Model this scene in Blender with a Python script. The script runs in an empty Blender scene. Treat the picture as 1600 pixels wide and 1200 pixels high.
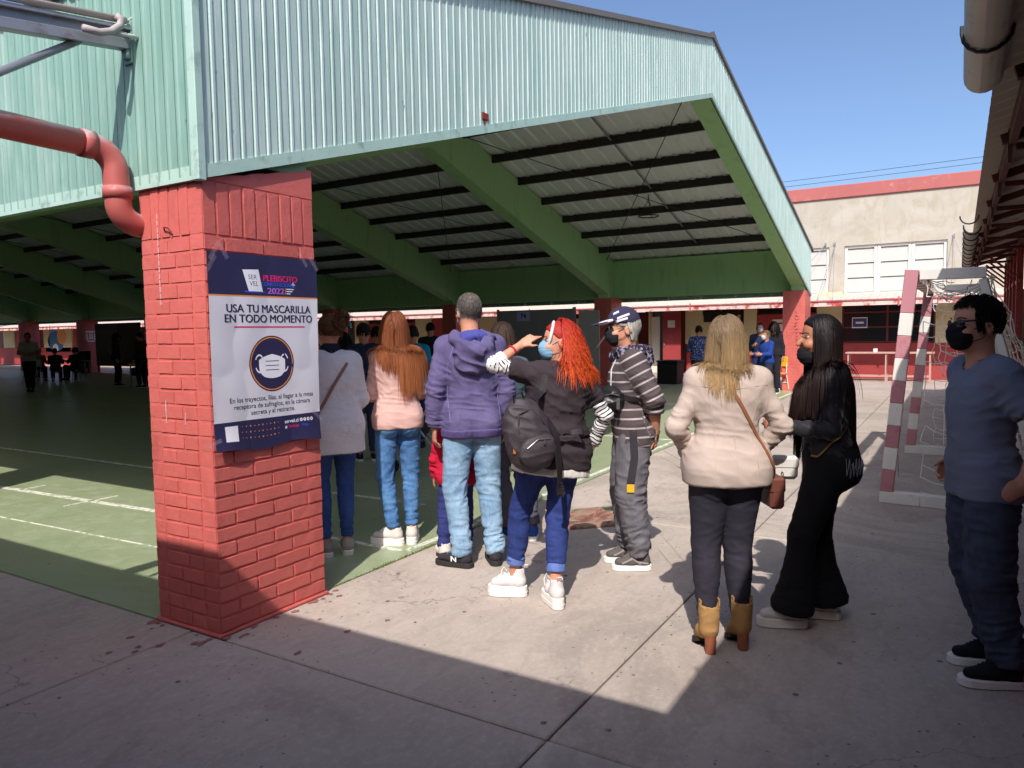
import bpy, bmesh, math, random
import numpy as np
from mathutils import Vector, Matrix, Euler
random.seed(7); np.random.seed(7)
RNG = np.random.RandomState(11)
S = bpy.context.scene
COL = S.collection

# ------------------------------------------------------------------ camera
CAM = Vector((-2.382, -3.224, 1.55))
cd = bpy.data.cameras.new('camera'); cam = bpy.data.objects.new('camera', cd); COL.objects.link(cam)
_r = Vector((0.51742, -0.85558, -0.01596)); _d = Vector((-0.06801, -0.02252, -0.99743)); _f = Vector((0.85302, 0.51718, -0.06984))
m = Matrix(((_r.x, -_d.x, -_f.x), (_r.y, -_d.y, -_f.y), (_r.z, -_d.z, -_f.z))).to_4x4(); m.translation = CAM
cam.matrix_world = m
cd.sensor_width = 36; cd.lens = 1154.26/1600*36; cd.clip_start = 0.05; cd.clip_end = 2000
S.camera = cam

# ------------------------------------------------------------------ light
SUN = Vector((0.89, 0.35, -1.0)).normalized()          # the way the light travels
w = bpy.data.worlds.new('World'); S.world = w; w.use_nodes = True
nt = w.node_tree; bg = nt.nodes['Background']
sky = nt.nodes.new('ShaderNodeTexSky'); sky.sky_type = 'NISHITA'; sky.sun_disc = False
sky.sun_elevation = math.asin(-SUN.z); sky.sun_rotation = math.atan2(-SUN.x, -SUN.y)
sky.altitude = 0; sky.air_density = 0.75; sky.dust_density = 2.7; sky.ozone_density = 4.0
nt.links.new(sky.outputs[0], bg.inputs[0]); bg.inputs[1].default_value = 0.10
sd = bpy.data.lights.new('sun', 'SUN'); so = bpy.data.objects.new('sun', sd); COL.objects.link(so)
sd.energy = 2.4; sd.angle = math.radians(0.53); sd.color = (1.0, 0.95, 0.90)
so.rotation_euler = SUN.to_track_quat('-Z', 'Y').to_euler(); so.location = (-8, -4, 12)
vs = S.view_settings; vs.view_transform = 'Standard'; vs.look = 'None'; vs.exposure = 1.08; vs.gamma = 1; vs.use_curve_mapping = False
S.cycles.max_bounces = 10; S.cycles.diffuse_bounces = 7; S.cycles.use_denoising = True

# ------------------------------------------------------------------ materials
def lin(h):
    h = h.lstrip('#'); o = []
    for i in (0, 2, 4):
        c = int(h[i:i+2], 16)/255; o.append(c/12.92 if c <= .04045 else ((c+.055)/1.055)**2.4)
    return tuple(o)
class NB:
    def __init__(s, name):
        s.m = bpy.data.materials.new(name); s.m.use_nodes = True; s.t = s.m.node_tree; s.n = s.t.nodes; s.l = s.t.links
        s.b = s.n['Principled BSDF']
        g = s.n.new('ShaderNodeNewGeometry'); s.pos = g.outputs['Position']; s.geo = g
    def node(s, t, **k):
        n = s.n.new(t)
        for a, b in k.items(): setattr(n, a, b)
        return n
    def vec(s, scale, src=None):
        n = s.node('ShaderNodeMapping'); s.l.new(src or s.pos, n.inputs[0])
        n.inputs['Scale'].default_value = scale if hasattr(scale, '__len__') else (scale,)*3
        return n.outputs[0]
    def noise(s, scale, detail=4, rough=.6, dist=0, src=None):
        n = s.node('ShaderNodeTexNoise'); s.l.new(s.vec(scale, src), n.inputs['Vector'])
        n.inputs['Scale'].default_value = 1; n.inputs['Detail'].default_value = detail; n.inputs['Roughness'].default_value = rough; n.inputs['Distortion'].default_value = dist
        return n.outputs['Fac']
    def ramp(s, fac, a, b, ca=(0, 0, 0), cb=(1, 1, 1)):
        n = s.node('ShaderNodeValToRGB'); s.l.new(fac, n.inputs[0]); e = n.color_ramp.elements
        e[0].position = a; e[1].position = b; e[0].color = (*ca, 1); e[1].color = (*cb, 1)
        return n.outputs[0]
    def mix(s, fac, a, b, mode='MIX'):
        n = s.node('ShaderNodeMix', data_type='RGBA', blend_type=mode)
        for sock, v in ((n.inputs[0], fac), (n.inputs[6], a), (n.inputs[7], b)):
            if hasattr(v, 'is_linked') or isinstance(v, bpy.types.NodeSocket): s.l.new(v, sock)
            elif isinstance(v, (int, float)): sock.default_value = v
            else: sock.default_value = (*v, 1)
        return n.outputs[2]
    def math(s, op, a, b=None, c=None):
        n = s.node('ShaderNodeMath', operation=op)
        for i, v in enumerate((a, b, c)):
            if v is None: continue
            if isinstance(v, bpy.types.NodeSocket): s.l.new(v, n.inputs[i])
            else: n.inputs[i].default_value = v
        return n.outputs[0]
    def attr(s, name):
        n = s.node('ShaderNodeAttribute', attribute_name=name); return n
    def bump(s, h, strength, dist=.01):
        n = s.node('ShaderNodeBump'); s.l.new(h, n.inputs['Height']); n.inputs['Strength'].default_value = strength; n.inputs['Distance'].default_value = dist
        prev = s.b.inputs['Normal'].links
        if prev: s.l.new(prev[0].from_socket, n.inputs['Normal'])
        s.l.new(n.outputs[0], s.b.inputs['Normal'])
    def out(s, col, rough=.7, metal=0, spec=.4):
        if isinstance(col, bpy.types.NodeSocket): s.l.new(col, s.b.inputs['Base Color'])
        else: s.b.inputs['Base Color'].default_value = (*col, 1)
        if isinstance(rough, bpy.types.NodeSocket): s.l.new(rough, s.b.inputs['Roughness'])
        else: s.b.inputs['Roughness'].default_value = rough
        s.b.inputs['Metallic'].default_value = metal; s.b.inputs['Specular IOR Level'].default_value = spec
        return s.m
def sc(c, k): return tuple(min(1, x*k) for x in c)
def simple(name, hexc, rough=.7, var=.18, scale=4, bump=.15, bscale=60, metal=0, dirt=None, dirt_at=(.55, .75), streak=None, spec=.4, rnd=0, bdist=.004):
    b = NB(name); c = lin(hexc) if isinstance(hexc, str) else hexc
    col = b.mix(b.noise(scale if not streak else streak, 5), sc(c, 1-var), sc(c, 1+var))
    if rnd:
        oi = b.node('ShaderNodeObjectInfo'); col = b.mix(b.math('MULTIPLY', oi.outputs['Random'], rnd), col, sc(c, .45))
    if dirt:
        d = lin(dirt) if isinstance(dirt, str) else dirt
        col = b.mix(b.ramp(b.noise(streak or scale*2.3, 6, .65), *dirt_at), col, d)
    if bump: b.bump(b.noise(bscale, 4), bump, bdist)
    return b.out(col, rough, metal, spec)

def concrete():
    b = NB('concrete')
    n1 = b.noise(.9, 6, .6); n2 = b.noise((4.5, 10, 4), 8, .74, 1.0); n3 = b.noise(28, 5, .7)
    base = b.mix(b.ramp(n1, .25, .75), lin('ab9d92'), lin('bfb1a6')); oi = b.node('ShaderNodeObjectInfo'); base = b.mix(b.math('MULTIPLY', oi.outputs['Random'], .35), base, lin('95887d')); base = b.mix(b.math('MULTIPLY', b.ramp(b.noise(.45, 6, .7, 1.5), .52, .6), .4), base, lin('857a71'))
    base = b.mix(b.math('MULTIPLY', b.ramp(n2, .44, .72), .5), base, lin('91857a'))
    base = b.mix(b.math('MULTIPLY', b.ramp(n3, .5, .72), .32), base, lin('cdc2b6'))
    # dark spots and worn pits
    v = b.node('ShaderNodeTexVoronoi', feature='F1'); b.l.new(b.vec(5.2), v.inputs['Vector']); v.inputs['Scale'].default_value = 1
    nd = b.math('ADD', v.outputs['Distance'], b.math('MULTIPLY', b.noise(40, 3), .09))
    spot = b.ramp(nd, .105, .125, (1, 1, 1), (0, 0, 0))
    gate = b.ramp(b.node('ShaderNodeTexWhiteNoise').outputs[0], .0, 1.0)
    wn = b.node('ShaderNodeTexWhiteNoise'); b.l.new(v.outputs['Position'], wn.inputs['Vector'])
    spot = b.math('MULTIPLY', spot, b.math('GREATER_THAN', wn.outputs[0], .5))
    base = b.mix(b.math('MULTIPLY', spot, .75), base, lin('3b3836'))
    v2 = b.node('ShaderNodeTexVoronoi', feature='F1'); b.l.new(b.vec(17), v2.inputs['Vector']); v2.inputs['Scale'].default_value = 1
    nd2 = b.math('ADD', v2.outputs['Distance'], b.math('MULTIPLY', b.noise(90, 3), .16))
    pit = b.math('MULTIPLY', b.ramp(nd2, .16, .21, (1, 1, 1), (0, 0, 0)), b.ramp(b.noise(1.3, 3), .44, .56))
    base = b.mix(b.math('MULTIPLY', pit, .8), base, lin('4a4541'))
    pale = b.math('MULTIPLY', b.ramp(b.noise((6, 14, 6), 7, .75, 2.0), .60, .70), b.ramp(b.noise(.8, 3), .42, .6))
    base = b.mix(b.math('MULTIPLY', pale, .45), base, lin('d6cdc2'))
    cr = b.node('ShaderNodeTexVoronoi', feature='DISTANCE_TO_EDGE'); wv = b.node('ShaderNodeVectorMath', operation='MULTIPLY_ADD'); nn = b.node('ShaderNodeTexNoise'); b.l.new(b.vec(1.6), nn.inputs['Vector']); nn.inputs['Scale'].default_value = 1; nn.inputs['Detail'].default_value = 6
    b.l.new(nn.outputs['Color'], wv.inputs[0]); wv.inputs[1].default_value = (1.1, 1.1, 1.1); b.l.new(b.vec(.38), wv.inputs[2]); b.l.new(wv.outputs[0], cr.inputs['Vector']); cr.inputs['Scale'].default_value = 1
    ck = b.math('MULTIPLY', b.ramp(cr.outputs['Distance'], .0015, .005, (1, 1, 1), (0, 0, 0)), b.ramp(b.noise(.7, 3), .50, .56)); base = b.mix(b.math('MULTIPLY', ck, .6), base, lin('57504a'))
    fl = b.math('MULTIPLY', b.ramp(b.noise((9, 22, 9), 6, .8, 2.5), .62, .68), b.ramp(b.noise(.6, 3), .45, .55)); base = b.mix(b.math('MULTIPLY', fl, .5), base, lin('7f756c'))
    b.bump(n3, .2, .003); b.bump(n2, .25, .006)
    return b.out(base, .82, 0, .3)
def court():
    b = NB('court_paint')
    n = b.noise(1.4, 6, .65); n2 = b.noise(7, 6, .7, .6)
    c = b.mix(b.ramp(n, .3, .7), lin('8d9a74'), lin('9ca684'))
    c = b.mix(b.ramp(n2, .5, .75), c, lin('a6ab92'))
    c = b.mix(b.ramp(b.noise(22, 5, .7), .64, .72), c, lin('5d6855'))
    b.bump(b.noise((3.0, 2.2, 3), 5, .6), .22, .010); b.bump(b.noise(60, 3), .12, .003)
    r = b.ramp(n2, .3, .8, (.26,)*3, (.5,)*3)
    return b.out(c, r, 0, .5)
def line_paint():
    b = NB('worn_line_paint')
    c = b.mix(b.ramp(b.noise(14, 6, .7), .47, .6), lin('e2ddd2'), lin('98a588')); b.bump(b.noise(60), .1, .002)
    return b.out(c, .6)
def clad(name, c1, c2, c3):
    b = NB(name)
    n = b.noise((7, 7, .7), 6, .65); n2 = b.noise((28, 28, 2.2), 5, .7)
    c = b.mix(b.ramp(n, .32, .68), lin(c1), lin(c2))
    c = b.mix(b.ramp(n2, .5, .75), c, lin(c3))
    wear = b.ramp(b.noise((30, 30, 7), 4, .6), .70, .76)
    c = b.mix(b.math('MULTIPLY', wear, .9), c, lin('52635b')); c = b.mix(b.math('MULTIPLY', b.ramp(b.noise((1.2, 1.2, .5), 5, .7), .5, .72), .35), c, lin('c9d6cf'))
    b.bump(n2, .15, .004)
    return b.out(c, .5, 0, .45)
def brickpaint():
    b = NB('red_brick_paint')
    oi = b.node('ShaderNodeObjectInfo')
    c = b.mix(b.noise(5, 5), lin('c4625a'), lin('d36e66'))
    c = b.mix(b.math('MULTIPLY', oi.outputs['Random'], .4), c, lin('b45850'))
    c = b.mix(b.math('MULTIPLY', b.ramp(b.noise((16, 16, 30), 6, .75), .62, .72), .5), c, lin('c0625a'))
    c = b.mix(b.math('MULTIPLY', b.ramp(b.noise((21, 21, 21), 5, .7), .70, .74), .8), c, lin('cbb8ad')); c = b.mix(b.math('MULTIPLY', b.ramp(b.noise((2.2, 2.2, 1.4), 6, .75, 1), .5, .7), .45), c, lin('96453f')); c = b.mix(b.math('MULTIPLY', b.ramp(b.noise((7, 7, 9), 6, .75), .6, .68), .5), c, lin('c07a70'))
    b.bump(b.noise(34, 6, .7), .55, .006); b.bump(b.noise(150, 3), .25, .002)
    return b.out(c, .55, 0, .35)
def stucco():
    b = NB('cream_stucco')
    n = b.noise((.5, .9, 1.3), 6, .7, .6)
    c = b.mix(b.ramp(n, .35, .65), lin('aba395'), lin('b9b3a6'))
    c = b.mix(b.math('MULTIPLY', b.ramp(b.noise((.4, 1.6, .7), 6, .7, 1.5), .5, .62), .5), c, lin('a59884'))
    c = b.mix(b.math('MULTIPLY', b.ramp(b.noise((3, 6, 1.0), 6, .7), .58, .72), .5), c, lin('958b7c'))
    b.bump(b.noise(18, 6, .7), .25, .01)
    return b.out(c, .9, 0, .2)

MT = {}
MT['concrete'] = concrete(); MT['court'] = court(); MT['line'] = line_paint()
MT['joint'] = simple('joint_dirt', '3a3530', .95)
MT['earth'] = simple('far_ground', '8d8175', .95, scale=.4)
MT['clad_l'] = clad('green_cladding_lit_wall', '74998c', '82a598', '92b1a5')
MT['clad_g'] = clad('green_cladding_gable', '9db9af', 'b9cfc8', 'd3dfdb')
MT['trim'] = simple('pale_green_trim', 'a9c6ba', .55, dirt='7c9088')
MT['brick'] = brickpaint()
MT['redpaint'] = simple('red_paint', 'bb5750', .6, dirt='c07068', dirt_at=(.6, .75))
MT['green'] = simple('green_beam_paint', '9cc890', .55, var=.12, streak=(4, 4, .9), dirt='83b279', dirt_at=(.52, .74))
MT['roofin'] = simple('grey_roof_sheet', 'dfe4e8', .5, var=.1, streak=(2, 8, 2), dirt='c3c2be')
MT['roofout'] = simple('roof_outside', '6f6c68', .6)
MT['purlin'] = simple('dark_purlin', '2c2725', .6)
MT['steel'] = simple('galvanised_steel', '9a9aa2', .45, metal=.5, dirt='7d6d66')
MT['cable'] = simple('dark_cable', '262626', .6)
MT['stucco'] = stucco()
MT['wain'] = simple('red_wainscot', '9c3b3a', .6, scale=2, dirt='7e2e2e')
MT['band'] = simple('parapet_red', 'a9605c', .75, scale=1.5, dirt='b8827a', dirt_at=(.58, .72))
MT['maroon'] = simple('maroon_frame', '6a2a28', .55)
MT['cream'] = simple('cream_panel', 'cdc399', .75, scale=1.2, dirt='b0a378')
MT['panewhite'] = simple('painted_pane', 'b9b9b2', .5, var=.06, scale=2)
MT['white'] = simple('white_paint', 'dedad2', .55, var=.06)
MT['grey'] = simple('grey_panel', '85868a', .6, var=.08)
MT['tile'] = simple('clay_tile', '6b4436', .85, rnd=.5, dirt='3d2c27')
MT['rust'] = simple('rust_brown_steel', '5a2b22', .7, dirt='3a221d')
MT['soffit'] = simple('soffit_sheet', 'b9ac9d', .75, streak=(1.2, 6, 6), dirt='93887b')
MT['guttr'] = simple('gutter_zinc', 'b3aba0', .5, dirt='8d8378')
MT['wood'] = simple('weathered_wood', '8a6a4c', .8, streak=(2, 20, 20), dirt='5c4431')
MT['yellow'] = simple('yellow_plastic', 'e2a82a', .4, var=.05)
MT['black'] = simple('black_plastic', '1b1b1d', .5)
MT['awn'] = simple('awning_sheet', 'c3b2a6', .8, streak=(2, 9, 2), dirt='a38f86')
MT['awnw'] = simple('awning_edge', 'd8b9b0', .7, dirt='b4453f', dirt_at=(.5, .6), scale=1.4)
def glass():
    b = NB('dark_glass'); b.b.inputs['Specular IOR Level'].default_value = .5
    return b.out(lin('1d1f24'), .12, 0, .5)
MT['glass'] = glass()
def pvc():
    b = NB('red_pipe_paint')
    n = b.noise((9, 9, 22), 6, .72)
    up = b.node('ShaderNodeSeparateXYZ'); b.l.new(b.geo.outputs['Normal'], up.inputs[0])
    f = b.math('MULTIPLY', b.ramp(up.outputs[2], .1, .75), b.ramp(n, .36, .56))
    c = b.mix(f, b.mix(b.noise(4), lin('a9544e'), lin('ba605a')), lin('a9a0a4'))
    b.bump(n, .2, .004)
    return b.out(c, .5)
MT['pipe'] = pvc()

# ------------------------------------------------------------------ mesh helpers
class MB:
    def __init__(s): s.v = []; s.f = []; s.mi = []; s.cur = 0
    def add(s, vs, fs):
        o = len(s.v); s.v += [tuple(p) for p in vs]; s.f += [tuple(i+o for i in f) for f in fs]; s.mi += [s.cur]*len(fs); return s
    def box(s, a, b):
        (x0, y0, z0), (x1, y1, z1) = a, b
        return s.add([(x0, y0, z0), (x1, y0, z0), (x1, y1, z0), (x0, y1, z0), (x0, y0, z1), (x1, y0, z1), (x1, y1, z1), (x0, y1, z1)],
                     [(3, 2, 1, 0), (4, 5, 6, 7), (0, 1, 5, 4), (1, 2, 6, 5), (2, 3, 7, 6), (3, 0, 4, 7)])
    def bar(s, p, q, wd, ht, up=(0, 0, 1)):
        p, q = Vector(p), Vector(q); d = (q-p).normalized(); u = Vector(up)
        if abs(d.dot(u)) > .99: u = Vector((1, 0, 0))
        sd_ = d.cross(u).normalized(); u = sd_.cross(d)
        c = [(-1, -1), (1, -1), (1, 1), (-1, 1)]
        vs = [e+sd_*(i*wd/2)+u*(j*ht/2) for e in (p, q) for i, j in c]
        return s.add(vs, [(0, 1, 2, 3), (7, 6, 5, 4), (0, 4, 5, 1), (1, 5, 6, 2), (2, 6, 7, 3), (3, 7, 4, 0)])
    def tube(s, pts, r, n=8, cap=True, flat=1.0):
        pts = [Vector(p) for p in pts]; rs = r if hasattr(r, '__len__') else [r]*len(pts)
        d0 = (pts[1]-pts[0]).normalized(); u = d0.orthogonal().normalized(); vs = []; k = len(pts)
        for i, p in enumerate(pts):
            d = ((pts[min(i+1, k-1)]-pts[i]).normalized()+(pts[i]-pts[max(i-1, 0)]).normalized())
            d = d.normalized() if d.length > 1e-6 else d0
            u = (u-d*u.dot(d)); u = u.normalized() if u.length > 1e-5 else d.orthogonal().normalized(); v = d.cross(u)
            for j in range(n):
                a = 2*math.pi*j/n; vs.append(p+u*(math.cos(a)*rs[i])+v*(math.sin(a)*rs[i]*flat))
        fs = [(i*n+j, i*n+(j+1) % n, (i+1)*n+(j+1) % n, (i+1)*n+j) for i in range(k-1) for j in range(n)]
        if cap: fs += [tuple(range(n-1, -1, -1)), tuple((k-1)*n+j for j in range(n))]
        return s.add(vs, fs)
    def prism(s, poly, h0, h1, axis='z'):
        """polygon extruded: axis z -> poly (x,y); y -> poly (x,z); x -> poly (y,z)"""
        n = len(poly)
        P = {'z': lambda a, b, h: (a, b, h), 'y': lambda a, b, h: (a, h, b), 'x': lambda a, b, h: (h, a, b)}[axis]
        vs = [P(a, b, h0) for a, b in poly]+[P(a, b, h1) for a, b in poly]
        fs = [tuple(range(n-1, -1, -1)), tuple(range(n, 2*n))]+[(i, (i+1) % n, n+(i+1) % n, n+i) for i in range(n)]
        return s.add(vs, fs)
    def mesh(s, name, mats, smooth=False, bevel=0, fix=True):
        me = bpy.data.meshes.new(name); me.from_pydata(s.v, [], s.f)
        for mm in (mats if isinstance(mats, (list, tuple)) else [mats]): me.materials.append(mm)
        if len(me.materials) > 1: me.polygons.foreach_set('material_index', s.mi)
        if bevel or fix:
            bm = bmesh.new(); bm.from_mesh(me)
            if fix: bmesh.ops.recalc_face_normals(bm, faces=bm.faces)
            if bevel: bmesh.ops.bevel(bm, geom=bm.edges[:], offset=bevel, segments=1, affect='EDGES', clamp_overlap=True)
            bm.to_mesh(me); bm.free()
        if smooth: me.polygons.foreach_set('use_smooth', [True]*len(me.polygons))
        me.update(); return me
    def obj(s, name, mats, parent=None, smooth=False, bevel=0, loc=None):
        return link(name, s.mesh(name, mats, smooth, bevel), parent, loc)
def link(name, me, parent=None, loc=None, rot=None):
    o = bpy.data.objects.new(name, me); COL.objects.link(o)
    if parent: o.parent = parent
    if loc is not None: o.location = loc
    if rot is not None: o.rotation_euler = rot
    return o
def thing(name, label, cat, loc=(0, 0, 0), rz=0, group=None):
    o = bpy.data.objects.new(name, None); COL.objects.link(o); o.location = loc; o.rotation_euler = (0, 0, rz); o.empty_display_size = .1
    return tag(o, label, cat, group)
def tag(o, label, cat, group=None):
    o['label'] = label; o['category'] = cat
    if group: o['group'] = group
    return o
def struct(o): o['kind'] = 'structure'; return o
def stuff(o): o['kind'] = 'stuff'; return o
def text_mesh(txt, size, align='CENTER', extrude=0, bold=0.0, sx=1.0):
    cu = bpy.data.curves.new('t', 'FONT'); cu.body = txt; cu.size = size; cu.align_x = align; cu.offset = bold*size; cu.extrude = extrude; cu.resolution_u = 6
    ob = bpy.data.objects.new('t', cu); COL.objects.link(ob)
    bpy.context.view_layer.update()
    me = bpy.data.meshes.new_from_object(ob.evaluated_get(bpy.context.evaluated_depsgraph_get()))
    bpy.data.objects.remove(ob); bpy.data.curves.remove(cu)
    for v in me.vertices: v.co.x *= sx
    return me
# ------------------------------------------------------------------ ground
g = MB(); g.box((-60, -60, -.35), (120, 120, -.06)); struct(g.obj('ground', MT['earth']))
pav = struct(bpy.data.objects.new('pavement', None)); COL.objects.link(pav)
SLABS = {}
def slab(x0, x1, y0, y1, top=0):
    k = (round(x1-x0, 2), round(y1-y0, 2))
    if k not in SLABS:
        mb = MB(); mb.box((0, 0, -.058), (k[0], k[1], 0)); SLABS[k] = mb.mesh('slab', MT['concrete'], bevel=.006)
    link('slab', SLABS[k], pav, (x0, y0, top))
gp_ = .010
XS = [-9.6, -6.4, -3.2, 0.0, 3.2, 6.4, 9.6, 12.8, 16.0, 19.2, 22.0]
for i in range(10):
    for y0, y1 in ((-8.3, -6.17), (-6.17, -4.04), (-4.04, -1.91), (-1.91, .22 if XS[i] < 0 else .045)):
        slab(XS[i]+gp_/2, XS[i+1]-gp_/2, y0+gp_/2, y1-gp_/2, RNG.uniform(-.003, 0))
for i in range(3):
    for j in range(20): slab(XS[i]+gp_/2, XS[i+1]-gp_/2, .22+j*2.13+gp_/2, .22+(j+1)*2.13-gp_/2, RNG.uniform(-.003, 0))
for j in range(22): slab(17.46, 21.99, .06+j*2.13+gp_/2, .06+(j+1)*2.13-gp_/2, RNG.uniform(-.003, 0))
mb = MB(); mb.box((.0, .05, -.055), (17.44, 47, .003)); struct(mb.obj('court_floor', MT['court']))
def mark(x0, y0, x1, y1, wd=.05, z=.007):
    mb = MB(); p, q = Vector((x0, y0)), Vector((x1, y1)); d = (q-p).normalized(); n = Vector((-d.y, d.x))*wd/2
    mb.prism([(p+n)[:], (q+n)[:], (q-n)[:], (p-n)[:]], .0035, z); struct(mb.obj('court_line', MT['line']))
mark(1.40, 5.6, 1.58, 2.0, .062); mark(1.40, 46, 1.395, 5.65, .062)
mark(.75, 40, .75, 4.0, .014); mark(.75, 3.97, .86, 1.5, .014)
mark(1.24, 3.86, 1.74, 3.84, .03); mark(1.42, 5.05, 1.68, 5.07, .03)
mark(1.66, .12, 17.2, .17, .055); mark(1.63, .16, 1.65, 1.2, .045); mark(2.84, .9, 2.85, 9.5, .05); mark(7.6, .2, 7.6, 40, .05); mark(12.5, .2, 12.5, 46, .05)
# strip of moss in the crack between court and pavement
mb = MB()
for i in range(900):
    x = RNG.uniform(.85, 3.2); a = RNG.uniform(0, 6.28); h = RNG.uniform(.006, .022)*(1 if 1.2 < x < 2 else .5); p = Vector((x, .047+RNG.normal(0, .006), 0))
    dx, dy = math.cos(a)*.004, math.sin(a)*.004
    mb.add([p+Vector((dx, dy, 0)), p-Vector((dx, dy, 0)), p+Vector((RNG.normal(0, .006), RNG.normal(0, .006), h))], [(0, 1, 2)])
stuff(mb.obj('moss', simple('moss', '66702f', .9)))
# red paint splashes round the pillar foot
mb = MB()
for i in range(10, 46):
    if i < 26: c = Vector((RNG.uniform(.0, .85), -abs(RNG.normal(.02, .05))-.01)); r = RNG.uniform(.005, .022)
    elif i < 36: c = Vector((-abs(RNG.normal(.02, .05))-.01, RNG.uniform(0, .55))); r = RNG.uniform(.006, .03)
    else: c = Vector((RNG.normal(.45, .25), RNG.normal(-.55, .12))) if i % 2 else Vector((RNG.normal(-.25, .1), RNG.normal(.3, .12))); r = RNG.uniform(.006, .022)
    n = 11; vs = [(c.x+math.cos(6.283*k/n)*r*RNG.uniform(.4, 1.3)*1.4, c.y+math.sin(6.283*k/n)*r*RNG.uniform(.4, 1.3), .0022) for k in range(n)]
    mb.add([(c.x, c.y, .003)]+vs, [(0, k+1, (k+1) % n+1) for k in range(n)])
stuff(mb.obj('paint_splashes', simple('dull_red_stain', '91605a', .8, var=.3, scale=20)))
# old board lying on the pavement
t = thing('old_board', 'old board with peeling brown and green paint lying flat on the concrete', 'board')
b_ = NB('peeling_board'); n_ = b_.noise((3, 9, 3), 6, .75, 1); c_ = b_.mix(b_.ramp(n_, .42, .52), lin('7a4a40'), lin('9b7a68')); c_ = b_.mix(b_.ramp(b_.noise(5, 5, .7), .58, .63), c_, lin('7b9470'))
b_.bump(n_, .4, .004); MT['board'] = b_.out(c_, .8)
q = [(3.22, -.39), (3.76, -.84), (3.08, -1.04), (2.55, -.50)]
for k in range(3):
    f0, f1 = k/3+.004, (k+1)/3-.004
    L = lambda a, b, f: (a[0]+(b[0]-a[0])*f, a[1]+(b[1]-a[1])*f)
    mb = MB(); mb.prism([L(q[0], q[3], f0), L(q[1], q[2], f0), L(q[1], q[2], f1), L(q[0], q[3], f1)], .0, .022); mb.obj('plank', MT['board'], t, bevel=.003)

# ------------------------------------------------------------------ pillars
BR = {}
def rough_box(mb, L, bev):
    me = mb.mesh('brick', MT['brick']); bm = bmesh.new(); bm.from_mesh(me)
    for ax in range(3):
        n = max(1, int(round(L[ax]/.055)))
        for q in range(1, n): bmesh.ops.bisect_plane(bm, geom=bm.verts[:]+bm.edges[:]+bm.faces[:], plane_co=[-L[i]/2+L[i]*q/n if i == ax else 0 for i in range(3)], plane_no=[1.0 if i == ax else 0 for i in range(3)])
    bmesh.ops.bevel(bm, geom=[e for e in bm.edges if e.calc_face_angle(0) > .5], offset=bev*.8, segments=2, affect='EDGES', clamp_overlap=True)
    for v in bm.verts: v.co += Vector((RNG.normal(0, .0006), RNG.normal(0, .0006), RNG.normal(0, .0006)))
    bm.to_mesh(me); bm.free(); return me
def brick_mesh(lx, ly, lz, bev=.006):
    k = (round(lx, 3), round(ly, 3), round(lz, 3))
    if k not in BR:
        mb = MB(); mb.box((-lx/2, -ly/2, -lz/2), (lx/2, ly/2, lz/2)); BR[k] = rough_box(mb, (lx, ly, lz), bev)
    return BR[k]
PX, PY, CH = .742, .52, .0785
def pillar_bricks(emit, right_top):
    """emit(lx,ly,lz,cx,cy,cz) for every brick of one pillar standing at the origin"""
    z = .02; c = 0; TH = .10; jt = .007
    while z+CH < 2.07:
        odd = c % 2
        def run(L, off):
            cuts = [0]; p = .25-off
            while p < L-.05: cuts.append(p); p += .25
            cuts.append(L); return [(cuts[i], cuts[i+1]) for i in range(len(cuts)-1)]
        off = .125 if odd else 0
        xa, xb = (0, PX); ya, yb = (TH, PY-TH)
        for a, b in run(xb-xa, off):
            for yc in (TH/2, PY-TH/2): emit(b-a-jt, TH, CH-jt, xa+(a+b)/2, yc, z+CH/2)
        for a, b in run(yb-ya+TH, .06 if odd else .125):
            aa, bb = max(a, .003), min(b, yb-ya-.003)
            if bb-aa < .03: continue
            for xc in (TH/2, PX-TH/2): emit(TH, bb-aa-(jt if bb < yb-ya-.01 else 0), CH-jt, xc, ya+(aa+bb)/2, z+CH/2)
        z += CH; c += 1
    n = 9
    for i in range(n):
        wd = PX/n; x = (i+.5)*wd; zt = 2.333
        for yc in (TH/2, PY-TH/2): emit(wd-jt, TH, zt-z-jt, x, yc, (zt+z)/2)
    for i in range(4):
        wd = (PY-2*TH)/4
        for xc in (TH/2, PX-TH/2): emit(TH, wd-jt, 2.333-z-jt, xc, TH+(i+.5)*wd, (2.333+z)/2)
def pillar_core():
    mb = MB(); e = .0055; mb.box((e, e, 0), (PX-e, PY-e, 2.34)); return mb
# near pillar: every brick its own part
t = thing('brick_pillar', 'red painted brick pillar carrying the mask poster, at the near corner of the green hall', 'pillar', group='brick pillars of the hall')
pillar_core().obj('core', MT['brick'], t)
mb = MB()
n = 14; top = []
for i in range(n+1):
    f = i/n; top.append((f*PX, 2.345+.155*f**1.1+RNG.uniform(-.004, .004)))
mb.prism([(0.002, 2.330)]+[(PX, 2.330)]+top[::-1], .002, PY-.002, 'y'); mb.obj('mortar_cap', MT['brick'], t, bevel=.004)
mb = MB(); mb.box((-.012, -.014, 0), (PX+.012, PY+.012, .018)); mb.obj('plinth', MT['brick'], t, bevel=.005)
def em(lx, ly, lz, cx, cy, cz):
    o = link('brick', brick_mesh(lx, ly, lz), t, (cx+RNG.uniform(-.0015, .0015), cy+RNG.uniform(-.0025, .0015), cz), (RNG.uniform(-.004, .004), RNG.uniform(-.004, .004), RNG.uniform(-.006, .006)))
pillar_bricks(em, 1)
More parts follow.
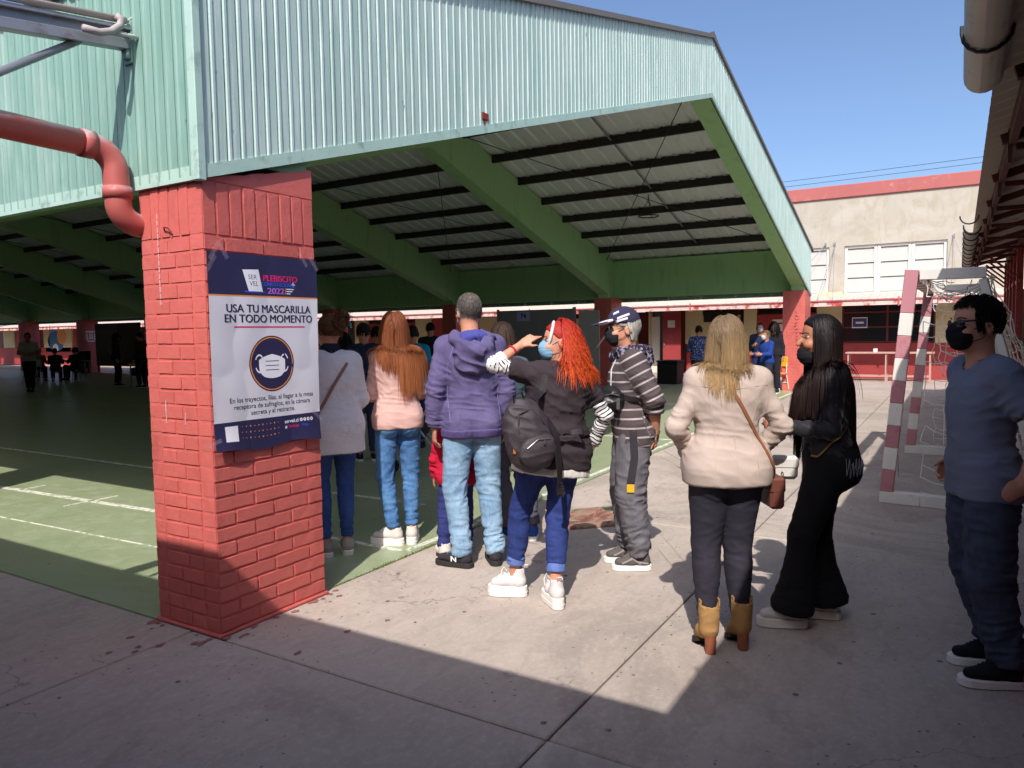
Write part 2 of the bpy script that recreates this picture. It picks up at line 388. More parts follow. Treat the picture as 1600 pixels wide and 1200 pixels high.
# the hook of wire on the left face and white drips
mb = MB(); mb.tube([(-.004, .30, 2.10), (-.02, .28, 2.115), (-.02, .25, 2.11), (-.01, .235, 2.09), (-.02, .25, 2.085)], .004, 6); mb.obj('wire_hook', MT['rust'], t)
mb = MB()
for (y, z0, z1) in ((.36, 1.72, 2.2), (.36, 1.1, 1.22), (.2, 1.1, 1.16)):
    k = 14
    for i in range(k):
        za, zb = z0+(z1-z0)*i/k, z0+(z1-z0)*(i+.8)/k; wv = RNG.uniform(.0006, .0022)
        mb.box((-.0055, y-wv, za), (-.0015, y+wv, zb))
mb.obj('paint_drip', simple('white_drip', 'd9bdb4', .6), t)
# the other pillars
mb = pillar_core()
def em2(lx, ly, lz, cx, cy, cz): mb.box((cx-lx/2, cy-ly/2, cz-lz/2), (cx+lx/2, cy+ly/2, cz+lz/2))
pillar_bricks(em2, 1)
mb.box((.002, .002, 2.335), (PX-.002, PY-.002, 2.456))
pm = mb.mesh('brickwork', MT['brick'])
FY = [0.0]+[5.2+5.3*k-.12 for k in range(8)]
names_far = ['red brick pillar with scratched writing at the far sunlit corner of the hall', 'dark red brick pillar behind the man in the cap', 'red pillar in deep shade behind the purple hoodie', 'red pillar fourth along the far side of the hall', 'red pillar fifth along the far side of the hall', 'shaded red pillar by the dark partition at the far left', 'red pillar with a white crest, beside a black bin', 'red pillar behind the walking man in the pale shirt', 'last red pillar of the far row']
for k, y in enumerate(FY):
    t = thing('brick_pillar', names_far[k], 'pillar', (16.70, y, 0), 0, 'brick pillars of the hall'); stuff(link('brickwork', pm, t))
    if k == 0:
        mbx = MB()   # scratched writing
        for i in range(9):
            z = 1.25+.085*i; p = [(-.004, .2+RNG.uniform(-.05, .05), z+RNG.uniform(-.04, .04)) for _ in range(4)]
            mbx.tube(p, .006, 4)
        mbx.obj('scratched_writing', simple('dark_scratch', '6c3a3c', .8), t)
    if k: 
        t2 = thing('brick_pillar', 'red brick pillar number %d from the poster pillar along the near side of the hall' % (k+1), 'pillar', (0, y, 0), 0, 'brick pillars of the hall'); stuff(link('brickwork', pm, t2))
    if k == 6:
        mbx = MB(); 
        for (a, b, c, d) in ((.12, .62, 1.86, 1.93), (.2, .54, 1.42, 1.48), (.14, .22, 1.5, 1.8), (.52, .6, 1.5, 1.8), (.26, .48, 1.55, 1.62), (.3, .36, 1.62, 1.78), (.4, .46, 1.62, 1.78), (.28, .46, 1.82, 1.85)): mbx.box((a, -.006, c), (b, -.001, d))
        mbx.obj('crest', MT['white'], t)

# ------------------------------------------------------------------ the hall
HW, XR = 17.44, 8.72
def zr(x): return 5.80-.268*abs(x-XR)
def zs(x): return 4.976-.301*abs(x-XR)
hall = thing('sports_hall', 'open sided school sports hall with green corrugated gable and pitched roof', 'sports hall')
def ribbed(name, x0, W, fb, ft, mat, pitch=.0833, rw=.019, rh=.0055, parent=None, place=None):
    """sheet in the local xz-plane, ribs towards -y"""
    prof = []; n = int(round(W/pitch))
    for i in range(n):
        a = i*pitch; prof += [(a+.001, 0), (a+pitch-rw-.0165, 0), (a+pitch-rw-.0155, .014), (a+pitch-rw-.0075, .014), (a+pitch-rw-.0065, 0), (a+pitch-rw-.002, -rh), (a+pitch-.008, -rh)]
    prof.append((n*pitch-.001, 0))
    mb = MB(); vs = []
    xs = [x0+p[0] for p in prof]
    for x, (_, y) in zip(xs, prof): vs += [(x, y, fb(x)), (x, y, ft(x))]
    mb.add(vs, [(2*i, 2*i+2, 2*i+3, 2*i+1) for i in range(len(prof)-1)])
    me = mb.mesh(name, mat, fix=False)
    return me
# gable
x = 0.02
while HW-.02-x > .09:
    W = min(.9163, int((HW-.02-x)/.0833+.01)*.0833)
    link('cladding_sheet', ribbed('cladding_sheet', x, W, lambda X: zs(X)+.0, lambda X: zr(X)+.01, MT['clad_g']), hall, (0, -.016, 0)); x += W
# long near side
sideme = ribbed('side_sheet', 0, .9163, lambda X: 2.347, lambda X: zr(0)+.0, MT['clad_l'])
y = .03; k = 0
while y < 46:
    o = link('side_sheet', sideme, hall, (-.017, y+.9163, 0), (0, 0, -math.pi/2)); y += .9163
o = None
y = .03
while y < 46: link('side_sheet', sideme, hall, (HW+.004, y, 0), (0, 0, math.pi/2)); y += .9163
# trims
mb = MB(); mb.box((-.03, -.03, 2.32), (.016, .028, 3.47)); mb.obj('corner_trim', MT['trim'], hall, bevel=.004)
for nm, xa, xb in (('gable_trim', .018, XR), ('gable_trim', XR, HW)):
    mb = MB(); mb.prism([(xa, zs(xa)-.02), (xb, zs(xb)-.02), (xb, zs(xb)+.045), (xa, zs(xa)+.045)], -.024, .0, 'y'); mb.obj(nm, MT['trim'], hall)
mb = MB(); mb.box((-.022, .03, 2.325), (.0, 46, 2.395)); mb.obj('side_trim', MT['trim'], hall)
for xa, xb in ((-.06, XR), (XR, HW+.06)):
    mb = MB(); mb.prism([(xa, zr(xa)+.005), (xb, zr(xb)+.005), (xb, zr(xb)+.06), (xa, zr(xa)+.06)], -.05, .05, 'y'); mb.obj('verge_trim', MT['roofout'], hall)
# frames
for y in FY:
    mb = MB(); d = .30; x0, x1 = .04, HW-.04; y0 = y+.08 if y == 0 else y+.1
    if y == 0: y0 = .03
    bot = [(x0, 2.46), (.72, 2.46), (.74, zs(.74)), (XR, zs(XR)), (HW-.74, zs(HW-.74)), (HW-.72, 2.46), (x1, 2.46)]
    pl = bot+[(x1, zr(x1)-.05), (XR, zr(XR)-.05), (x0, zr(x0)-.05)]
    # two convex-ish halves
    L = [(x0, 2.46), (.72, 2.46), (.74, zs(.74)), (XR, zs(XR)), (XR, zr(XR)-.05), (x0, zr(x0)-.05)]
    mb.prism(L, y0, y0+d, 'y'); mb.prism([(HW-a, b) for a, b in L[::-1]], y0, y0+d, 'y')
    mb.obj('roof_beam', MT['green'], hall)
for xa, xb in ((.05, .30), (HW-.36, HW-.05)):
    for i in range(len(FY)):
        ya = FY[i]+(.402 if i else .332); yb = FY[i+1]+.098 if i+1 < len(FY) else 46
        mb = MB(); mb.box((xa, ya, 2.46), (xb, yb, zr(xa if xa > XR else xb)-.06)); mb.obj('eave_beam', MT['green'], hall)
# roof sheets with ribs running down the slope
def roofsheet(W=.998):
    mb = MB(); prof = []
    for i in range(3):
        a = i*W/3; prof += [(a, 0), (a+.24, 0), (a+.262, .035), (a+.303, .035), (a+.3326, 0)]
    L = math.hypot(XR+.06, (XR+.06)*.268)
    for q in range(2):
        z = q*.012
        mb.cur = 0 if q == 0 else 1
        vs = []
        for (a, b) in prof: vs += [(0, a, b+z), (L, a, b+z)]
        mb.add(vs, [(2*i, 2*i+2, 2*i+3, 2*i+1) for i in range(len(prof)-1)])
    return mb.mesh('roof_sheet', [MT['roofin'], MT['roofout']], fix=False)
rsm = roofsheet(); ang = math.atan(.268)
for i in range(46):
    for s_ in (0, 1):
        o = link('roof_sheet', rsm, hall, (XR+(.0 if s_ else 0), i*.998+(0 if not s_ else .998), 5.80), (0, ang, math.pi if s_ else 0))
        o.rotation_euler = Euler((0, ang, 0)) if not s_ else (Matrix.Rotation(math.pi, 3, 'Z') @ Matrix.Rotation(ang, 3, 'Y')).to_euler()
mb = MB(); mb.prism([(XR-.25, zr(XR-.25)+.06), (XR, 5.86), (XR+.25, zr(XR+.25)+.06), (XR, 5.90)], -.05, 46, 'y'); mb.obj('ridge_cap', MT['roofout'], hall)
for k in range(-7, 8):
    xq = XR+1.06*k+(.0 if k else 0)
    if k == 0: continue
    z = zr(xq)
    mb = MB()
    for i in range(len(FY)):
        ya = FY[i]+(.40 if i else .33); yb = FY[i+1]+.1 if i+1 < len(FY) else 46
        mb.box((xq-.035, ya, z-.165), (xq+.035, yb, z-.015))
    mb.obj('purlin', MT['purlin'], hall)
# purlin hangers (small clips on the top of each purlin)
mb = MB()
for k in range(1, 8):
    for i in range(60):
        xq = XR+1.06*k; yv = .5+i*.333*1.0
        if yv > 16: break
        mb.box((xq-.05, yv-.012, zr(xq)-.05), (xq-.036, yv+.012, zr(xq)+.0))
stuff(mb.obj('sheet_clips', MT['black'], hall))
# bracing rods
for i in range(len(FY)-1):
    ya, yb = FY[i]+.35, FY[i+1]+.1
    for sgn in (1, -1):
        A = lambda dx, y_: (XR+sgn*dx, y_, zr(XR+sgn*dx)-.2)
        for p, q in ((A(.4, ya), A(7.9, yb)), (A(.8, yb), A(7.9, ya))):
            mb = MB(); mb.tube([p, q], .009, 5); mb.obj('brace_rod', MT['cable'], hall)
# tie purlin struts and a little basket hanging from a purlin
mb = MB(); mb.bar((XR+.1, 2.5, zr(XR+.1)-.1), (XR+7.6, 2.5, zr(XR+7.6)-.1), .03, .02); mb.obj('sag_rod', MT['steel'], hall)
t = thing('lamp_ring', 'small empty lamp ring hanging under the hall roof', 'lamp', (13.3, 2.7, 4.05))
mb = MB(); c = [(math.cos(a)*.22, math.sin(a)*.22, 0) for a in np.linspace(0, 6.2832, 17)]; mb.tube(c, .014, 5); mb.obj('ring', MT['black'], t)
mb = MB()
for a in (0, 2.1, 4.2): mb.tube([(math.cos(a)*.22, math.sin(a)*.22, 0), (0, 0, .35)], .008, 4)
mb.tube([(0, 0, .34), (0, 0, .47)], .012, 5); mb.obj('hanger', MT['cable'], t)
# rust mark and screws on the cladding
mb = MB()
for yy in np.arange(.113, 8, .0833):
    for z in (2.435, 3.03, 3.40): mb.tube([(-.004, yy-.042, z), (-.012, yy-.042, z)], .006, 6)
stuff(mb.obj('screws', MT['steel'], hall))
mb = MB(); mb.box((2.52, -.03, 3.205), (2.60, -.012, 3.255)); mb.box((2.545, -.026, 3.16), (2.555, -.014, 3.21)); mb.obj('rusty_plate', simple('rust_red', '7c3226', .9), hall)

# drain pipe
t = thing('drain_pipe', 'faded red drain pipe running level then elbowing down into the poster pillar', 'pipe')
def arc(c, r, a0, a1, ax, n=7):
    out = []
    for i in range(n+1):
        a = a0+(a1-a0)*i/n; out.append((c[0]+ax[0][0]*math.cos(a)*r+ax[1][0]*math.sin(a)*r, c[1]+ax[0][1]*math.cos(a)*r+ax[1][1]*math.sin(a)*r, c[2]+ax[0][2]*math.cos(a)*r+ax[1][2]*math.sin(a)*r))
    return out
yp = .575
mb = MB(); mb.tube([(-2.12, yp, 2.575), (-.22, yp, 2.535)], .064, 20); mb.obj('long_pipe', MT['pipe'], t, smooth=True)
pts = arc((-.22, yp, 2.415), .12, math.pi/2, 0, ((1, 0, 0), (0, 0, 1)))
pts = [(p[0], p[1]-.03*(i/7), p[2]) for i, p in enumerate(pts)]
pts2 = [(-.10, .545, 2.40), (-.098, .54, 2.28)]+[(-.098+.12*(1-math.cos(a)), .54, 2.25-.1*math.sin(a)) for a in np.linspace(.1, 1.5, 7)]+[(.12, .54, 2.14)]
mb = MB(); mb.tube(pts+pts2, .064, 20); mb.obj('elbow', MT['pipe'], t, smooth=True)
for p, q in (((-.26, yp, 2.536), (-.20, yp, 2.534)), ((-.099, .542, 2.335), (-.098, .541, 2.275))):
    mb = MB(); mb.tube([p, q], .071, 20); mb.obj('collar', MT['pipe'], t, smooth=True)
# steel arm with conduit on the side wall
t = thing('steel_arm', 'galvanised steel arm with conduit bolted to the green wall above the pipe', 'bracket')
mb = MB(); a, b = Vector((-.02, .50, 3.10)), Vector((-2.12, .47, 2.77))
mb.bar(a+Vector((0, 0, .045)), b+Vector((0, 0, .045)), .075, .02); mb.bar(a-Vector((0, 0, .035)), b-Vector((0, 0, .035)), .06, .05); mb.bar(a, b, .012, .09); mb.obj('beam', MT['steel'], t, bevel=.003)
mb = MB(); mb.tube([a+Vector((-.03, -.03, .075)), b+Vector((-.0, -.03, .075))], .017, 10); mb.obj('conduit', simple('pinkish_conduit', 'b9a49d', .6), t, smooth=True)
mb = MB(); mb.tube([(-.22, .50, 3.05), (-1.5, .50, 2.16)], .018, 10); mb.obj('brace', MT['steel'], t, smooth=True)
mb = MB(); mb.box((-.03, .465, 2.97), (-.006, .535, 3.19)); mb.box((-.05, .475, 2.99), (-.03, .525, 3.05)); mb.obj('wall_plate', MT['clad_l'], t, bevel=.003)
mb = MB(); mb.tube([(-.30, .42, 3.045), (-.22, .42, 3.05), (-.16, .42, 3.075), (-.11, .425, 3.12), (-.10, .43, 3.155), (-.12, .44, 3.17)], .018, 10); mb.obj('conduit_bend', simple('grey_conduit', 'a89d9c', .55), t, smooth=True)
mb = MB(); mb.tube([(-.14, .44, 3.085), (-.02, .425, 3.09)], .011, 8); mb.tube([(-.05, .5, 3.16), (-.012, .45, 3.21), (-.004, .43, 3.22)], .004, 6); mb.obj('bolt_rod', MT['white'], t, smooth=True)
mb = MB(); mb.box((-.008, .42, 3.19), (-.001, .45, 3.23)); mb.box((-.008, .39, 3.09), (-.001, .43, 3.115)); mb.obj('hole_patch', MT['black'], t)

# ------------------------------------------------------------------ poster
NAVY = simple('poster_navy', '2c2a4c', .45, var=.05); PAPER = simple('poster_white', 'd3d0d8', .5, var=.03, scale=6)
MAG = simple('poster_magenta', 'd61f6d', .5, var=0); BLUE = simple('poster_blue', '3557c8', .5, var=0); LIL = simple('poster_lilac', 'b36ad0', .5, var=0); ORG = simple('poster_orange', 'e08a3a', .5, var=0)
INK = simple('poster_ink', '2a2747', .5, var=0); WHT = simple('poster_print_white', 'e6e3ea', .5, var=0)
t = thing('mask_poster', 'white and navy mask notice poster taped to the red brick pillar', 'poster')
PC = [(.004, .958), (.722, .950), (.735, 1.984), (.003, 1.980)]
def pwarp(u, v, lift):
    """u,v in 0..1 over the poster -> world point just in front of the brick face"""
    x = (PC[0][0]*(1-u)+PC[1][0]*u)*(1-v)+(PC[3][0]*(1-u)+PC[2][0]*u)*v
    z = (PC[0][1]*(1-u)+PC[1][1]*u)*(1-v)+(PC[3][1]*(1-u)+PC[2][1]*u)*v
    bulge = .004*math.sin(9*u+2*v)*math.sin(5*v+1)+.0012*math.sin(17*u-6*v)+.0010*math.sin(23*v+8*u)
    e = max(0, 1-v/.14); bulge += .018*e*e*max(0, math.sin(u*8.3+.6))
    return (x, -.016-abs(bulge)-lift*.25, z+.012*e*math.sin(u*9+1)*(1-v))
def psheet(name, u0, v0, u1, v1, mat, lift, nu=100, nv=130):
    mb = MB(); nu = max(2, int(nu*(u1-u0))+1); nv = max(2, int(nv*(v1-v0))+1)
    vs = [pwarp(u0+(u1-u0)*i/nu, v0+(v1-v0)*j/nv, lift) for j in range(nv+1) for i in range(nu+1)]
    mb.add(vs, [(j*(nu+1)+i, j*(nu+1)+i+1, (j+1)*(nu+1)+i+1, (j+1)*(nu+1)+i) for j in range(nv) for i in range(nu)])
    return mb.obj(name, mat, t, smooth=True)
PW, PH = .72, 1.03
def ptext(txt, u, v, size, mat, align='CENTER', bold=.008, sx=1, name='lettering', rot=0, heavy=0):
    me = text_mesh(txt, size, align, 0, bold, sx)
    if heavy:
        bm = bmesh.new()
        for q in (-1, 0, 1):
            n0 = len(bm.verts); bm.from_mesh(me); bm.verts.ensure_lookup_table()
            for vt in bm.verts[n0:]: vt.co.x += q*heavy; vt.co.z = q*.0016
        bm.to_mesh(me); bm.free()
    for vt in me.vertices:
        a, b = vt.co.x, vt.co.y; lz = vt.co.z
        if rot: a, b = a*math.cos(rot)-b*math.sin(rot), a*math.sin(rot)+b*math.cos(rot)
        vt.co = pwarp(u+a/PW, v+b/PH, .0032+lz)
    me.materials.clear(); me.materials.append(mat); return link(name, me, t)
def pdisc(u, v, ru, mat, lift, r0=0, name='disc', n=48, sy=1.0, m=7):
    mb = MB(); rr = [r0+(ru-r0)*q/m for q in range(m+1)]
    vs = [pwarp(u+math.cos(6.28319*k/n)*r/PW, v+sy*math.sin(6.28319*k/n)*r/PH, lift) for k in range(n) for r in rr]; M1 = m+1
    mb.add(vs, [(k*M1+q, k*M1+q+1, ((k+1) % n)*M1+q+1, ((k+1) % n)*M1+q) for k in range(n) for q in range(m)]); return mb.obj(name, mat, t)
def ppoly(pts, mat, lift, name, m=7):
    out = []
    for q in range(len(pts)):
        a, b = pts[q], pts[(q+1) % len(pts)]; k = max(1, int(math.hypot((b[0]-a[0])*PW, (b[1]-a[1])*PH)/.012)); out += [(a[0]+(b[0]-a[0])*e/k, a[1]+(b[1]-a[1])*e/k) for e in range(k)]
    cu_, cv_ = sum(p[0] for p in pts)/len(pts), sum(p[1] for p in pts)/len(pts); n = len(out); mb = MB()
    vs = [pwarp(cu_+(p[0]-cu_)*r/m, cv_+(p[1]-cv_)*r/m, lift) for r in range(m+1) for p in out]
    mb.add(vs, [(r*n+q, r*n+(q+1) % n, (r+1)*n+(q+1) % n, (r+1)*n+q) for r in range(m) for q in range(n)]); return mb.obj(name, mat, t)
psheet('paper', 0, 0, 1, 1, PAPER, 0)
psheet('header', 0, .79, 1, 1, NAVY, .0012); psheet('header_edge', 0, .783, 1, .79, ORG, .0014); psheet('footer', 0, 0, 1, .150, NAVY, .0012)
ppoly([(.335, .812), (.465, .812), (.43, .925), (.29, .92)], WHT, .0026, 'ballot_paper'); ppoly([(.30, .806), (.49, .806), (.49, .813), (.30, .813)], BLUE, .0022, 'ballot_slot')
ptext('SER', .375, .873, .036, INK, bold=-.004); ptext('VEL', .385, .84, .036, INK, bold=-.004)
ptext('PLEBISCITO', .635, .868, .047, MAG, bold=.0, sx=.98, heavy=.0012); ptext('CONSTITUCIONAL', .615, .842, .031, BLUE, bold=.0, sx=.86, heavy=.0006); ptext('+', .755, .838, .05, WHT, bold=.02)
ptext('2022', .585, .803, .045, LIL, bold=.0, sx=1.25, heavy=.0012)
psheet('rule', .672, .801, .677, .838, ORG, .003)
for i, L in enumerate((.075, .06, .04)): psheet('small_print', .685, .828-.012*i, .685+L, .833-.012*i, WHT, .003)
ptext('USA TU MASCARILLA', .53, .703, .060, INK, bold=.0, sx=1.0, heavy=.0013); ptext('EN TODO MOMENTO', .53, .652, .060, INK, bold=.0, sx=1.0, heavy=.0013)
psheet('pink_rule', .20, .625, .86, .632, MAG, .003)
pdisc(.53, .435, .152, NAVY, .002, name='emblem_disc'); pdisc(.53, .435, .145, ORG, .003, .139, 'emblem_ring')
# mask emblem
def arc2(cx, cy, r0, r1, a0, a1, sx, sy, n=14): return [(cx+math.cos(a0+(a1-a0)*k/n)*r*sx/PW, cy+math.sin(a0+(a1-a0)*k/n)*r*sy/PH) for r, ks in ((r0, range(n+1)), (r1, range(n, -1, -1))) for k in ks]
for sgn in (-1, 1):
    n = 20; mb = MB(); vs = []
    for k in range(n+1):
        a = .5+5.3*k/n
        for r in (.040, .049): vs.append(pwarp(.53+sgn*(.085+math.cos(math.pi-a)*-r*.62)/PW, .437+math.sin(a)*r*1.05/PH, .003))
    mb.add(vs, [(2*k, 2*k+1, 2*k+3, 2*k+2) for k in range(n)]); mb.obj('emblem_strap', WHT, t)
mp = [(-.088, .02), (-.06, .034), (-.03, .043), (0, .05), (.03, .043), (.06, .034), (.088, .02), (.088, -.02), (.086, -.045), (.07, -.062), (.055, -.073), (.025, -.08), (0, -.082), (-.025, -.08), (-.055, -.073), (-.07, -.062), (-.086, -.045), (-.088, -.02)]
ppoly([(.53+a/PW, .437+b/PH) for a, b in mp], WHT, .0048, 'emblem_mask')
for dz in (.012, -.012, -.036): psheet('emblem_fold', .53-.045/PW, .437+(dz-.002)/PH, .53+.045/PW, .437+(dz+.002)/PH, INK, .0062)
ptext('En los trayectos, filas, al llegar a la mesa', .53, .245, .0365, INK, bold=.002, sx=.98); ptext('receptora de sufragios, en la cámara', .53, .210, .0365, INK, bold=.002, sx=.98); ptext('secreta y al retirarte.', .53, .175, .0365, INK, bold=.002, sx=.98)
psheet('white_square', .085, .045, .195, .128, WHT, .003)
mb = MB()
for r in range(3):
    for c in range(10):
        u, v = .235+.037*c, .062+.029*r; s_ = .0028+.0018*((c*7+r*3) % 3)/2
        mb.add([pwarp(u+s_*math.cos(a)/PW, v+s_*math.sin(a)/PH, .003) for a in (0, 1.26, 2.51, 3.77, 5.03)], [(0, 1, 2, 3, 4)])
mb.obj('dot_pattern', ORG, t)
ptext('servel.cl', .70, .107, .030, WHT, bold=.02); ptext('#', .645, .078, .026, WHT); ptext('Participa', .72, .078, .026, MAG, bold=.01, sx=.8); ptext('Vota', .83, .078, .026, BLUE, bold=.01)
for i in range(4): pdisc(.795+.036*i, .117, .0105, WHT, .003, .004, 'round_icon', 16)
TAPE = NB('clear_tape'); TAPE.b.inputs['Alpha'].default_value = .16; TAPE = TAPE.out(lin('cdb8c4'), .15, 0, .8)
for (u, v, a) in ((.06, 1.0, 1.0), (.13, 1.01, -1.0), (.86, 1.0, -.9), (.97, .98, -.9), (.03, .94, 1.0), (.97, .13, -.7), (-.02, .05, .2)):
    mb = MB(); ca, sa = math.cos(a), math.sin(a)
    mb.add([pwarp(u+(ca*i*.05-sa*j*.012)/PW, v+(sa*i*.05+ca*j*.012)/PH, .005) for i, j in ((-1, -1), (1, -1), (1, 1), (-1, 1))], [(0, 1, 2, 3)]); mb.obj('clear_tape', TAPE, t)
# ------------------------------------------------------------------ long school building behind (facade in the plane x = FX)
FX = 22.0
t = thing('school_building', 'two storey cream school building with red parapet and red ground floor behind the hall', 'building')
def part(name, mat, boxes, parent=None, bevel=0):
    mb = MB()
    for a, b in boxes: mb.box(a, b)
    return mb.obj(name, mat, parent or t, bevel=bevel)
yL, yR, yT = -9.0, 52.0, 13.0
# upper storey walls pieced round the window openings (two tall recesses)
wz0, wz1 = 2.50, 3.97
ops = [(-2.87, -.20), (.22, 2.9), (3.4, 6.1), (6.6, 9.3)]
ys = [-4.6]+[v for o in ops for v in o]+[yT]
ops_y = [(-4.6, -2.87)]+[(ops[i][1], ops[i+1][0]) for i in range(3)]+[(9.3, yT)]
part('upper_wall', MT['stucco'], [((FX, -9, wz1), (FX+.3, yT, 5.40))]+[((FX, a if a != -4.6 else -9, wz0-.2), (FX+.3, b, wz1)) for a, b in ops_y]+[((FX, a, wz0-.2), (FX+.3, b, wz0)) for a, b in ops])
part('parapet_band', MT['band'], [((FX-.06, -9, 5.402), (FX+.36, yT+.06, 5.79))], bevel=.02)
part('flat_roof', MT['roofout'], [((FX+.36, -9, 5.3), (FX+9, yT, 5.42))])
for a, b in ops:
    nW = 3; wd = (b-a)/nW
    for i in range(nW):
        y0, y1 = a+i*wd, a+(i+1)*wd
        f = part('window', MT['white'], [((FX+.06, y0+.004, wz0+.002), (FX+.15, y0+.085, wz1-.002)), ((FX+.06, y1-.085, wz0+.002), (FX+.15, y1-.004, wz1-.002)), ((FX+.06, y0+.087, wz1-.08), (FX+.15, y1-.087, wz1-.002)), ((FX+.06, y0+.087, wz0+.002), (FX+.15, y1-.087, wz0+.07))], bevel=.006)
        for k in range(3):
            z0 = wz0+.075+k*(wz1-wz0-.16)/3; z1 = z0+(wz1-wz0-.16)/3-.02
            mb = MB(); mb.prism([(FX+.075, z0+.012), (FX+.10, z0+.004), (FX+.135, z1), (FX+.11, z1+.006)], y0+.09, y1-.09, 'y'); mb.obj('pane', MT['panewhite'], f)
# ground floor
def gf(name, mat, y0, y1, z0, z1, d=.0, th=.2): return part(name, mat, [((FX-d, y0, z0), (FX-d+th, y1, z1))])
segs = [('wain', yR, 7.6), ('wain', 6.4, 5.95), ('wain', 4.65, 2.6), ('wain', 2.6, -8.9)]
part('wainscot', MT['wain'], [((FX-.03, b, .0), (FX+.25, a, 1.06)) for _, a, b in segs], bevel=.004)
CREAMS = [(4.68, 4.1), (.55, -.16), (-2.62, -3.2), (2.75, 2.35), (7.9, 7.3), (10.2, 9.0), (13, 12.2), (16.2, 15.4), (19.6, 18.9), (24, 23.2), (31.5, 30.6), (37.0, 36.0), (43.4, 42.4), (45.6, 44.9), (50.6, 49.2)]
for a, b in CREAMS: part('cream_column', MT['cream'], [((FX-.04, b, 1.062), (FX+.25, a, 2.6))], bevel=.004)
for bx in [((FX-.02, 4.105, 1.0), (FX+.2, 2.9, 2.0)), ((FX-.03, 7.29, 1.062), (FX+.2, 6.45, 2.45)), ((FX-.02, 8.99, 1.062), (FX+.2, 8.0, 2.0))]: part('cream_panel', MT['cream'], [bx])
for bx in [((FX-.02, 2.34, 1.064), (FX+.2, .56, 1.98)), ((FX+.02, 12.19, 1.064), (FX+.2, 10.25, 2.3)), ((FX+.02, 15.39, 1.064), (FX+.2, 13.05, 2.3)), ((FX+.02, 18.85, 1.064), (FX+.2, 16.25, 2.0)), ((FX+.02, 42.3, 1.064), (FX+.2, 37.05, 2.2)), ((FX+.02, 49.15, 1.064), (FX+.2, 47.0, 2.2))]: part('red_panel', MT['wain'], [bx])
part('back_wall', MT['maroon'], [((FX+.3, -8.9, .0), (FX+.5, 5.0, 2.7)), ((FX+.3, 5.95, 0), (FX+.5, yR, 2.7)), ((FX+.3, 5.0, 2.2), (FX+.5, 5.95, 2.7))])
def win(y0, y1, z0, z1, nv, nh):
    f = []
    for i in range(nv+1):
        y = y0+(y1-y0)*i/nv; f.append(((FX+.02, y-.025, z0), (FX+.07, y+.025, z1)))
    for j in range(nh+1):
        z = z0+(z1-z0)*j/nh
        for i in range(nv): f.append(((FX+.025, y0+(y1-y0)*i/nv+.026, z-.02), (FX+.066, y0+(y1-y0)*(i+1)/nv-.026, z+.02)))
    w_ = part('window', MT['maroon'], f)
    for i in range(nv):
        for j in range(nh):
            a, b = y0+(y1-y0)*i/nv+.026, y0+(y1-y0)*(i+1)/nv-.026; c, d = z0+(z1-z0)*j/nh+.021, z0+(z1-z0)*(j+1)/nh-.021
            mb = MB(); mb.box((FX+.04, a, c), (FX+.048, b, d)); mb.obj('pane', MT['glass'], w_)
win(-2.6, -.18, 1.09, 2.42, 2, 3); win(-8, -3.25, 1.09, 2.42, 4, 3); win(.57, 2.33, 2.0, 2.5, 2, 1); win(2.92, 4.08, 2.03, 2.45, 2, 1); win(8.02, 8.98, 2.03, 2.5, 2, 1); win(10.3, 12.1, 2.32, 2.6, 2, 1); win(16.3, 18.8, 2.03, 2.6, 3, 1); win(19.7, 23.1, 1.1, 2.5, 4, 2); win(24.1, 30.5, 1.1, 2.5, 6, 2); win(31.6, 35.9, 1.1, 2.5, 4, 2)
part('dark_sign_board', MT['black'], [((FX-.05, 2.95, 1.78), (FX-.022, 4.05, 2.12))])
part('conduit', MT['cable'], [((FX-.05, 3.72, 1.5), (FX-.028, 3.75, 2.3))])
for y0, z0, dy, dz in ((1.55, 1.45, .28, .22), (1.5, 1.72, .36, .1), (5.0+8.4, 1.5, .3, .4), (6.85, 1.25, .5, .35), (6.5, 1.45, .22, .18), (7.0, 1.7, .16, .2)): part('paper_notice', MT['white'], [((FX-.035, y0, z0), (FX-.031, y0+dy, z0+dz))])
part('cream_jamb', MT['cream'], [((FX-.01, 5.93, 0), (FX+.25, 5.99, 2.2))])
# open doorway with a pale door, and the red door standing open
d_ = part('door', MT['wain'], [((21.40, 4.66, .03), (21.44, 5.27, 2.13))], bevel=.004)
part('door_panel', MT['wain'], [((21.385, 4.74, .2), (21.399, 5.19, .9)), ((21.385, 4.74, 1.05), (21.399, 5.19, 1.5))], d_); part('handle', MT['steel'], [((21.36, 5.19, 1.02), (21.384, 5.23, 1.12))], d_); part('paper_notice', MT['white'], [((21.392, 4.85, 1.62), (21.398, 5.1, 1.86))], d_)
d2 = part('door', MT['white'], [((FX+.06, 5.62, .03), (FX+.10, 5.92, 2.0))]); part('steel_bar', MT['steel'], [((FX+.1, y_, .05), (FX+.13, y_+.03, 2.1)) for y_ in (5.1, 5.25, 5.4)], d2)
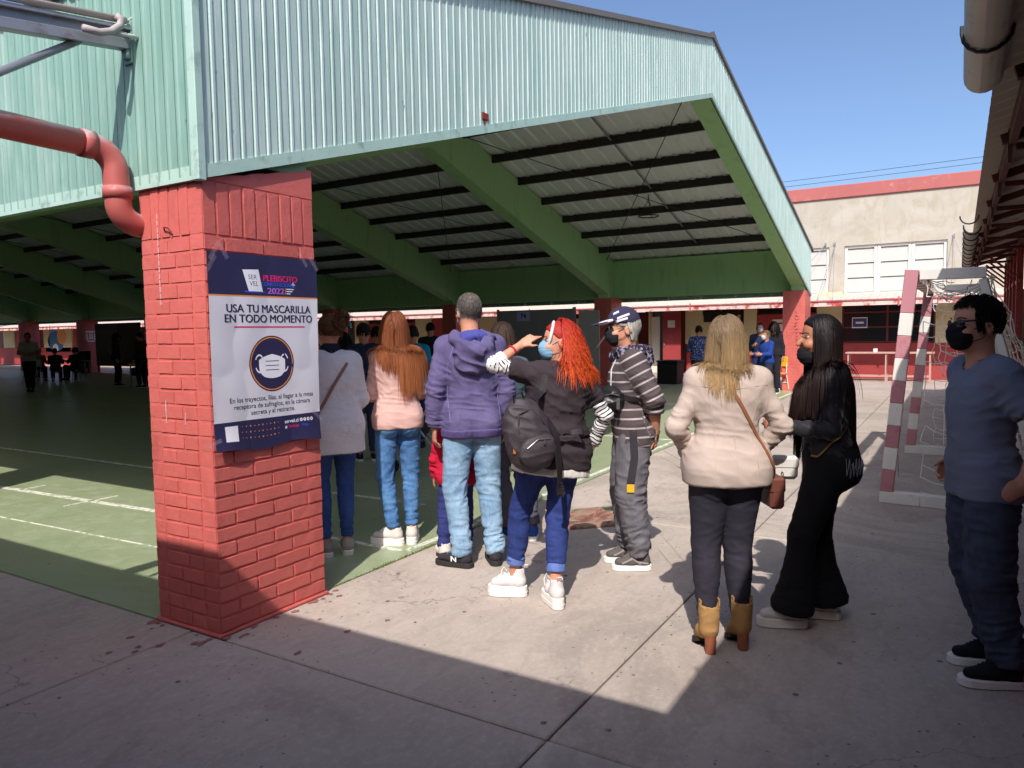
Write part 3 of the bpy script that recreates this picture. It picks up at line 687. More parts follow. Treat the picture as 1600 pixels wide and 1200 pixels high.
# mural far left
mu = part('mural', simple('mural_lilac', '8a8fc4', .8), [((FX-.03, 42.6, .8), (FX+.01, 45.4, 2.25))])
mb = MB(); mb.prism([(44.2+.9*math.cos(a), 1.45+.62*math.sin(a)) for a in np.linspace(0, 6.1, 24)], FX-.04, FX-.031, 'x'); mb.obj('blue_shape', simple('mural_blue', '3c74a8', .8), mu)
mb = MB(); mb.prism([(43.5+.5*math.cos(a), 1.75+.5*math.sin(a)) for a in np.linspace(0, 6.1, 24)], FX-.05, FX-.041, 'x'); mb.obj('orange_shape', simple('mural_orange', 'd89a5c', .8), mu)
mb = MB(); mb.prism([(44.2+.3*math.cos(a), 1.05+.25*math.sin(a)) for a in np.linspace(0, 6.1, 20)], FX-.06, FX-.051, 'x'); mb.obj('white_shape', MT['white'], mu)
# awning : individual sheets, red edge board
AZ0, AZ1, AX = 2.27, 2.50, 20.45
mbs = MB()
prof = []
for i in range(5):
    a = i*.2; prof += [(a, 0), (a+.10, 0), (a+.125, .02), (a+.175, .02)]
prof.append((1.0, 0))
vs = []
for a, b in prof: vs += [(AX, a, AZ0+.03+b), (FX-.003, a, AZ1+.03+b)]
mbs.add(vs, [(2*i, 2*i+2, 2*i+3, 2*i+1) for i in range(len(prof)-1)]); asm = mbs.mesh('awning_sheet', MT['awn'], fix=False)
for i in range(61): link('awning_sheet', asm, t, (0, yL+i*1.0, RNG.uniform(-.004, .004)))
for i in range(21):
    y0 = yL+i*2.9; part('awning_edge', MT['awnw'], [((AX-.03, y0+.004, AZ0-.13+RNG.uniform(-.01, .01)), (AX-.005, min(yR, y0+2.896), AZ0+.005))])
    part('awning_rail', MT['band'], [((AX-.06, y0+.004, AZ0+.007), (AX+.02, min(yR, y0+2.896), AZ0+.045))])
    part('awning_bracket', MT['redpaint'], [((AX-.07, y0+1.4, AZ0-.16), (AX-.04, y0+1.44, AZ0+.09))])
    mb = MB(); mb.bar((AX, y0+1.4, AZ0-.02), (FX-.04, y0+1.4, AZ1-.06), .04, .06); mb.obj('awning_rafter', MT['rust'], t)
# wire stays from the wall to the awning
for y0, y1 in ((.0, .32), (.02, -.1), (-3.05, -3.1), (-3.05, -3.6), (.3, 1.4)):
    mb = MB(); mb.tube([(FX-.01, y0+.05, 4.05), (AX, y1, AZ0+.06)], .008, 4); mb.obj('wire_stay', MT['steel'], t)
for y0 in (.04, .3, -3.05): part('wall_insulator', MT['steel'], [((FX-.06, y0, 4.02), (FX-.001, y0+.05, 4.1))])
part('step', simple('step_concrete', 'a8977f', .85), [((FX-.9, 2.9, 0), (FX-.035, 7.6, .08))], bevel=.01)
part('side_return', MT['stucco'], [((FX+.5, yT-.2, 2.6), (FX+9, yT, 5.3)), ((FX+8.8, -9, 0), (FX+9, yT-.21, 5.3))])
# notice in the window
s_ = part('window_notice', simple('sign_navy', '3b3a78', .5), [((FX+.008, -.84, 1.54), (FX+.019, -.46, 1.80))]); part('notice_margin', MT['white'], [((FX+.0055, -.86, 1.51), (FX+.0075, -.44, 1.545)), ((FX+.0055, -.86, 1.80), (FX+.0075, -.44, 1.83)), ((FX+.0055, -.86, 1.545), (FX+.0075, -.842, 1.80)), ((FX+.0055, -.458, 1.545), (FX+.0075, -.44, 1.80)), ((FX+.003, -.76, 1.64), (FX+.0045, -.54, 1.7))], s_)

# overhead cables
for k, (za, zb) in enumerate(((6.75, 7.05), (6.62, 6.93), (6.2, 6.55))):
    mb = MB(); pts = []
    for i in range(25):
        f = i/24; pts.append((27+k*.4, 26-52*f, za+.45+(zb-za)*f*2.2-.5*4*f*(1-f)))
    mb.tube(pts, .008, 5); tag(mb.obj('overhead_cable', MT['cable']), ['highest thin cable crossing the sky above the red parapet', 'middle thin cable just under the highest one in the sky', 'lowest thin cable over the red parapet'][k], 'cable', 'cables over the school')

# ------------------------------------------------------------------ tiled corridor wing on the right and behind the camera
t = thing('tiled_wing', 'old wing with clay tile eave, rusty rafters and a broken gutter along the right', 'building')
EY, EZ, XE = -3.40, 2.80, 15.6
sl = .30
part('roof_deck', MT['soffit'], [])if False else None
mb = MB()
prof = []
x = -6.2; i = 0
while x < XE:
    prof += [(x, 0), (x+.1, .022)]; x += .2
vs = []
for a, b in prof: vs += [(a, EY+.06, EZ-.035+b*.6), (a, EY-3.6, EZ-.035+b*.6+3.66*sl)]
mb.add(vs, [(2*k, 2*k+2, 2*k+3, 2*k+1) for k in range(len(prof)-1)]); mb.obj('soffit_sheet', MT['soffit'], t)
# clay tiles: eave course as separate tiles, the courses above joined
tb = MB(); n = 7
for s_, q in ((0, 0), (1, 0)):
    pass
vs = []
for yy, zz in ((0, 0), (-.42, .42*sl)):
    for k in range(n+1):
        a = math.pi*k/n; vs.append((math.cos(a)*.105, yy, zz+math.sin(a)*.065))
    for k in range(n+1):
        a = math.pi*k/n; vs.append((math.cos(a)*.09, yy, zz+math.sin(a)*.05-.002))
N1 = n+1
fs = [(k, k+1, 2*N1+k+1, 2*N1+k) for k in range(n)]+[(N1+k+1, N1+k, 3*N1+k, 3*N1+k+1) for k in range(n)]+[(k+1, k, N1+k, N1+k+1) for k in range(n)]
tb.add(vs, fs); tme = tb.mesh('roof_tile', MT['tile'], smooth=True)
x = -6.1
while x < XE:
    link('roof_tile', tme, t, (x, EY+RNG.uniform(-.03, .035), EZ+.012+RNG.uniform(-.01, .012)), (RNG.uniform(-.04, .04), 0, RNG.uniform(-.06, .06))); x += .225
mb = MB()
for r in range(1, 10):
    x = -6.1
    while x < XE:
        o = (x+RNG.uniform(-.01, .01), EY-.38*r, EZ+.014+.38*r*sl+RNG.uniform(-.006, .01)); mb.add([(o[0]+v[0], o[1]+v[1], o[2]+v[2]) for v in vs[:n+1]+vs[2*N1:2*N1+n+1]], [(k, k+1, N1+k+1, N1+k) for k in range(n)]); x += .225
stuff(mb.obj('tile_courses', MT['tile'], t, smooth=True))
part('eave_board', MT['rust'], [((-6.2, EY-.10, EZ-.13), (XE, EY-.06, EZ-.02))])
part('wall_plate', MT['rust'], [((-6.2, -4.06, EZ-.0), (XE, -3.98, EZ+.12))])
x = 0.4
while x < XE:
    mb = MB(); mb.bar((x, EY-.02, EZ-.09), (x, -4.62, EZ-.09+1.15*sl), .05, .06); mb.obj('rafter', MT['rust'], t)
    mb = MB(); mb.bar((x, EY-.10, EZ-.14), (x, -4.0, EZ-.14), .04, .04); mb.obj('tie_bar', MT['rust'], t)
    mb = MB(); mb.box((x-.03, EY-.08, EZ-.24), (x+.03, EY-.055, EZ-.03)); mb.obj('bracket_end', MT['rust'], t)
    x += 1.45
# wall of the wing: rendered wall low, red posts with mesh above
part('low_wall', MT['wain'], [((-6, -4.22, 0), (XE, -4.06, 1.0))]); part('grey_wall', simple('grey_render', '8f8a80', .9, scale=2), [((-6, -4.25, 1.001), (11.5, -4.08, 2.86))])
x = 11.6
while x < XE:
    part('red_post', MT['wain'], [((x, -4.05, 1.002), (x+.1, -3.96, EZ-.03))])
    mb = MB(); mb.bar((x+.05, -3.955, 2.3), (x+.05, -3.6, 2.62), .03, .03); mb.obj('post_strut', MT['wain'], t); x += .95
part('post_rail', MT['wain'], [((11.51, -4.04, 2.2), (XE, -3.985, 2.26)), ((11.51, -4.04, 1.5), (XE, -3.985, 1.55))])
mb = MB()
x = 11.5
while x < XE-1:
    for z in (1.1, 2.0, 2.9): pass
    mb.bar((x, -4.02, 1.0), (x+1.0, -4.02, 2.8), .006, .006); mb.bar((x+1.0, -4.02, 1.0), (x, -4.02, 2.8), .006, .006); x += .12
stuff(mb.obj('wire_mesh', MT['rust'], t)); part('inner_wall', MT['maroon'], [((-6, -7.1, 0), (XE, -7.0, 3.75))])
part('end_wall', MT['stucco'], [((XE, -7.1, 0), (XE+.2, -4.0, 2.25))])
# gutter pieces (half round, zinc)
def gutter(x0, x1, y, z, r=.085, n=9):
    mb = MB(); vs = []
    for xx in (x0, x1):
        for k in range(n+1):
            a = math.pi+math.pi*k/n; vs.append((xx, y+math.cos(a)*r, z+math.sin(a)*r))
        for k in range(n+1):
            a = math.pi+math.pi*k/n; vs.append((xx, y+math.cos(a)*(r-.006), z+math.sin(a)*(r-.006)))
    N = n+1; fs = []
    for k in range(n): fs += [(k, k+1, 2*N+k+1, 2*N+k), (N+k+1, N+k, 3*N+k, 3*N+k+1), (k, N+k, N+k+1, k+1), (2*N+k+1, 3*N+k+1, 3*N+k, 2*N+k)]
    mb.add(vs, fs); g_ = mb.obj('gutter', MT['guttr'], t, smooth=True)
    x = x0+.12
    while x < x1:
        mb = MB(); mb.tube([(x, y+math.cos(math.pi+math.pi*k/8)*(r+.008), z+math.sin(math.pi+math.pi*k/8)*(r+.008)) for k in range(9)]+[(x, y+r+.008, z+.03)], .008, 5); mb.obj('gutter_strap', MT['black'], g_); x += .75
GY = EY+.115
gutter(-4.0, 2.05, GY-.01, EZ-.02); gutter(8.2, 15.3, GY-.04, EZ-.06)
mb = MB(); mb.tube([(7.2, GY+math.cos(math.pi+math.pi*k/8)*.09, EZ-.06+math.sin(math.pi+math.pi*k/8)*.09) for k in range(9)], .008, 5); mb.obj('bare_gutter_hook', MT['black'], t)

t = thing('corridor_wing', 'school wing with a deep tiled eave facing the hall, behind the viewer', 'building')
EX = -2.19
mb = MB(); mb.prism([(EX, EZ), (EX-4.4, EZ+4.4*.36), (EX-4.4, EZ+4.4*.36+.1), (EX, EZ+.09)], -7.0, 45, 'y'); mb.obj('roof', MT['tile'], t)
part('wall', MT['stucco'], [((-4.9, -3.0, 0), (-4.7, 45, 3.5))]); part('eave_gutter', MT['guttr'], [((EX+.005, -3.3, EZ-.07), (EX+.09, 45, EZ+.02))])
part('end_wall', MT['stucco'], [((-7, -7.3, 0), (-6.2, 45, 3.9))])
for k in range(10): part('post', MT['wain'], [((-2.40, 1.8+4.6*k, 0), (-2.28, 1.92+4.6*k, 2.82))])

# ------------------------------------------------------------------ goal
t = thing('football_goal', 'red and white banded steel goal with a torn white net, by the right wing', 'goal', group=None)
GP = simple('goal_pink_red', 'b57a81', .6, dirt='9a5d66', var=.1); GWH = simple('goal_white', 'd9d5cd', .6, dirt='9a7f5e', dirt_at=(.62, .7), streak=(8, 8, 2))
PS = .105
def post(xb, yb, xt, yt, zt):
    p = MB(); a, b = Vector((xb, yb, .10)), Vector((xt, yt, zt))
    p.bar(a, b, PS*.7, PS*.7); root = p.obj('post', GWH, t)
    zs_ = [.10, .295, .49, .685, .88, 1.075, 1.27, 1.465, 1.66, zt]
    for i in range(len(zs_)-1):
        f0, f1 = (zs_[i]-.10)/(zt-.10), (zs_[i+1]-.10)/(zt-.10)
        mb = MB(); mb.bar(a.lerp(b, f0), a.lerp(b, f1-.001), PS, PS, (1, 0, 0)); mb.obj('painted_band', GP if i % 2 == 0 else GWH, root, bevel=.004)
TZ = 2.03
post(4.84, -2.70, 4.90, -2.86, TZ); post(7.80, -2.74, 7.84, -2.90, TZ)
def gbar(name, p, q, m_, s_=.09):
    mb = MB(); mb.bar(p, q, s_, s_); mb.obj(name, m_, t, bevel=.004)
gbar('base_bar', (4.84, -2.65, .05), (4.74, -3.86, .05), GWH, .1); gbar('base_bar', (7.80, -2.68, .05), (7.70, -3.86, .05), GWH, .1)
gbar('back_bar', (4.80, -3.95, .05), (7.66, -3.86, .05), GWH)
gbar('top_arm', (4.90, -2.92, TZ-.045), (4.88, -3.40, TZ-.05), GWH); gbar('top_arm', (7.84, -2.96, TZ-.045), (7.82, -3.44, TZ-.05), GWH)
gbar('back_leg', (4.88, -3.38, TZ-.1), (4.76, -3.84, .1), GWH, .06); gbar('back_leg', (7.82, -3.42, TZ-.1), (7.71, -3.84, .1), GWH, .06)
n = 11
a, b = Vector((4.955, -2.86, TZ-.05)), Vector((7.785, -2.90, TZ-.05))
for i in range(n):
    mb = MB(); mb.bar(a.lerp(b, i/n), a.lerp(b, (i+1)/n-.0005), PS, PS*.9); mb.obj('crossbar_band', GWH if i % 2 == 0 else GP, t, bevel=.004)
NET = simple('net_cord', 'd8d3c8', .8); NETD = simple('net_cord_grey', 'a39a90', .8)
def net(f, nu, nv, holes, mat):
    mb = MB(); P = [[Vector(f(i/nu, j/nv))+Vector(RNG.normal(0, .016, 3)) for j in range(nv+1)] for i in range(nu+1)]
    for i in range(nu+1):
        for j in range(nv+1):
            for di, dj in ((1, 0), (0, 1)):
                if i+di <= nu and j+dj <= nv and RNG.rand() > holes:
                    p, q = P[i][j], P[i+di][j+dj]; mb.tube([p, (p+q)/2+Vector((RNG.normal(0, .008), RNG.normal(0, .008), -.012)), q], .0045, 3, cap=False)
    return mb.obj('net', mat, t)
def sag(x0, x1):
    def f(u, v):
        y0, z0 = -3.42, TZ-.08; y1, z1 = -3.86, .12
        return (x0+(x1-x0)*u, y0+(y1-y0)*v-.12*math.sin(v*3.14), z0+(z1-z0)*v-.1*math.sin(u*3.14)*math.sin(v*3.14))
    return f
stuff(net(sag(4.88, 7.82), 22, 16, .12, NET)); stuff(net(lambda u, v: (4.9-.04*v, -2.95-(.47+.45*v)*u-.02, TZ-.09-(TZ-.2)*v-.05*math.sin(u*3.1)), 5, 16, .3, NET)); stuff(net(lambda u, v: (7.84-.04*v, -2.98-(.47+.45*v)*u, TZ-.09-(TZ-.2)*v-.05*math.sin(u*3.1)), 6, 16, .1, NET)); stuff(net(lambda u, v: (4.9+2.9*u, -2.95-.5*v, TZ-.07-.16*math.sin(v*3.1)*(.5+.5*math.sin(u*9)**2)), 14, 3, .4, NETD))
mb = MB()
for i in range(9):
    p = [Vector((4.93, -2.80+RNG.normal(0, .02), 2.0-.2*i))+Vector(RNG.normal(0, .02, 3)) for i in range(10)]
mb.tube(p, .005, 4); mb.obj('loose_cord', NETD, t)

# ------------------------------------------------------------------ furniture and small things
t = thing('frame_table', 'long table frame of pink steel tube by the red wall under the windows', 'table', (20.8, -1.5, 0))
PK = simple('pinkish_steel', 'b58f83', .6)
mb = MB(); mb.box((-.3, -1.15, .79), (.3, 1.05, .83)); mb.obj('table_top', PK, t, bevel=.004)
for x_ in (-.25, .25):
    for y_ in (-1.05, .02, .98):
        mb = MB(); mb.bar((x_, y_, 0), (x_, y_, .79), .035, .035); mb.obj('leg', PK, t)
    mb = MB(); mb.bar((x_, -1.05, .16), (x_, .98, .16), .03, .03); mb.obj('rail', PK, t)
mb = MB(); mb.box((-.05, -.05, 0), (.05, .05, .1)); tag(mb.obj('white_box', MT['white'], loc=(20.75, -1.2, .83)), 'small cream carton standing on the long steel table frame', 'box')
def chair(label, loc, rz, shell, group, tube):
    t = thing('school_chair', label, 'chair', loc, rz, group)
    mb = MB(); mb.box((-.2, -.19, .43), (.2, .19, .45)); mb.obj('seat', shell, t, bevel=.008)
    mb = MB(); mb.prism([(-.2, .62), (-.17, .60), (.17, .60), (.2, .62), (.2, .80), (.15, .85), (-.15, .85), (-.2, .80)], -.215, -.195, 'y'); mb.obj('backrest', shell, t, bevel=.005)
    for sx in (-1, 1):
        mb = MB(); mb.tube([(sx*.2, -.28, 0), (sx*.17, -.185, .42), (sx*.17, -.215, .83)], .012, 6); mb.obj('rear_leg', tube, t)
        mb = MB(); mb.tube([(sx*.2, .24, 0), (sx*.17, .17, .42)], .012, 6); mb.obj('front_leg', tube, t)
    mb = MB(); mb.tube([(-.19, -.23, .2), (.19, -.23, .2)], .01, 6); mb.obj('stretcher', tube, t)
    return t
chair('yellow school chair with pale legs beside the sunlit red pillar', (16.5, .62, 0), math.radians(75), MT['yellow'], None, MT['white'])
for i, (x, y, a, lb) in enumerate(((11.2, 24.9, 20, 'grey chair with its back to the walking man, in the shaded hall'), (12.0, 26.2, 200, 'dark chair at the far voting table in the hall'), (13.6, 26.2, 160, 'empty dark chair beside the far voting table'))):
    chair(lb, (x, y, 0), math.radians(a), MT['grey'] if i == 0 else MT['black'], 'chairs in the back of the hall', MT['steel'])
def table(label, loc, rz, L, W, h, top, leg):
    t = thing('school_table', label, 'table', loc, rz)
    mb = MB(); mb.box((-L/2, -W/2, h-.03), (L/2, W/2, h)); mb.obj('table_top', top, t, bevel=.005)
    for sx in (-1, 1):
        for sy in (-1, 1):
            mb = MB(); mb.bar((sx*(L/2-.05), sy*(W/2-.05), 0), (sx*(L/2-.05), sy*(W/2-.05), h-.03), .03, .03); mb.obj('leg', leg, t)
    return t
table('table where people sit voting at the far left of the hall', (12.7, 25.7, 0), math.radians(-30), 1.8, .6, .74, MT['grey'], MT['steel'])
table('small table by the dark partition with people leaning over it', (11.75, 19.0, 0), math.radians(-30), 1.0, .5, .74, MT['white'], MT['steel'])
table('white topped table in the sun left of the dark red pillar', (18.0, 6.4, 0), math.radians(90), .9, .6, .95, MT['white'], MT['redpaint'])
mb = MB(); mb.box((17.98, 6.02, .55), (17.995, 6.75, .93)); tag(mb.obj('white_banner', MT['white']), 'white sheet hung on the front of the sunny white table', 'banner')
mb = MB(); mb.box((-.3, -.3, 0), (.3, .3, .62)); mb.box((-.32, -.32, .62), (.32, .32, .68)); tag(mb.obj('dark_crate', MT['black'], loc=(18.2, 3.9, 0), bevel=.02), 'dark crate on the ground in front of the red door', 'crate')
# voting booth partition with the number 74
t = thing('grey_partition', 'grey partition panel bearing the number 74', 'partition')
for a, b in ((8.02, 6.75), (6.74, 5.68)):
    mb = MB(); mb.box((15.5, b, .03), (15.54, a, 2.16)); mb.obj('panel', MT['grey'], t, bevel=.004)
mb = MB(); mb.box((15.49, 5.60, 0), (15.55, 5.675, 2.2)); mb.box((15.49, 8.025, 0), (15.55, 8.08, 2.2)); mb.obj('panel_post', MT['steel'], t)
mb = MB(); mb.box((15.492, 7.0, 1.86), (15.498, 7.42, 2.12)); mb.obj('number_sheet', simple('pale_blue_paper', 'a9b0dd', .7, var=.03), t)
me = text_mesh('74', .19, 'CENTER', 0, .03); me.materials.clear(); me.materials.append(simple('black_ink', '191a24', .7, var=0))
link('number', me, t, (15.489, 7.21, 1.93), (math.pi/2, 0, -math.pi/2))
mb = MB(); mb.box((15.6, 4.95, .03), (15.64, 5.55, 2.1)); tag(mb.obj('pale_panel', simple('pale_grey_board', 'a7a49f', .7), bevel=.004), 'narrow pale board standing beside the grey partition numbered 74', 'panel')
t = thing('dark_partition', 'dark brown partition panel at the far left of the hall', 'partition')
mb = MB(); mb.box((17.0, 27.6, .3), (17.05, 29.3, 2.25)); mb.obj('panel', simple('brown_board', '4a4038', .8), t); mb = MB(); mb.box((17.0, 29.31, .3), (17.05, 31.1, 2.25)); mb.obj('panel', simple('grey_board', '55524f', .8), t)
mb = MB(); 
for y_ in (27.7, 29.3, 31.0): mb.box((17.0, y_-.03, 0), (17.05, y_+.03, .299))
mb.obj('panel_foot', MT['black'], t)
mb = MB(); mb.prism([(.3*math.cos(a), .3*math.sin(a)) for a in np.linspace(0, 6.2832, 15)[:-1]], 0, .95); mb.prism([(.32*math.cos(a), .32*math.sin(a)) for a in np.linspace(0, 6.2832, 15)[:-1]], .951, 1.0); tag(mb.obj('black_bin', MT['black'], loc=(16.35, 31.0, 0)), 'black bin at the foot of the pillar with the crest', 'bin')
# pushchair handle glimpsed between the queue
t = thing('pushchair', 'dark folded pushchair with curved handle behind the auburn haired woman', 'pushchair', (3.9, 1.75, 0), math.radians(35))
mb = MB()
for sx in (-.2, .2): mb.tube([(sx, .35, .12), (sx, .0, .62), (sx, -.2, .95)], .012, 6); mb.tube([(sx, -.3, .12), (sx, .05, .6)], .012, 6)
mb.obj('frame', MT['steel'], t)
mb = MB(); mb.tube([(-.2, -.2, .95), (-.21, -.28, 1.02), (-.12, -.33, 1.05), (.12, -.33, 1.05), (.21, -.28, 1.02), (.2, -.2, .95)], .016, 7); mb.obj('handle', MT['black'], t)
mb = MB(); mb.prism([(.3, .3), (.28, .36), (-.1, .5), (-.2, .9), (-.12, .9), (0, .55), (.34, .42)], -.17, .17, 'x'); mb.obj('seat', MT['black'], t, bevel=.01)
for sx in (-.22, .22):
    for sy in (.35, -.3):
        mb = MB(); mb.tube([(sx-.02, sy, .09), (sx+.02, sy, .09)], .09, 14); mb.obj('wheel', MT['black'], t)

t = thing('end_building', 'single storey cream school block with red base closing the far end of the yard', 'building')
part('wall', MT['stucco'], [((-6, 49, 0), (21.0, 49.4, 3.6))]); part('wainscot', MT['wain'], [((-6, 48.95, 0), (21.0, 48.995, 1.1))], bevel=.004); part('parapet_band', MT['band'], [((-6.05, 48.9, 3.602), (21.05, 49.45, 3.95))])
for k in range(7):
    x0 = -4.5+3.6*k; f = part('window', MT['maroon'], [((x0, 48.93, 1.3), (x0+.06, 48.99, 2.6)), ((x0+1.94, 48.93, 1.3), (x0+2, 48.99, 2.6)), ((x0+.061, 48.93, 1.3), (x0+1.939, 48.99, 1.36)), ((x0+.061, 48.93, 2.54), (x0+1.939, 48.99, 2.6)), ((x0+.97, 48.93, 1.361), (x0+1.03, 48.99, 2.539))]); mb = MB(); mb.box((x0+.061, 48.95, 1.361), (x0+1.939, 48.96, 2.539)); mb.obj('pane', MT['glass'], f)
# ------------------------------------------------------------------ sculpting kit: distance fields turned into one skin
V3 = lambda *a: np.array(a, float)
def unit(v): v = np.asarray(v, float); return v/max(1e-9, np.linalg.norm(v))
def smin(a, b, k):
    if k <= 0: return np.minimum(a, b)
    h = np.clip(.5+.5*(b-a)/k, 0, 1); return b+(a-b)*h-k*h*(1-h)
class Cone:
    def __init__(s, a, b, prof, ks=1., kf=1., side=None, t0=None, t1=None):
        s.a, s.b = np.asarray(a, float), np.asarray(b, float); s.p = np.atleast_1d(np.asarray(prof, float)); s.t0, s.t1 = t0, t1
        s.ab = s.b-s.a; s.L = np.linalg.norm(s.ab); s.ax = s.ab/s.L; s.ks, s.kf = ks, kf; s.an = ks != 1 or kf != 1
        if s.an:
            sd_ = np.asarray(side, float); sd_ = sd_-s.ax*sd_.dot(s.ax); s.sd = unit(sd_); s.fr = np.cross(s.ax, s.sd)
        R = s.p.max()*max(1, ks, kf)
        s.lo, s.hi = np.minimum(s.a, s.b)-R, np.maximum(s.a, s.b)+R
    def __call__(s, X, Y, Z):
        dx, dy, dz = X-s.a[0], Y-s.a[1], Z-s.a[2]
        t = (dx*s.ax[0]+dy*s.ax[1]+dz*s.ax[2])/s.L; tc = np.clip(t, 0, 1); k = tc*s.L
        qx, qy, qz = dx-k*s.ax[0], dy-k*s.ax[1], dz-k*s.ax[2]
        r = np.interp(tc, np.linspace(0, 1, len(s.p)), s.p) if len(s.p) > 1 else s.p[0]
        if s.an:
            u = qx*s.sd[0]+qy*s.sd[1]+qz*s.sd[2]; v = qx*s.fr[0]+qy*s.fr[1]+qz*s.fr[2]; w_ = qx*s.ax[0]+qy*s.ax[1]+qz*s.ax[2]
            d = np.sqrt((u/s.ks)**2+(v/s.kf)**2+w_*w_)-r
        else: d = np.sqrt(qx*qx+qy*qy+qz*qz)-r
        if s.t1 is not None: d = np.maximum(d, (t-s.t1)*s.L)
        if s.t0 is not None: d = np.maximum(d, (s.t0-t)*s.L)
        return d
class Ell:
    def __init__(s, c, r, R=None):
        s.c, s.r = np.asarray(c, float), np.asarray(r, float); s.R = R; e = s.r.max() if R is not None else s.r
        s.lo, s.hi = s.c-e, s.c+e
    def __call__(s, X, Y, Z):
        x, y, z = X-s.c[0], Y-s.c[1], Z-s.c[2]
        if s.R is not None: M = s.R; x, y, z = x*M[0, 0]+y*M[1, 0]+z*M[2, 0], x*M[0, 1]+y*M[1, 1]+z*M[2, 1], x*M[0, 2]+y*M[1, 2]+z*M[2, 2]
        k0 = np.sqrt((x/s.r[0])**2+(y/s.r[1])**2+(z/s.r[2])**2)+1e-9; k1 = np.sqrt((x/s.r[0]**2)**2+(y/s.r[1]**2)**2+(z/s.r[2]**2)**2)+1e-9
        return k0*(k0-1)/k1
class Loft:
    """stations (t, half width, half depth, y shift) along the axis o -> o+up*L; R columns: right, forward, up"""
    def __init__(s, o, R, L, st, ease=0, n=2.3, t0=None, t1=None):
        s.o, s.R, s.L, s.n = np.asarray(o, float), R, L, n; st = np.array(st, float); s.t0, s.t1 = (st[0, 0] if t0 is None else t0), (st[-1, 0] if t1 is None else t1)
        tt = np.linspace(st[0, 0], st[-1, 0], 80); sm = lambda c: np.convolve(np.pad(np.interp(tt, st[:, 0], st[:, c]), 5, 'edge'), np.ones(11)/11, 'valid')
        s.tt = tt; s.A, s.B, s.C = sm(1)+ease, sm(2)+ease, sm(3)
        m = max(s.A.max(), s.B.max())+.05; e = np.array([s.o+R[:, 2]*L*s.t0, s.o+R[:, 2]*L*s.t1]); s.lo, s.hi = e.min(0)-m, e.max(0)+m
    def __call__(s, X, Y, Z):
        x, y, z = X-s.o[0], Y-s.o[1], Z-s.o[2]; M = s.R
        u, v, w_ = x*M[0, 0]+y*M[1, 0]+z*M[2, 0], x*M[0, 1]+y*M[1, 1]+z*M[2, 1], (x*M[0, 2]+y*M[1, 2]+z*M[2, 2])/s.L
        t = np.clip(w_, s.t0, s.t1); a, b, c = np.interp(t, s.tt, s.A), np.interp(t, s.tt, s.B), np.interp(t, s.tt, s.C)
        d = ((np.abs(u/a)**s.n+np.abs((v-c)/b)**s.n)**(1/s.n)-1)*np.minimum(a, b)
        return np.maximum(d, np.maximum(w_-s.t1, s.t0-w_)*s.L)
class Cut:
    def __init__(s, p, o, n): s.p, s.o, s.n = p, np.asarray(o, float), np.asarray(n, float); s.lo, s.hi = p.lo, p.hi
    def __call__(s, X, Y, Z): return np.maximum(s.p(X, Y, Z), (X-s.o[0])*s.n[0]+(Y-s.o[1])*s.n[1]+(Z-s.o[2])*s.n[2])
class Wrap:
    """a whole shape as one primitive, swollen by off, kept between two planes along an axis"""
    def __init__(s, sh, off, o, ax, L, t0, t1):
        s.sh, s.off, s.o, s.ax, s.L, s.t0, s.t1 = sh, off, o, ax, L, t0, t1; c = o+ax*L*(t0+t1)/2; s.lo, s.hi = c-.36, c+.36
    def __call__(s, X, Y, Z):
        w_ = ((X-s.o[0])*s.ax[0]+(Y-s.o[1])*s.ax[1]+(Z-s.o[2])*s.ax[2])/s.L; d = np.full(np.broadcast(X, Y, Z).shape, 9.)
        for pr, k, sg in s.sh: d = smin(d, pr(X, Y, Z), k)
        return np.maximum(d-s.off, np.maximum(w_-s.t1, s.t0-w_)*s.L)
class Shape:
    def __init__(s): s.p = []; s.cuts = []
    def add(s, prim, k=.02): s.p.append((prim, k, 1)); return s
    def sub(s, prim, k=.01): s.p.append((prim, k, -1)); return s
    def at(s, P):
        X, Y, Z = P[:, 0], P[:, 1], P[:, 2]; d = np.full(len(P), 9.)
        for pr, k, sg in s.p: d = smin(d, pr(X, Y, Z), k) if sg > 0 else -smin(-d, pr(X, Y, Z), k)
        for c in s.cuts: d = np.maximum(d, c(X, Y, Z))
        return d
    def grad(s, P, e=.004):
        g = np.stack([s.at(P+V3(*(e if i == j else 0 for j in range(3))))-s.at(P-V3(*(e if i == j else 0 for j in range(3)))) for i in range(3)], 1)
        return g/np.maximum(1e-9, np.linalg.norm(g, axis=1))[:, None]
    def field(s, h, mar=.03):
        adds = [q for q in s.p if q[2] > 0]
        lo = np.min([q[0].lo for q in adds], 0)-mar; hi = np.max([q[0].hi for q in adds], 0)+mar
        n = np.ceil((hi-lo)/h).astype(int)+1; ax = [lo[i]+h*np.arange(n[i]) for i in range(3)]
        D = np.full(n, .3, np.float32)
        for pr, k, sg in s.p:
            i0 = np.clip(np.floor((pr.lo-mar-k-lo)/h).astype(int), 0, n-1); i1 = np.clip(np.ceil((pr.hi+mar+k-lo)/h).astype(int)+1, 1, n)
            sl_ = tuple(slice(i0[i], i1[i]) for i in range(3))
            X = ax[0][sl_[0]][:, None, None]; Y = ax[1][sl_[1]][None, :, None]; Z = ax[2][sl_[2]][None, None, :]
            v = pr(X, Y, Z)
            D[sl_] = smin(D[sl_], v, k) if sg > 0 else -smin(-D[sl_], v, k)
        for c in s.cuts: D = np.maximum(D, c(ax[0][:, None, None], ax[1][None, :, None], ax[2][None, None, :]))
        return D, lo
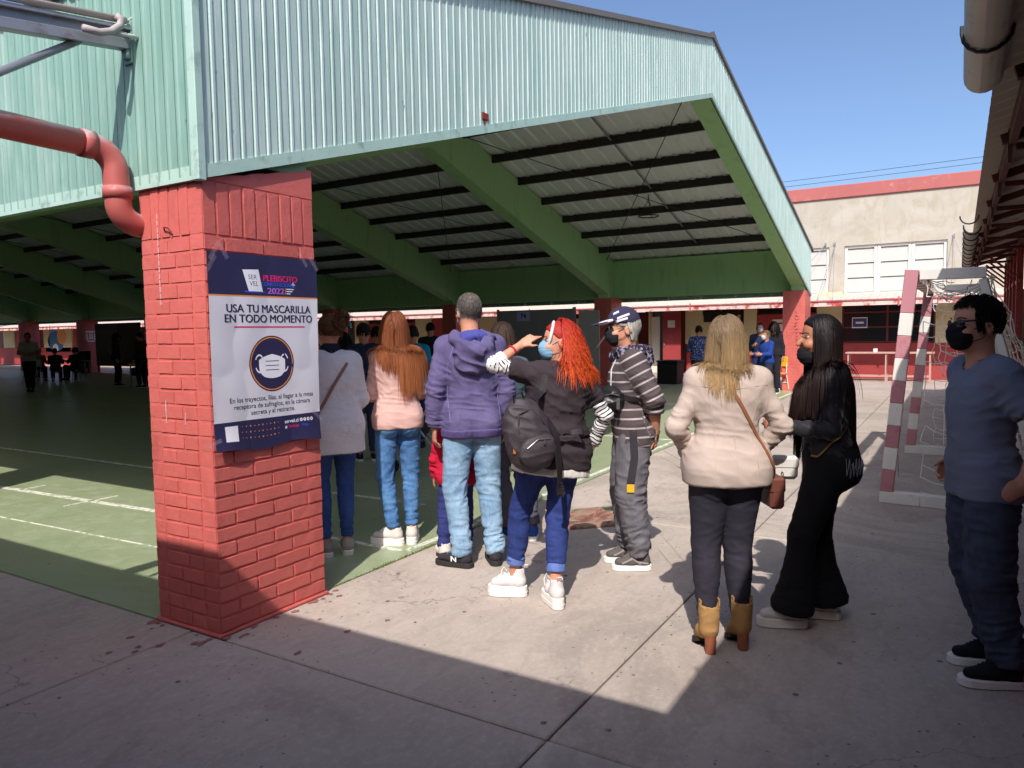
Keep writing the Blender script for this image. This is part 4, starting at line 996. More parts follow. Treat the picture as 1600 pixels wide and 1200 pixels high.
def nets(D, lo, h):
    S_ = D < 0; c = np.zeros(np.array(D.shape)-1, np.int8); sh = D.shape
    off = [(i, j, k) for i in (0, 1) for j in (0, 1) for k in (0, 1)]
    for i, j, k in off: c += S_[i:sh[0]-1+i, j:sh[1]-1+j, k:sh[2]-1+k]
    act = (c > 0) & (c < 8); idx = np.argwhere(act); vm = np.full(act.shape, -1, np.int64); vm[act] = np.arange(len(idx))
    vals = np.stack([D[idx[:, 0]+i, idx[:, 1]+j, idx[:, 2]+k] for i, j, k in off], 1); acc = np.zeros((len(idx), 3)); cnt = np.zeros(len(idx))
    for a in range(8):
        for b in range(a+1, 8):
            da = np.array(off[b])-np.array(off[a])
            if np.abs(da).sum() != 1: continue
            va, vb = vals[:, a], vals[:, b]; cr = (va < 0) != (vb < 0); t = np.where(cr, va/np.where(cr, va-vb, 1), 0)
            acc += np.where(cr[:, None], np.array(off[a])+t[:, None]*da, 0); cnt += cr
    V = lo+h*(idx+acc/cnt[:, None]); F = []
    for ax in range(3):
        o = [1, 2, 0][ax], [2, 0, 1][ax]
        a = [slice(None)]*3; b = [slice(None)]*3; a[ax] = slice(0, -1); b[ax] = slice(1, None)
        for q in o: a[q] = slice(1, -1); b[q] = slice(1, -1)
        A, B = S_[tuple(a)], S_[tuple(b)]; e = np.argwhere(A != B); ins = A[tuple(e.T)]
        e = e.copy(); e[:, o[0]] += 1; e[:, o[1]] += 1
        q = []
        for u, v in ((-1, -1), (0, -1), (0, 0), (-1, 0)):
            z = e.copy(); z[:, o[0]] += u; z[:, o[1]] += v; q.append(vm[tuple(z.T)])
        q = np.stack(q, 1); F.append(np.where(ins[:, None], q, q[:, ::-1]))
    F = np.concatenate(F); return V, F[(F >= 0).all(1)]
def vnormals(V, F):
    n = np.cross(V[F[:, 2]]-V[F[:, 0]], V[F[:, 3]]-V[F[:, 1]]); N = np.zeros_like(V)
    for i in range(4): np.add.at(N, F[:, i], n)
    return N/np.maximum(1e-9, np.linalg.norm(N, axis=1))[:, None]
def smooth_mesh(V, F, it=1, f=.5):
    for _ in range(it):
        A = np.zeros_like(V); c = np.zeros(len(V))
        for i in range(4):
            a, b = F[:, i], F[:, (i+1) % 4]; np.add.at(A, a, V[b]); np.add.at(A, b, V[a]); np.add.at(c, a, 1); np.add.at(c, b, 1)
        V = V*(1-f)+f*A/np.maximum(c, 1)[:, None]
    return V
def _h(ix, iy, iz, sd_=0):
    n = (ix*73856093) ^ (iy*19349663) ^ (iz*83492791) ^ (sd_*2654435); n = (n ^ (n >> 13))*1274126177 & 0x7fffffff
    return ((n ^ (n >> 16)) & 0xffff)/65535.
def vnoise(P, sd_=0):
    i = np.floor(P).astype(np.int64); f = P-i; f = f*f*(3-2*f); r = 0
    for a in (0, 1):
        for b in (0, 1):
            for c in (0, 1):
                w_ = (f[:, 0] if a else 1-f[:, 0])*(f[:, 1] if b else 1-f[:, 1])*(f[:, 2] if c else 1-f[:, 2])
                r = r+w_*_h(i[:, 0]+a, i[:, 1]+b, i[:, 2]+c, sd_)
    return r
def folds(V, specs, sd_=3):
    """specs: (centre, radius, amplitude, axis, high freq, low freq)"""
    d = np.zeros(len(V))
    for q, (c, r, amp, ax, hf, lf) in enumerate(specs):
        w_ = np.exp(-((V-c)**2).sum(1)/(r*r)) if c is not None else np.ones(len(V))
        ax = unit(ax); al = V@ax; P = V*lf+al[:, None]*ax*(hf-lf)
        P = P+.6*np.stack([vnoise(V*9, sd_+q), vnoise(V*9+7, sd_+q), vnoise(V*9+3, sd_+q)], 1)
        n = 1-np.abs(2*vnoise(P+q*13.7, sd_+q)-1); d += amp*1.3*w_*(n**2.3-.33)
    return d
def np_obj(name, V, F, mat, parent, smooth=True, attrs=None):
    me = bpy.data.meshes.new(name); k = F.shape[1]
    me.vertices.add(len(V)); me.vertices.foreach_set('co', V.astype(np.float32).ravel())
    me.loops.add(F.size); me.loops.foreach_set('vertex_index', F.astype(np.int32).ravel())
    me.polygons.add(len(F)); me.polygons.foreach_set('loop_start', np.arange(0, F.size, k, dtype=np.int32))
    try: me.polygons.foreach_set('loop_total', np.full(len(F), k, np.int32))
    except Exception: pass
    me.polygons.foreach_set('use_smooth', np.full(len(F), smooth))
    for kx, v in (attrs or {}).items(): a = me.attributes.new(kx, 'FLOAT', 'POINT'); a.data.foreach_set('value', v.astype(np.float32))
    me.materials.append(mat); me.update(); me.validate(); return link(name, me, parent)
def sculpt(name, shape, h, mat, parent, fold=None, su=None, smooth=1, seed=3):
    D, lo = shape.field(h); V, F = nets(D, lo, h)
    if smooth: V = smooth_mesh(V, F, smooth)
    if fold: V = V+vnormals(V, F)*folds(V, fold, seed)[:, None]
    at = {'su': su(V)} if su else None
    return np_obj(name, V, F, mat, parent, True, at)
def rot(axis, a):
    return np.array(Matrix.Rotation(a, 3, axis))
def project(shape, P, dirs, lift, steps=28):
    """march points along dirs until they sit `lift` above the surface"""
    P = P.copy()
    for _ in range(steps): P += dirs*np.clip(shape.at(P)-lift, -.02, .05)[:, None]*.8
    return P
def settle(shape, P, lift, it=8):
    P = P.copy()
    for _ in range(it): P -= shape.grad(P)*(shape.at(P)-lift)[:, None]*.8
    return P
def strap(name, shape, pts, wd, mat, parent, lift=.006, th=.005, n=40, hug=True, proj=None):
    pts = np.array(pts, float); k = np.linspace(0, len(pts)-1, n); P = np.stack([np.interp(k, range(len(pts)), pts[:, i]) for i in range(3)], 1)
    for _ in range(4): P[1:-1] = (P[:-2]+P[1:-1]*2+P[2:])/4
    if proj is not None:
        m_ = shape.at(P) > .015; P2 = P.copy(); P2[m_] = project(shape, P[m_], np.tile(unit(proj), (m_.sum(), 1)), lift, 50); g2 = np.linalg.norm(P2-P, axis=1) < .26; P[g2] = P2[g2]
    if hug:
        d = shape.at(P); g_ = shape.grad(P); m_ = d < .10; P[m_] -= (g_*(d-lift)[:, None])[m_]
        for _ in range(2): P[1:-1] = (P[:-2]+P[1:-1]*2+P[2:])/4
    T = np.gradient(P, axis=0); T /= np.linalg.norm(T, axis=1)[:, None]; N = shape.grad(P); N -= T*(N*T).sum(1)[:, None]; N /= np.maximum(1e-6, np.linalg.norm(N, axis=1))[:, None]; B = np.cross(T, N)
    V = np.concatenate([P+B*wd/2+N*th/2, P-B*wd/2+N*th/2, P-B*wd/2-N*th/2, P+B*wd/2-N*th/2])
    F = np.array([(a*n+i, a*n+i+1, b*n+i+1, b*n+i) for i in range(n-1) for a, b in ((0, 1), (1, 2), (2, 3), (3, 0))]+[(0, n, 2*n, 3*n), (n-1, 4*n-1, 3*n-1, 2*n-1)])
    return np_obj(name, V, F, mat, parent, False)
def patch(name, shape, o, u, v, d, mat, parent, lift=.004, nu=8, nv=8, mask=None):
    """a flat piece laid on the surface: grid o+u*i+v*j marched along d"""
    P = np.array([np.asarray(o)+np.asarray(u)*i/nu+np.asarray(v)*j/nv for j in range(nv+1) for i in range(nu+1)], float); P = project(shape, P, np.tile(unit(d), (len(P), 1)), lift)
    F = np.array([(j*(nu+1)+i, j*(nu+1)+i+1, (j+1)*(nu+1)+i+1, (j+1)*(nu+1)+i) for j in range(nv) for i in range(nu)])
    return np_obj(name, P, F, mat, parent, True)

# ------------------------------------------------------------------ cloth, skin and hair materials
def cloth(name, hexc, rough=.9, var=.1, weave=420, bump=.25, wash=None, stretch=None, sheen=.0):
    b = NB(name); c = lin(hexc); col = b.mix(b.noise(5, 5), sc(c, 1-var), sc(c, 1+var))
    col = b.mix(b.noise(weave*.6, 2), sc(c, .8), col)if weave else col
    if wash: col = b.mix(b.ramp(b.noise(stretch or (14, 14, 6), 6, .7), .42, .72), col, lin(wash))
    b.bump(b.noise(weave or 300, 2), bump, .0015); b.bump(b.noise((22, 22, 30), 4, .6), .3, .004)
    b.b.inputs['Sheen Weight'].default_value = sheen
    return b.out(col, rough, 0, .2)
def denim(name, dark, light, k=.55):
    b = NB(name); col = b.mix(b.ramp(b.noise((7, 7, 4), 5, .6), .3, .75), lin(dark), lin(light)); col = b.mix(b.math('MULTIPLY', b.ramp(b.noise((160, 160, 12), 3, .6), .35, .75), .4), col, sc(lin(light), 1.12))
    col = b.mix(b.ramp(b.noise((26, 26, 60), 4, .7), .56, .78), col, sc(lin(dark), .75)); b.bump(b.noise((40, 40, 90), 4, .65), .35, .004); b.bump(b.noise(500, 2), .2, .001)
    return b.out(col, .85, 0, .2)
def skinm(name, hexc):
    b = NB(name); c = lin(hexc); col = b.mix(b.noise(14, 4), sc(c, .86), sc(c, 1.1)); col = b.mix(b.ramp(b.noise(45, 3), .5, .8), col, (c[0]*1.05, c[1]*.8, c[2]*.75))
    b.b.inputs['Subsurface Weight'].default_value = .08; b.b.inputs['Subsurface Radius'].default_value = (.02, .008, .004)
    b.bump(b.noise(160, 3), .12, .001); return b.out(col, .55, 0, .35)
def hairm(name, root, tip, rough=.5, spec=.3, at=(.15, .9)):
    b = NB(name); lt = b.attr('lt').outputs['Fac']; lk = b.attr('lk').outputs['Fac']
    col = b.mix(b.ramp(lt, *at), lin(root), lin(tip)); col = b.mix(lk, sc(lin(root), .55), col, 'MIX') if False else b.mix(b.math('MULTIPLY', lk, .30), col, sc(lin(root), .42))
    col = b.mix(b.math('MULTIPLY', b.ramp(b.noise((240, 240, 10), 3, .7), .4, .7), .4), col, sc(lin(tip), 1.25))
    b.bump(b.noise((260, 260, 9), 3, .7), .5, .002); return b.out(col, rough+.06, 0, spec*.6)
SK = {'a': skinm('skin_light', 'c98f74'), 'b': skinm('skin_tan', 'b0785a'), 'c': skinm('skin_brown', '8c5a42')}
EYE = simple('eye_white', 'a39a94', .3, var=.02, bump=0); RUB = simple('rubber_sole', 'e6e1da', .6, var=.05); RUBD = simple('dark_rubber', '2a2826', .7)

MS = [(-.12, .145, .100, -.005), (0, .170, .120, -.012), (.15, .168, .120, -.004), (.35, .156, .110, .008), (.55, .168, .118, .010), (.75, .184, .120, .0), (.9, .165, .092, -.012), (1.0, .085, .064, -.018)]
FS = [(-.12, .155, .112, -.018), (0, .182, .130, -.018), (.15, .168, .120, -.008), (.36, .132, .098, .002), (.55, .142, .108, .008), (.72, .156, .114, .006), (.9, .140, .084, -.012), (1.0, .072, .058, -.018)]
class Person:
    def __init__(s, label, loc, face, H=1.7, sex='m', sole=.025, lean=(0, 0), twist=0, head=(0, 0), feet=((-.10, 0, 8), (.10, 0, -8)), armL=None, armR=None, skin='a', wide=1., st=None, hipx=0, hipy=0, group='people in the queue', name='person', legk=1., cat='person', drop=0, tilt=0):
        s.root = thing(name, label, cat, (loc[0], loc[1], 0), math.radians(face-90), group); s.k = k = H/1.75; s.sex = sex; s.f = sex == 'f'; s.skin = SK[skin]; s.legk = legk
        s.P = V3(hipx, hipy, sole+.925*k-drop); R = rot('Z', 0)@rot('Y', lean[0])@rot('X', -lean[1]); s.R = R; s.Ls = .53*k
        s.st = [(t, a*k*wide, b*k*wide, c*k) for t, a, b, c in (st or (FS if s.f else MS))]
        s.N = s.P+R[:, 2]*s.Ls; Rt = R@rot('Z', math.radians(twist)); s.Rt = Rt; sw = (.150 if s.f else .178)*k*(1+(wide-1)*.5); s.sw = sw
        s.sh = [s.N+Rt@V3(-sw, -.008*k, -.058*k), s.N+Rt@V3(sw, -.008*k, -.058*k)]; UL, FL_ = .285*k, .250*k
        arms = [armL or ((-.22, -.05, -1), (-.12, .25, -1)), armR or ((.22, -.05, -1), (.12, .25, -1))]
        s.el = [s.sh[i]+unit(arms[i][0])*UL for i in (0, 1)]; s.wr = [s.el[i]+unit(arms[i][1])*FL_ for i in (0, 1)]
        s.hip = [s.P+R@V3(-.085*k, 0, -.03*k), s.P+R@V3(.085*k, 0, -.03*k)]
        s.an, s.kn, s.fy = [], [], []
        for i in (0, 1):
            a = V3(feet[i][0], feet[i][1], sole+.085*k+(feet[i][3] if len(feet[i]) > 3 else 0)); d = a-s.hip[i]; L = np.linalg.norm(d); t1, t2 = .43*k, .425*k
            if not drop: q_ = min(t1+t2, L*1.006)/(t1+t2); t1 *= q_; t2 *= q_
            if L > t1+t2-.002: t1 *= (L+.004)/(t1+t2); t2 = L+.004-t1
            ca = (t1*t1+L*L-t2*t2)/(2*t1*L); hgt_ = t1*math.sqrt(max(0, 1-ca*ca)); yw = math.radians(feet[i][2]); hint = V3(-math.sin(yw), math.cos(yw), 0); hint = unit(hint-unit(d)*hint.dot(unit(d)))
            s.an.append(a); s.kn.append(s.hip[i]+unit(d)*t1*ca+hint*hgt_); s.fy.append(yw)
        s.Rh = rot('Z', math.radians(head[0]))@rot('X', math.radians(head[1]))@rot('Y', math.radians(tilt)); s.hc = s.N+R@V3(0, .018*k, .085*k)+s.Rh@V3(0, .012*k, .075*k); s.sole = sole; s.hands = {}
    def hw(s, v): return s.hc+s.Rh@(np.asarray(v, float)*(s.k**.4 if s.k < 1 else s.k**.5))
    def limb(s, i, which):
        return {'u': (s.sh[i], s.el[i]), 'f': (s.el[i], s.wr[i]), 't': (s.hip[i], s.kn[i]), 'c': (s.kn[i], s.an[i])}[which]
    def head_shape(s, sh, mask=0):
        k = (s.k**.4 if s.k < 1 else s.k**.5); R = s.Rh; H_ = s.hw
        sh.add(Ell(H_((0, -.012, .028)), V3(.076, .096, .096)*k, R), .01); sh.add(Ell(H_((0, .022, -.045)), V3(.058, .066, .070)*k, R), .03); sh.add(Ell(H_((0, .058, -.088)), V3(.024, .022, .020)*k, R), .025)
        sh.add(Cone(H_((0, .088, .018)), H_((0, .112, -.022)), [.009*k, .013*k]), .014); sh.add(Ell(H_((0, .080, -.052)), V3(.024, .014, .010)*k, R), .012)
        for e in (-1, 1):
            sh.sub(Ell(H_((e*.033, .098, .014)), V3(.020, .016, .012)*k, R), .014); sh.add(Ell(H_((e*.036, .068, -.028)), V3(.026, .026, .022)*k, R), .02)
            sh.add(Ell(H_((e*.079, -.012, -.012)), V3(.010, .020, .032)*k, R@rot('X', -.2)), .006); sh.sub(Ell(H_((e*.088, -.006, -.010)), V3(.006, .010, .018)*k, R), .006)
        r = (.047 if s.f else .057)*s.k; sh.add(Cone(s.N-s.R[:, 2]*.03, s.hc-R[:, 2]*.055*k-R[:, 1]*.018, [r*1.12, r, r]), .03)
    def hand(s, sh, i, pn, curl=.35, spread=.10, dr=None, curls=None, sc_=1.):
        """pn: palm normal"""
        w_ = s.wr[i]; d = unit(dr if dr is not None else w_-s.el[i]); pn = np.asarray(pn, float); pn = unit(pn-d*d.dot(pn)); sd_ = np.cross(d, pn)*(1 if i == 1 else -1); k = s.k*(.92 if s.f else 1)*sc_
        kn = w_+d*.088*k; sh.add(Cone(w_-d*.01, kn, [.020*k, .024*k, .022*k], ks=1.75, kf=.62, side=sd_), .012)
        Ls_ = (.072, .082, .077, .060); offs = (.030, .010, -.010, -.029); r0 = (.0092, .0096, .0090, .0080)
        for f in range(4):
            c = curls[f] if curls else curl*(1+.12*f); p = kn+sd_*offs[f]*k-d*.008*abs(f-1)*k; a = spread*(1.3-f)*.6; dd = unit(d+sd_*a); nn = pn
            for j, fr in enumerate((.45, .31, .24)):
                an = c*(.7, 1.1, .8)[j]; dd, nn = dd*math.cos(an)+nn*math.sin(an), nn*math.cos(an)-dd*math.sin(an)
                q = p+dd*Ls_[f]*fr*k; sh.add(Cone(p, q, [r0[f]*k*(1-.08*j), r0[f]*k*(.93-.1*j)]), .003 if j else .006); p = q
        p = w_+d*.025*k+sd_*.028*k+pn*.006*k; dd = unit(d*.75+sd_*.65+pn*.25); q = p+dd*.045*k; sh.add(Cone(p, q, [.0135*k, .0105*k]), .012); dd = unit(dd+d*.5+pn*.3*curl); sh.add(Cone(q, q+dd*.032*k, [.0105*k, .008*k]), .003)
    def base(s):
        """the body as one distance field"""
        k, f = s.k, s.f; sh = Shape(); ak = .84 if f else 1.; sh.add(Loft(s.P, s.R, s.Ls, s.st, -.010))
        for i in (0, 1):
            sh.add(Cone(*s.limb(i, 'u'), np.array([.054, .051, .046, .041])*k*ak), .04); sh.add(Cone(*s.limb(i, 'f'), np.array([.041, .043, .037, .029])*k*ak), .012)
            lk = s.legk*.86; sh.add(Cone(*s.limb(i, 't'), np.array([.088, .086, .074, .060])*k*lk), .03); a, b = s.limb(i, 'c'); fw = V3(-math.sin(s.fy[i]), math.cos(s.fy[i]), 0)
            sh.add(Cone(a, b, np.array([.056, .056, .052, .043, .037])*k*lk), .02); sh.add(Cone(a+(b-a)*.12-fw*.012*k, a+(b-a)*.5-fw*.012*k, np.array([.04, .048, .038])*k*lk), .025)
            sh.add(Cone(b-fw*.015-V3(0, 0, .02*k), b+fw*.075*k-V3(0, 0, .060*k), [.030*k, .018*k]), .02)
            if f: sh.add(Ell(s.P+s.R@V3((-1, 1)[i]*.075*k, -.075*k, -.035*k), V3(.082, .064, .084)*k*lk), .04)
            else: sh.add(Ell(s.P+s.R@V3((-1, 1)[i]*.07*k, -.06*k, -.03*k), V3(.074, .058, .078)*k), .04)
        return sh
    def body(s, h=.007, hands=((0, (1, 0, 0), {}), (1, (-1, 0, 0), {}))):
        sh = s.base(); s.head_shape(sh)
        for i, pn, kw in hands: s.hand(sh, i, pn, **kw)
        s.bs = sh; s.body_o = sculpt('body', sh, h, s.skin, s.root, smooth=1)
        return s.body_o
    def eyes(s, iris='3a2418'):
        im = simple('iris_'+iris, iris, .3, var=0, bump=0)
        for e in (-1, 1):
            c = s.hw((e*.033, .0665, .014)); mb = MB()
            mb.tube([tuple(s.hw((e*x, y, z))) for x, y, z in ((.016, .093, .032), (.034, .088, .039), (.052, .070, .034))], .0032, 5, flat=.6); mb.obj('eyebrow', MT['black'], s.root)
            for q, r, n in ((0, .0112, 'eye'), (.0085, .0058, 'iris')):
                mb = MB(); cc = c+s.Rh@V3(0, q, 0)
                for a in range(7):
                    pass
                bm = bmesh.new(); bmesh.ops.create_uvsphere(bm, u_segments=12, v_segments=8, radius=r); me = bpy.data.meshes.new(n); bm.to_mesh(me); bm.free(); me.materials.append(EYE if n == 'eye' else im)
                o = link(n, me, s.root if n == 'eye' else eo, cc if n == 'eye' else cc-c); me.polygons.foreach_set('use_smooth', [True]*len(me.polygons))
                if n == 'eye': eo = o
    # ---- clothes
    def trousers(s, mat, ease=.010, th=None, ca=None, top=.20, hem=.0, h=.0085, folds_=1., name='trousers', seat=1., t1=.97, k=None):
        kk, f = s.k, s.f; lk = s.legk; sh = Shape(); sh.add(Loft(s.P, s.R, s.Ls, s.st, ease, t1=top))
        th = np.array(th or (.088, .086, .074, .061))*kk*lk+ease; ca = np.array(ca or (.057, .058, .054, .047, .043))*kk*lk+ease
        fo = []
        for i in (0, 1):
            fw = V3(-math.sin(s.fy[i]), math.cos(s.fy[i]), 0); a, b = s.limb(i, 'c'); sh.add(Cone(*s.limb(i, 't'), th), .03)
            sh.add(Cone(a, b, ca, t1=t1), .02)
            if ca[2] < .075: sh.add(Cone(a+(b-a)*.12-fw*.010*kk, a+(b-a)*.5-fw*.010*kk, np.array([.04, .048, .038])*kk*lk+ease), .025)
            q = (.088, .072, .090) if f else (.083, .071, .085)
            sh.add(Ell(s.P+s.R@V3((-1, 1)[i]*(.075 if f else .07)*kk, -(.075 if f else .06)*kk, -.035*kk), V3(*q)*kk*seat*(lk if f else 1)+ease), .035)
            ax = unit(b-a); tl = V3(.35, .2, 0)*(1, -1)[i]; fo += [(s.kn[i]-fw*.05, .13, .0075*folds_, ax+tl, 36, 13), (b-ax*.06, .15, .010*folds_, ax-tl*.6, 42, 13), (s.hip[i]-fw*.1-V3(0, 0, .09), .12, .007*folds_, V3(0, 0, 1)+tl*1.5, 30, 11), (a+(s.hip[i]-a)*.4, .22, .0035*folds_, unit(s.kn[i]-s.hip[i])+tl, 20, 12)]
        s.ts = sh; return sculpt(name, sh, h, mat, s.root, fo)
    def top(s, mat, ease=.018, sl=((.060, .056, .052, .050), (.050, .052, .046, .040)), end=.97, upper_only=False, hem=-.02, collar=.012, name='top', h=.0082, folds_=1., extra=None, su=False, hemw=None, cutneck=.062, st=None, t1=.985, noarm=(), fol=None, hemf=None):
        kk = s.k; sh = Shape(); sts = list(st or s.st)
        if hem < sts[0][0]: sts = [(hem-.02, sts[0][1]*1.02, sts[0][2]*1.02, sts[0][3])]+sts
        if hemw: sts = [(t, a+hemw*max(0, (.3-t)/.3)*kk, b+hemw*.8*max(0, (.3-t)/.3)*kk, c) for t, a, b, c in sts]
        sh.add(Loft(s.P, s.R, s.Ls, sts, ease, t0=hem, t1=t1)); fo = []
        ak = .88 if s.f else 1.; e_ = end if hasattr(end, '__len__') else (end, end)
        for i in (0, 1):
            if i in noarm: continue
            u, f = np.array(sl[0])*kk*ak, np.array(sl[1])*kk*ak
            uo = upper_only if not hasattr(upper_only, '__len__') else upper_only[i]
            sh.add(Cone(*s.limb(i, 'u'), u, t1=e_[i] if uo else None), .045)
            if not uo: sh.add(Cone(*s.limb(i, 'f'), f, t1=e_[i]), .018)
            ax = unit(s.wr[i]-s.el[i]); au = unit(s.el[i]-s.sh[i])
            fo += [(s.el[i], .11, .011*folds_, unit(ax+au), 44, 9), (s.wr[i]-ax*.05, .09, .010*folds_, ax, 52, 9), (s.sh[i]+au*.10+s.R@V3((1, -1)[i]*.05, 0, -.04), .11, .008*folds_, V3((.6, -.6)[i], 0, .8), 34, 8)]
        if hem < .03:
            ho = s.P+s.R[:, 2]*hem*s.Ls
            for e in (-1, 1):
                q = V3(.088, .072, .10) if s.f else V3(.085, .072, .095); s.ho = ho; sh.add(Cut(Ell(s.P+s.R@V3(e*.074*kk, -.070*kk, -.03*kk), q*kk*(s.legk if s.f else 1)+ease*.8), ho, -s.R[:, 2]), .04); sh.add(Cut(Cone(s.hip[0 if e < 0 else 1]+V3(0, 0, .06), s.hip[0 if e < 0 else 1]+V3(0, 0, -.12), [.094*kk*s.legk+ease*.7]), ho, -s.R[:, 2]), .04)
        for e in (0, 1): sh.add(Cone(s.N+s.Rt@V3((-1, 1)[e]*.035*kk, -.015*kk, -.012*kk), s.sh[e]+s.Rt@V3(0, 0, .004), np.array([.042, .046, .050])*kk*(.9 if s.f else 1)+ease*.5), .035)
        if extra: extra(sh)
        if cutneck: sh.sub(Cone(s.N-s.R[:, 2]*.02+s.R[:, 1]*.012, s.N+s.R[:, 2]*.2+s.R[:, 1]*.03, [cutneck*kk]), .012)
        fo += [(s.P+s.R@V3(0, -.1, .10*kk), .20, .007*folds_, V3(.15, 0, 1), 30, 8), (s.P+s.R@V3(0, -.1, .33*kk), .2, .005*folds_, V3(.9, 0, .5), 22, 8), (None, 1, .0028*folds_, V3(.3, .2, 1), 15, 9)]
        if fol: fo += fol
        s.tp = sh; s.topst = sts
        def suf(V):
            L = ((V-s.P)@s.R[:, 2]); out_ = L.copy(); best = np.abs(((V-s.P)@s.R[:, 0]))-(s.sw-.02)
            for i in (0, 1):
                for w_, o_ in (('u', 0.), ('f', np.linalg.norm(s.el[i]-s.sh[i]))):
                    a, b = s.limb(i, w_); ab = b-a; t = ((V-a)@ab)/(ab@ab); dd = np.linalg.norm(V-a-np.clip(t, 0, 1)[:, None]*ab, axis=1); m_ = (dd < .085) & (best > -.0) if w_ == 'u' else (dd < .075) & (t > 0)
                    out_ = np.where(m_, 5-(o_+t*np.linalg.norm(ab)), out_)
            return out_
        return sculpt(name, sh, h, mat, s.root, fo, su=suf if su else None)
    def band(s, name, i, which, t0, t1, r, mat, h=.006, parent=None):
        a, b = s.limb(i, which); return sculpt(name, Shape().add(Cone(a, b, np.array(r), t0=t0, t1=t1)), h, mat, parent or s.root, smooth=1)
    def shoe(s, i, kind, up, so, L=.27, acc=None, lace=None, h=.0062):
        yw = s.fy[i]; R = rot('Z', yw); k = s.k**.6; a = s.an[i]; g = V3(a[0], a[1], a[2]-.085*s.k-s.sole); W = lambda x, y, z: g+R@V3(x*k, y*k, z)
        th = s.sole; L *= k; y0, y1 = -.075, L-.075-.0
        def outline(e=0, n=9):
            r = []
            for q in range(n): an = math.pi+math.pi*q/(n-1); r.append((math.cos(an)*(.034+e), y0+.034+math.sin(an)*(.034+e)))
            r.append((.044+e, .09))
            for q in range(n): an = math.pi*q/(n-1); r.append((math.cos(an)*(.042+e)+.002*(1 if i == 0 else -1), y1-.055+math.sin(an)*(.052+e)))
            r.append((-.044-e, .09)); return r
        sh = Shape(); t = th
        if kind == 'boot':
            sh.add(Cone(W(0, -.03, t+.03), W(0, .03, t*.72+.035), [.038, .040]), .02); sh.add(Cone(W(0, .03, t*.72+.03), W(0, y1-.05, .034), [.040, .037, .028], ks=1.05, kf=.85, side=R@V3(1, 0, 0)), .02)
        else: sh.add(Cone(W(0, -.03, t+.030), W(0, .06, t+.036), [.038, .041], ks=.95, kf=1, side=R@V3(1, 0, 0)), .02); sh.add(Cone(W(0, .06, t+.030), W(0, y1-.05, t+.022), [.040, .037, .030], ks=1.08, kf=.8, side=R@V3(1, 0, 0)), .02)
        hi = .115 if kind == 'boot' else .075 if kind != 'high' else .10
        sh.add(Cone(W(0, -.022, t+.03), W(0, -.022, t+hi), [.040, .041, .044] if kind == 'boot' else [.039, .037]), .02)
        if kind == 'boot': sh.add(Cone(W(0, -.03, t+.05), W(0, -.03, t+.17), [.042, .047, .052], t1=.93), .02); sh.sub(Cone(W(0, -.03, t+.165), W(0, -.03, t+.3), [.045]), .004)
        else: sh.sub(Cone(W(0, -.022, t+hi-.008), W(0, -.025, t+.2), [.030]), .008)
        if kind != 'boot': sh.cuts.append(lambda X, Y, Z: (t-.004)-Z)
        else: sh.cuts.append(lambda X, Y, Z: .010-Z)
        o = sculpt('shoe', sh, h, up, s.root, [(None, 1, .0022, V3(0, 1, .5), 60, 14)] if kind != 'x' else None)
        def ring(z0, z1, e0, e1, nm, mt, cut=None):
            mb = MB(); A, B = outline(e0), outline(e1); n = len(A); vs = [W(x, y, z0) for x, y in A]+[W(x, y, z1) for x, y in B]
            mb.add([tuple(v) for v in vs], [tuple(range(n-1, -1, -1)), tuple(range(n, 2*n))]+[(q, (q+1) % n, n+(q+1) % n, n+q) for q in range(n)]); return mb.obj(nm, mt, o, bevel=.003)
        if kind == 'boot':
            mb = MB(); n = 14; vs = [W(.030*math.cos(6.283*q/n)*(1 if z else .9), -.045+.030*math.sin(6.283*q/n), z) for z in (0, th+.012) for q in range(n)]
            mb.add([tuple(v) for v in vs], [tuple(range(n-1, -1, -1)), tuple(range(n, 2*n))]+[(q, (q+1) % n, n+(q+1) % n, n+q) for q in range(n)]); mb.obj('heel', so, o, smooth=False)
            P = [(-.036, .03), (.036, .03), (.043, .1), (.034, y1-.03), (0, y1), (-.034, y1-.03), (-.043, .1)]; n = len(P)
            mb = MB(); zt = lambda y: th*max(0, (.11-y)/.1)*.55+.012; vs = [W(x, y, max(.001, zt(y)-.014)) for x, y in P]+[W(x, y, zt(y)+.01) for x, y in P]
            mb.add([tuple(v) for v in vs], [tuple(range(n-1, -1, -1)), tuple(range(n, 2*n))]+[(q, (q+1) % n, n+(q+1) % n, n+q) for q in range(n)]); mb.obj('sole', RUBD, o)
        else:
            ring(.001, th+.006, .006, .005, 'sole', so)
            if th > .04: ring(th*.42, th*.52, .0085, .0085, 'sole_groove', so)
        if lace:
            for q in range(5):
                y = .035+.017*q; P0 = np.array([W(x, y+.006*(1 if x > 0 else -1), t+.2) for x in np.linspace(-.026, .026, 9)]); P0 = project(sh, P0, np.tile(V3(0, 0, -1), (9, 1)), .002); mb = MB(); mb.tube([tuple(p) for p in P0], .0032, 5); mb.obj('lace', lace, o)
        s.lastshoe = sh; s.W = W; return o
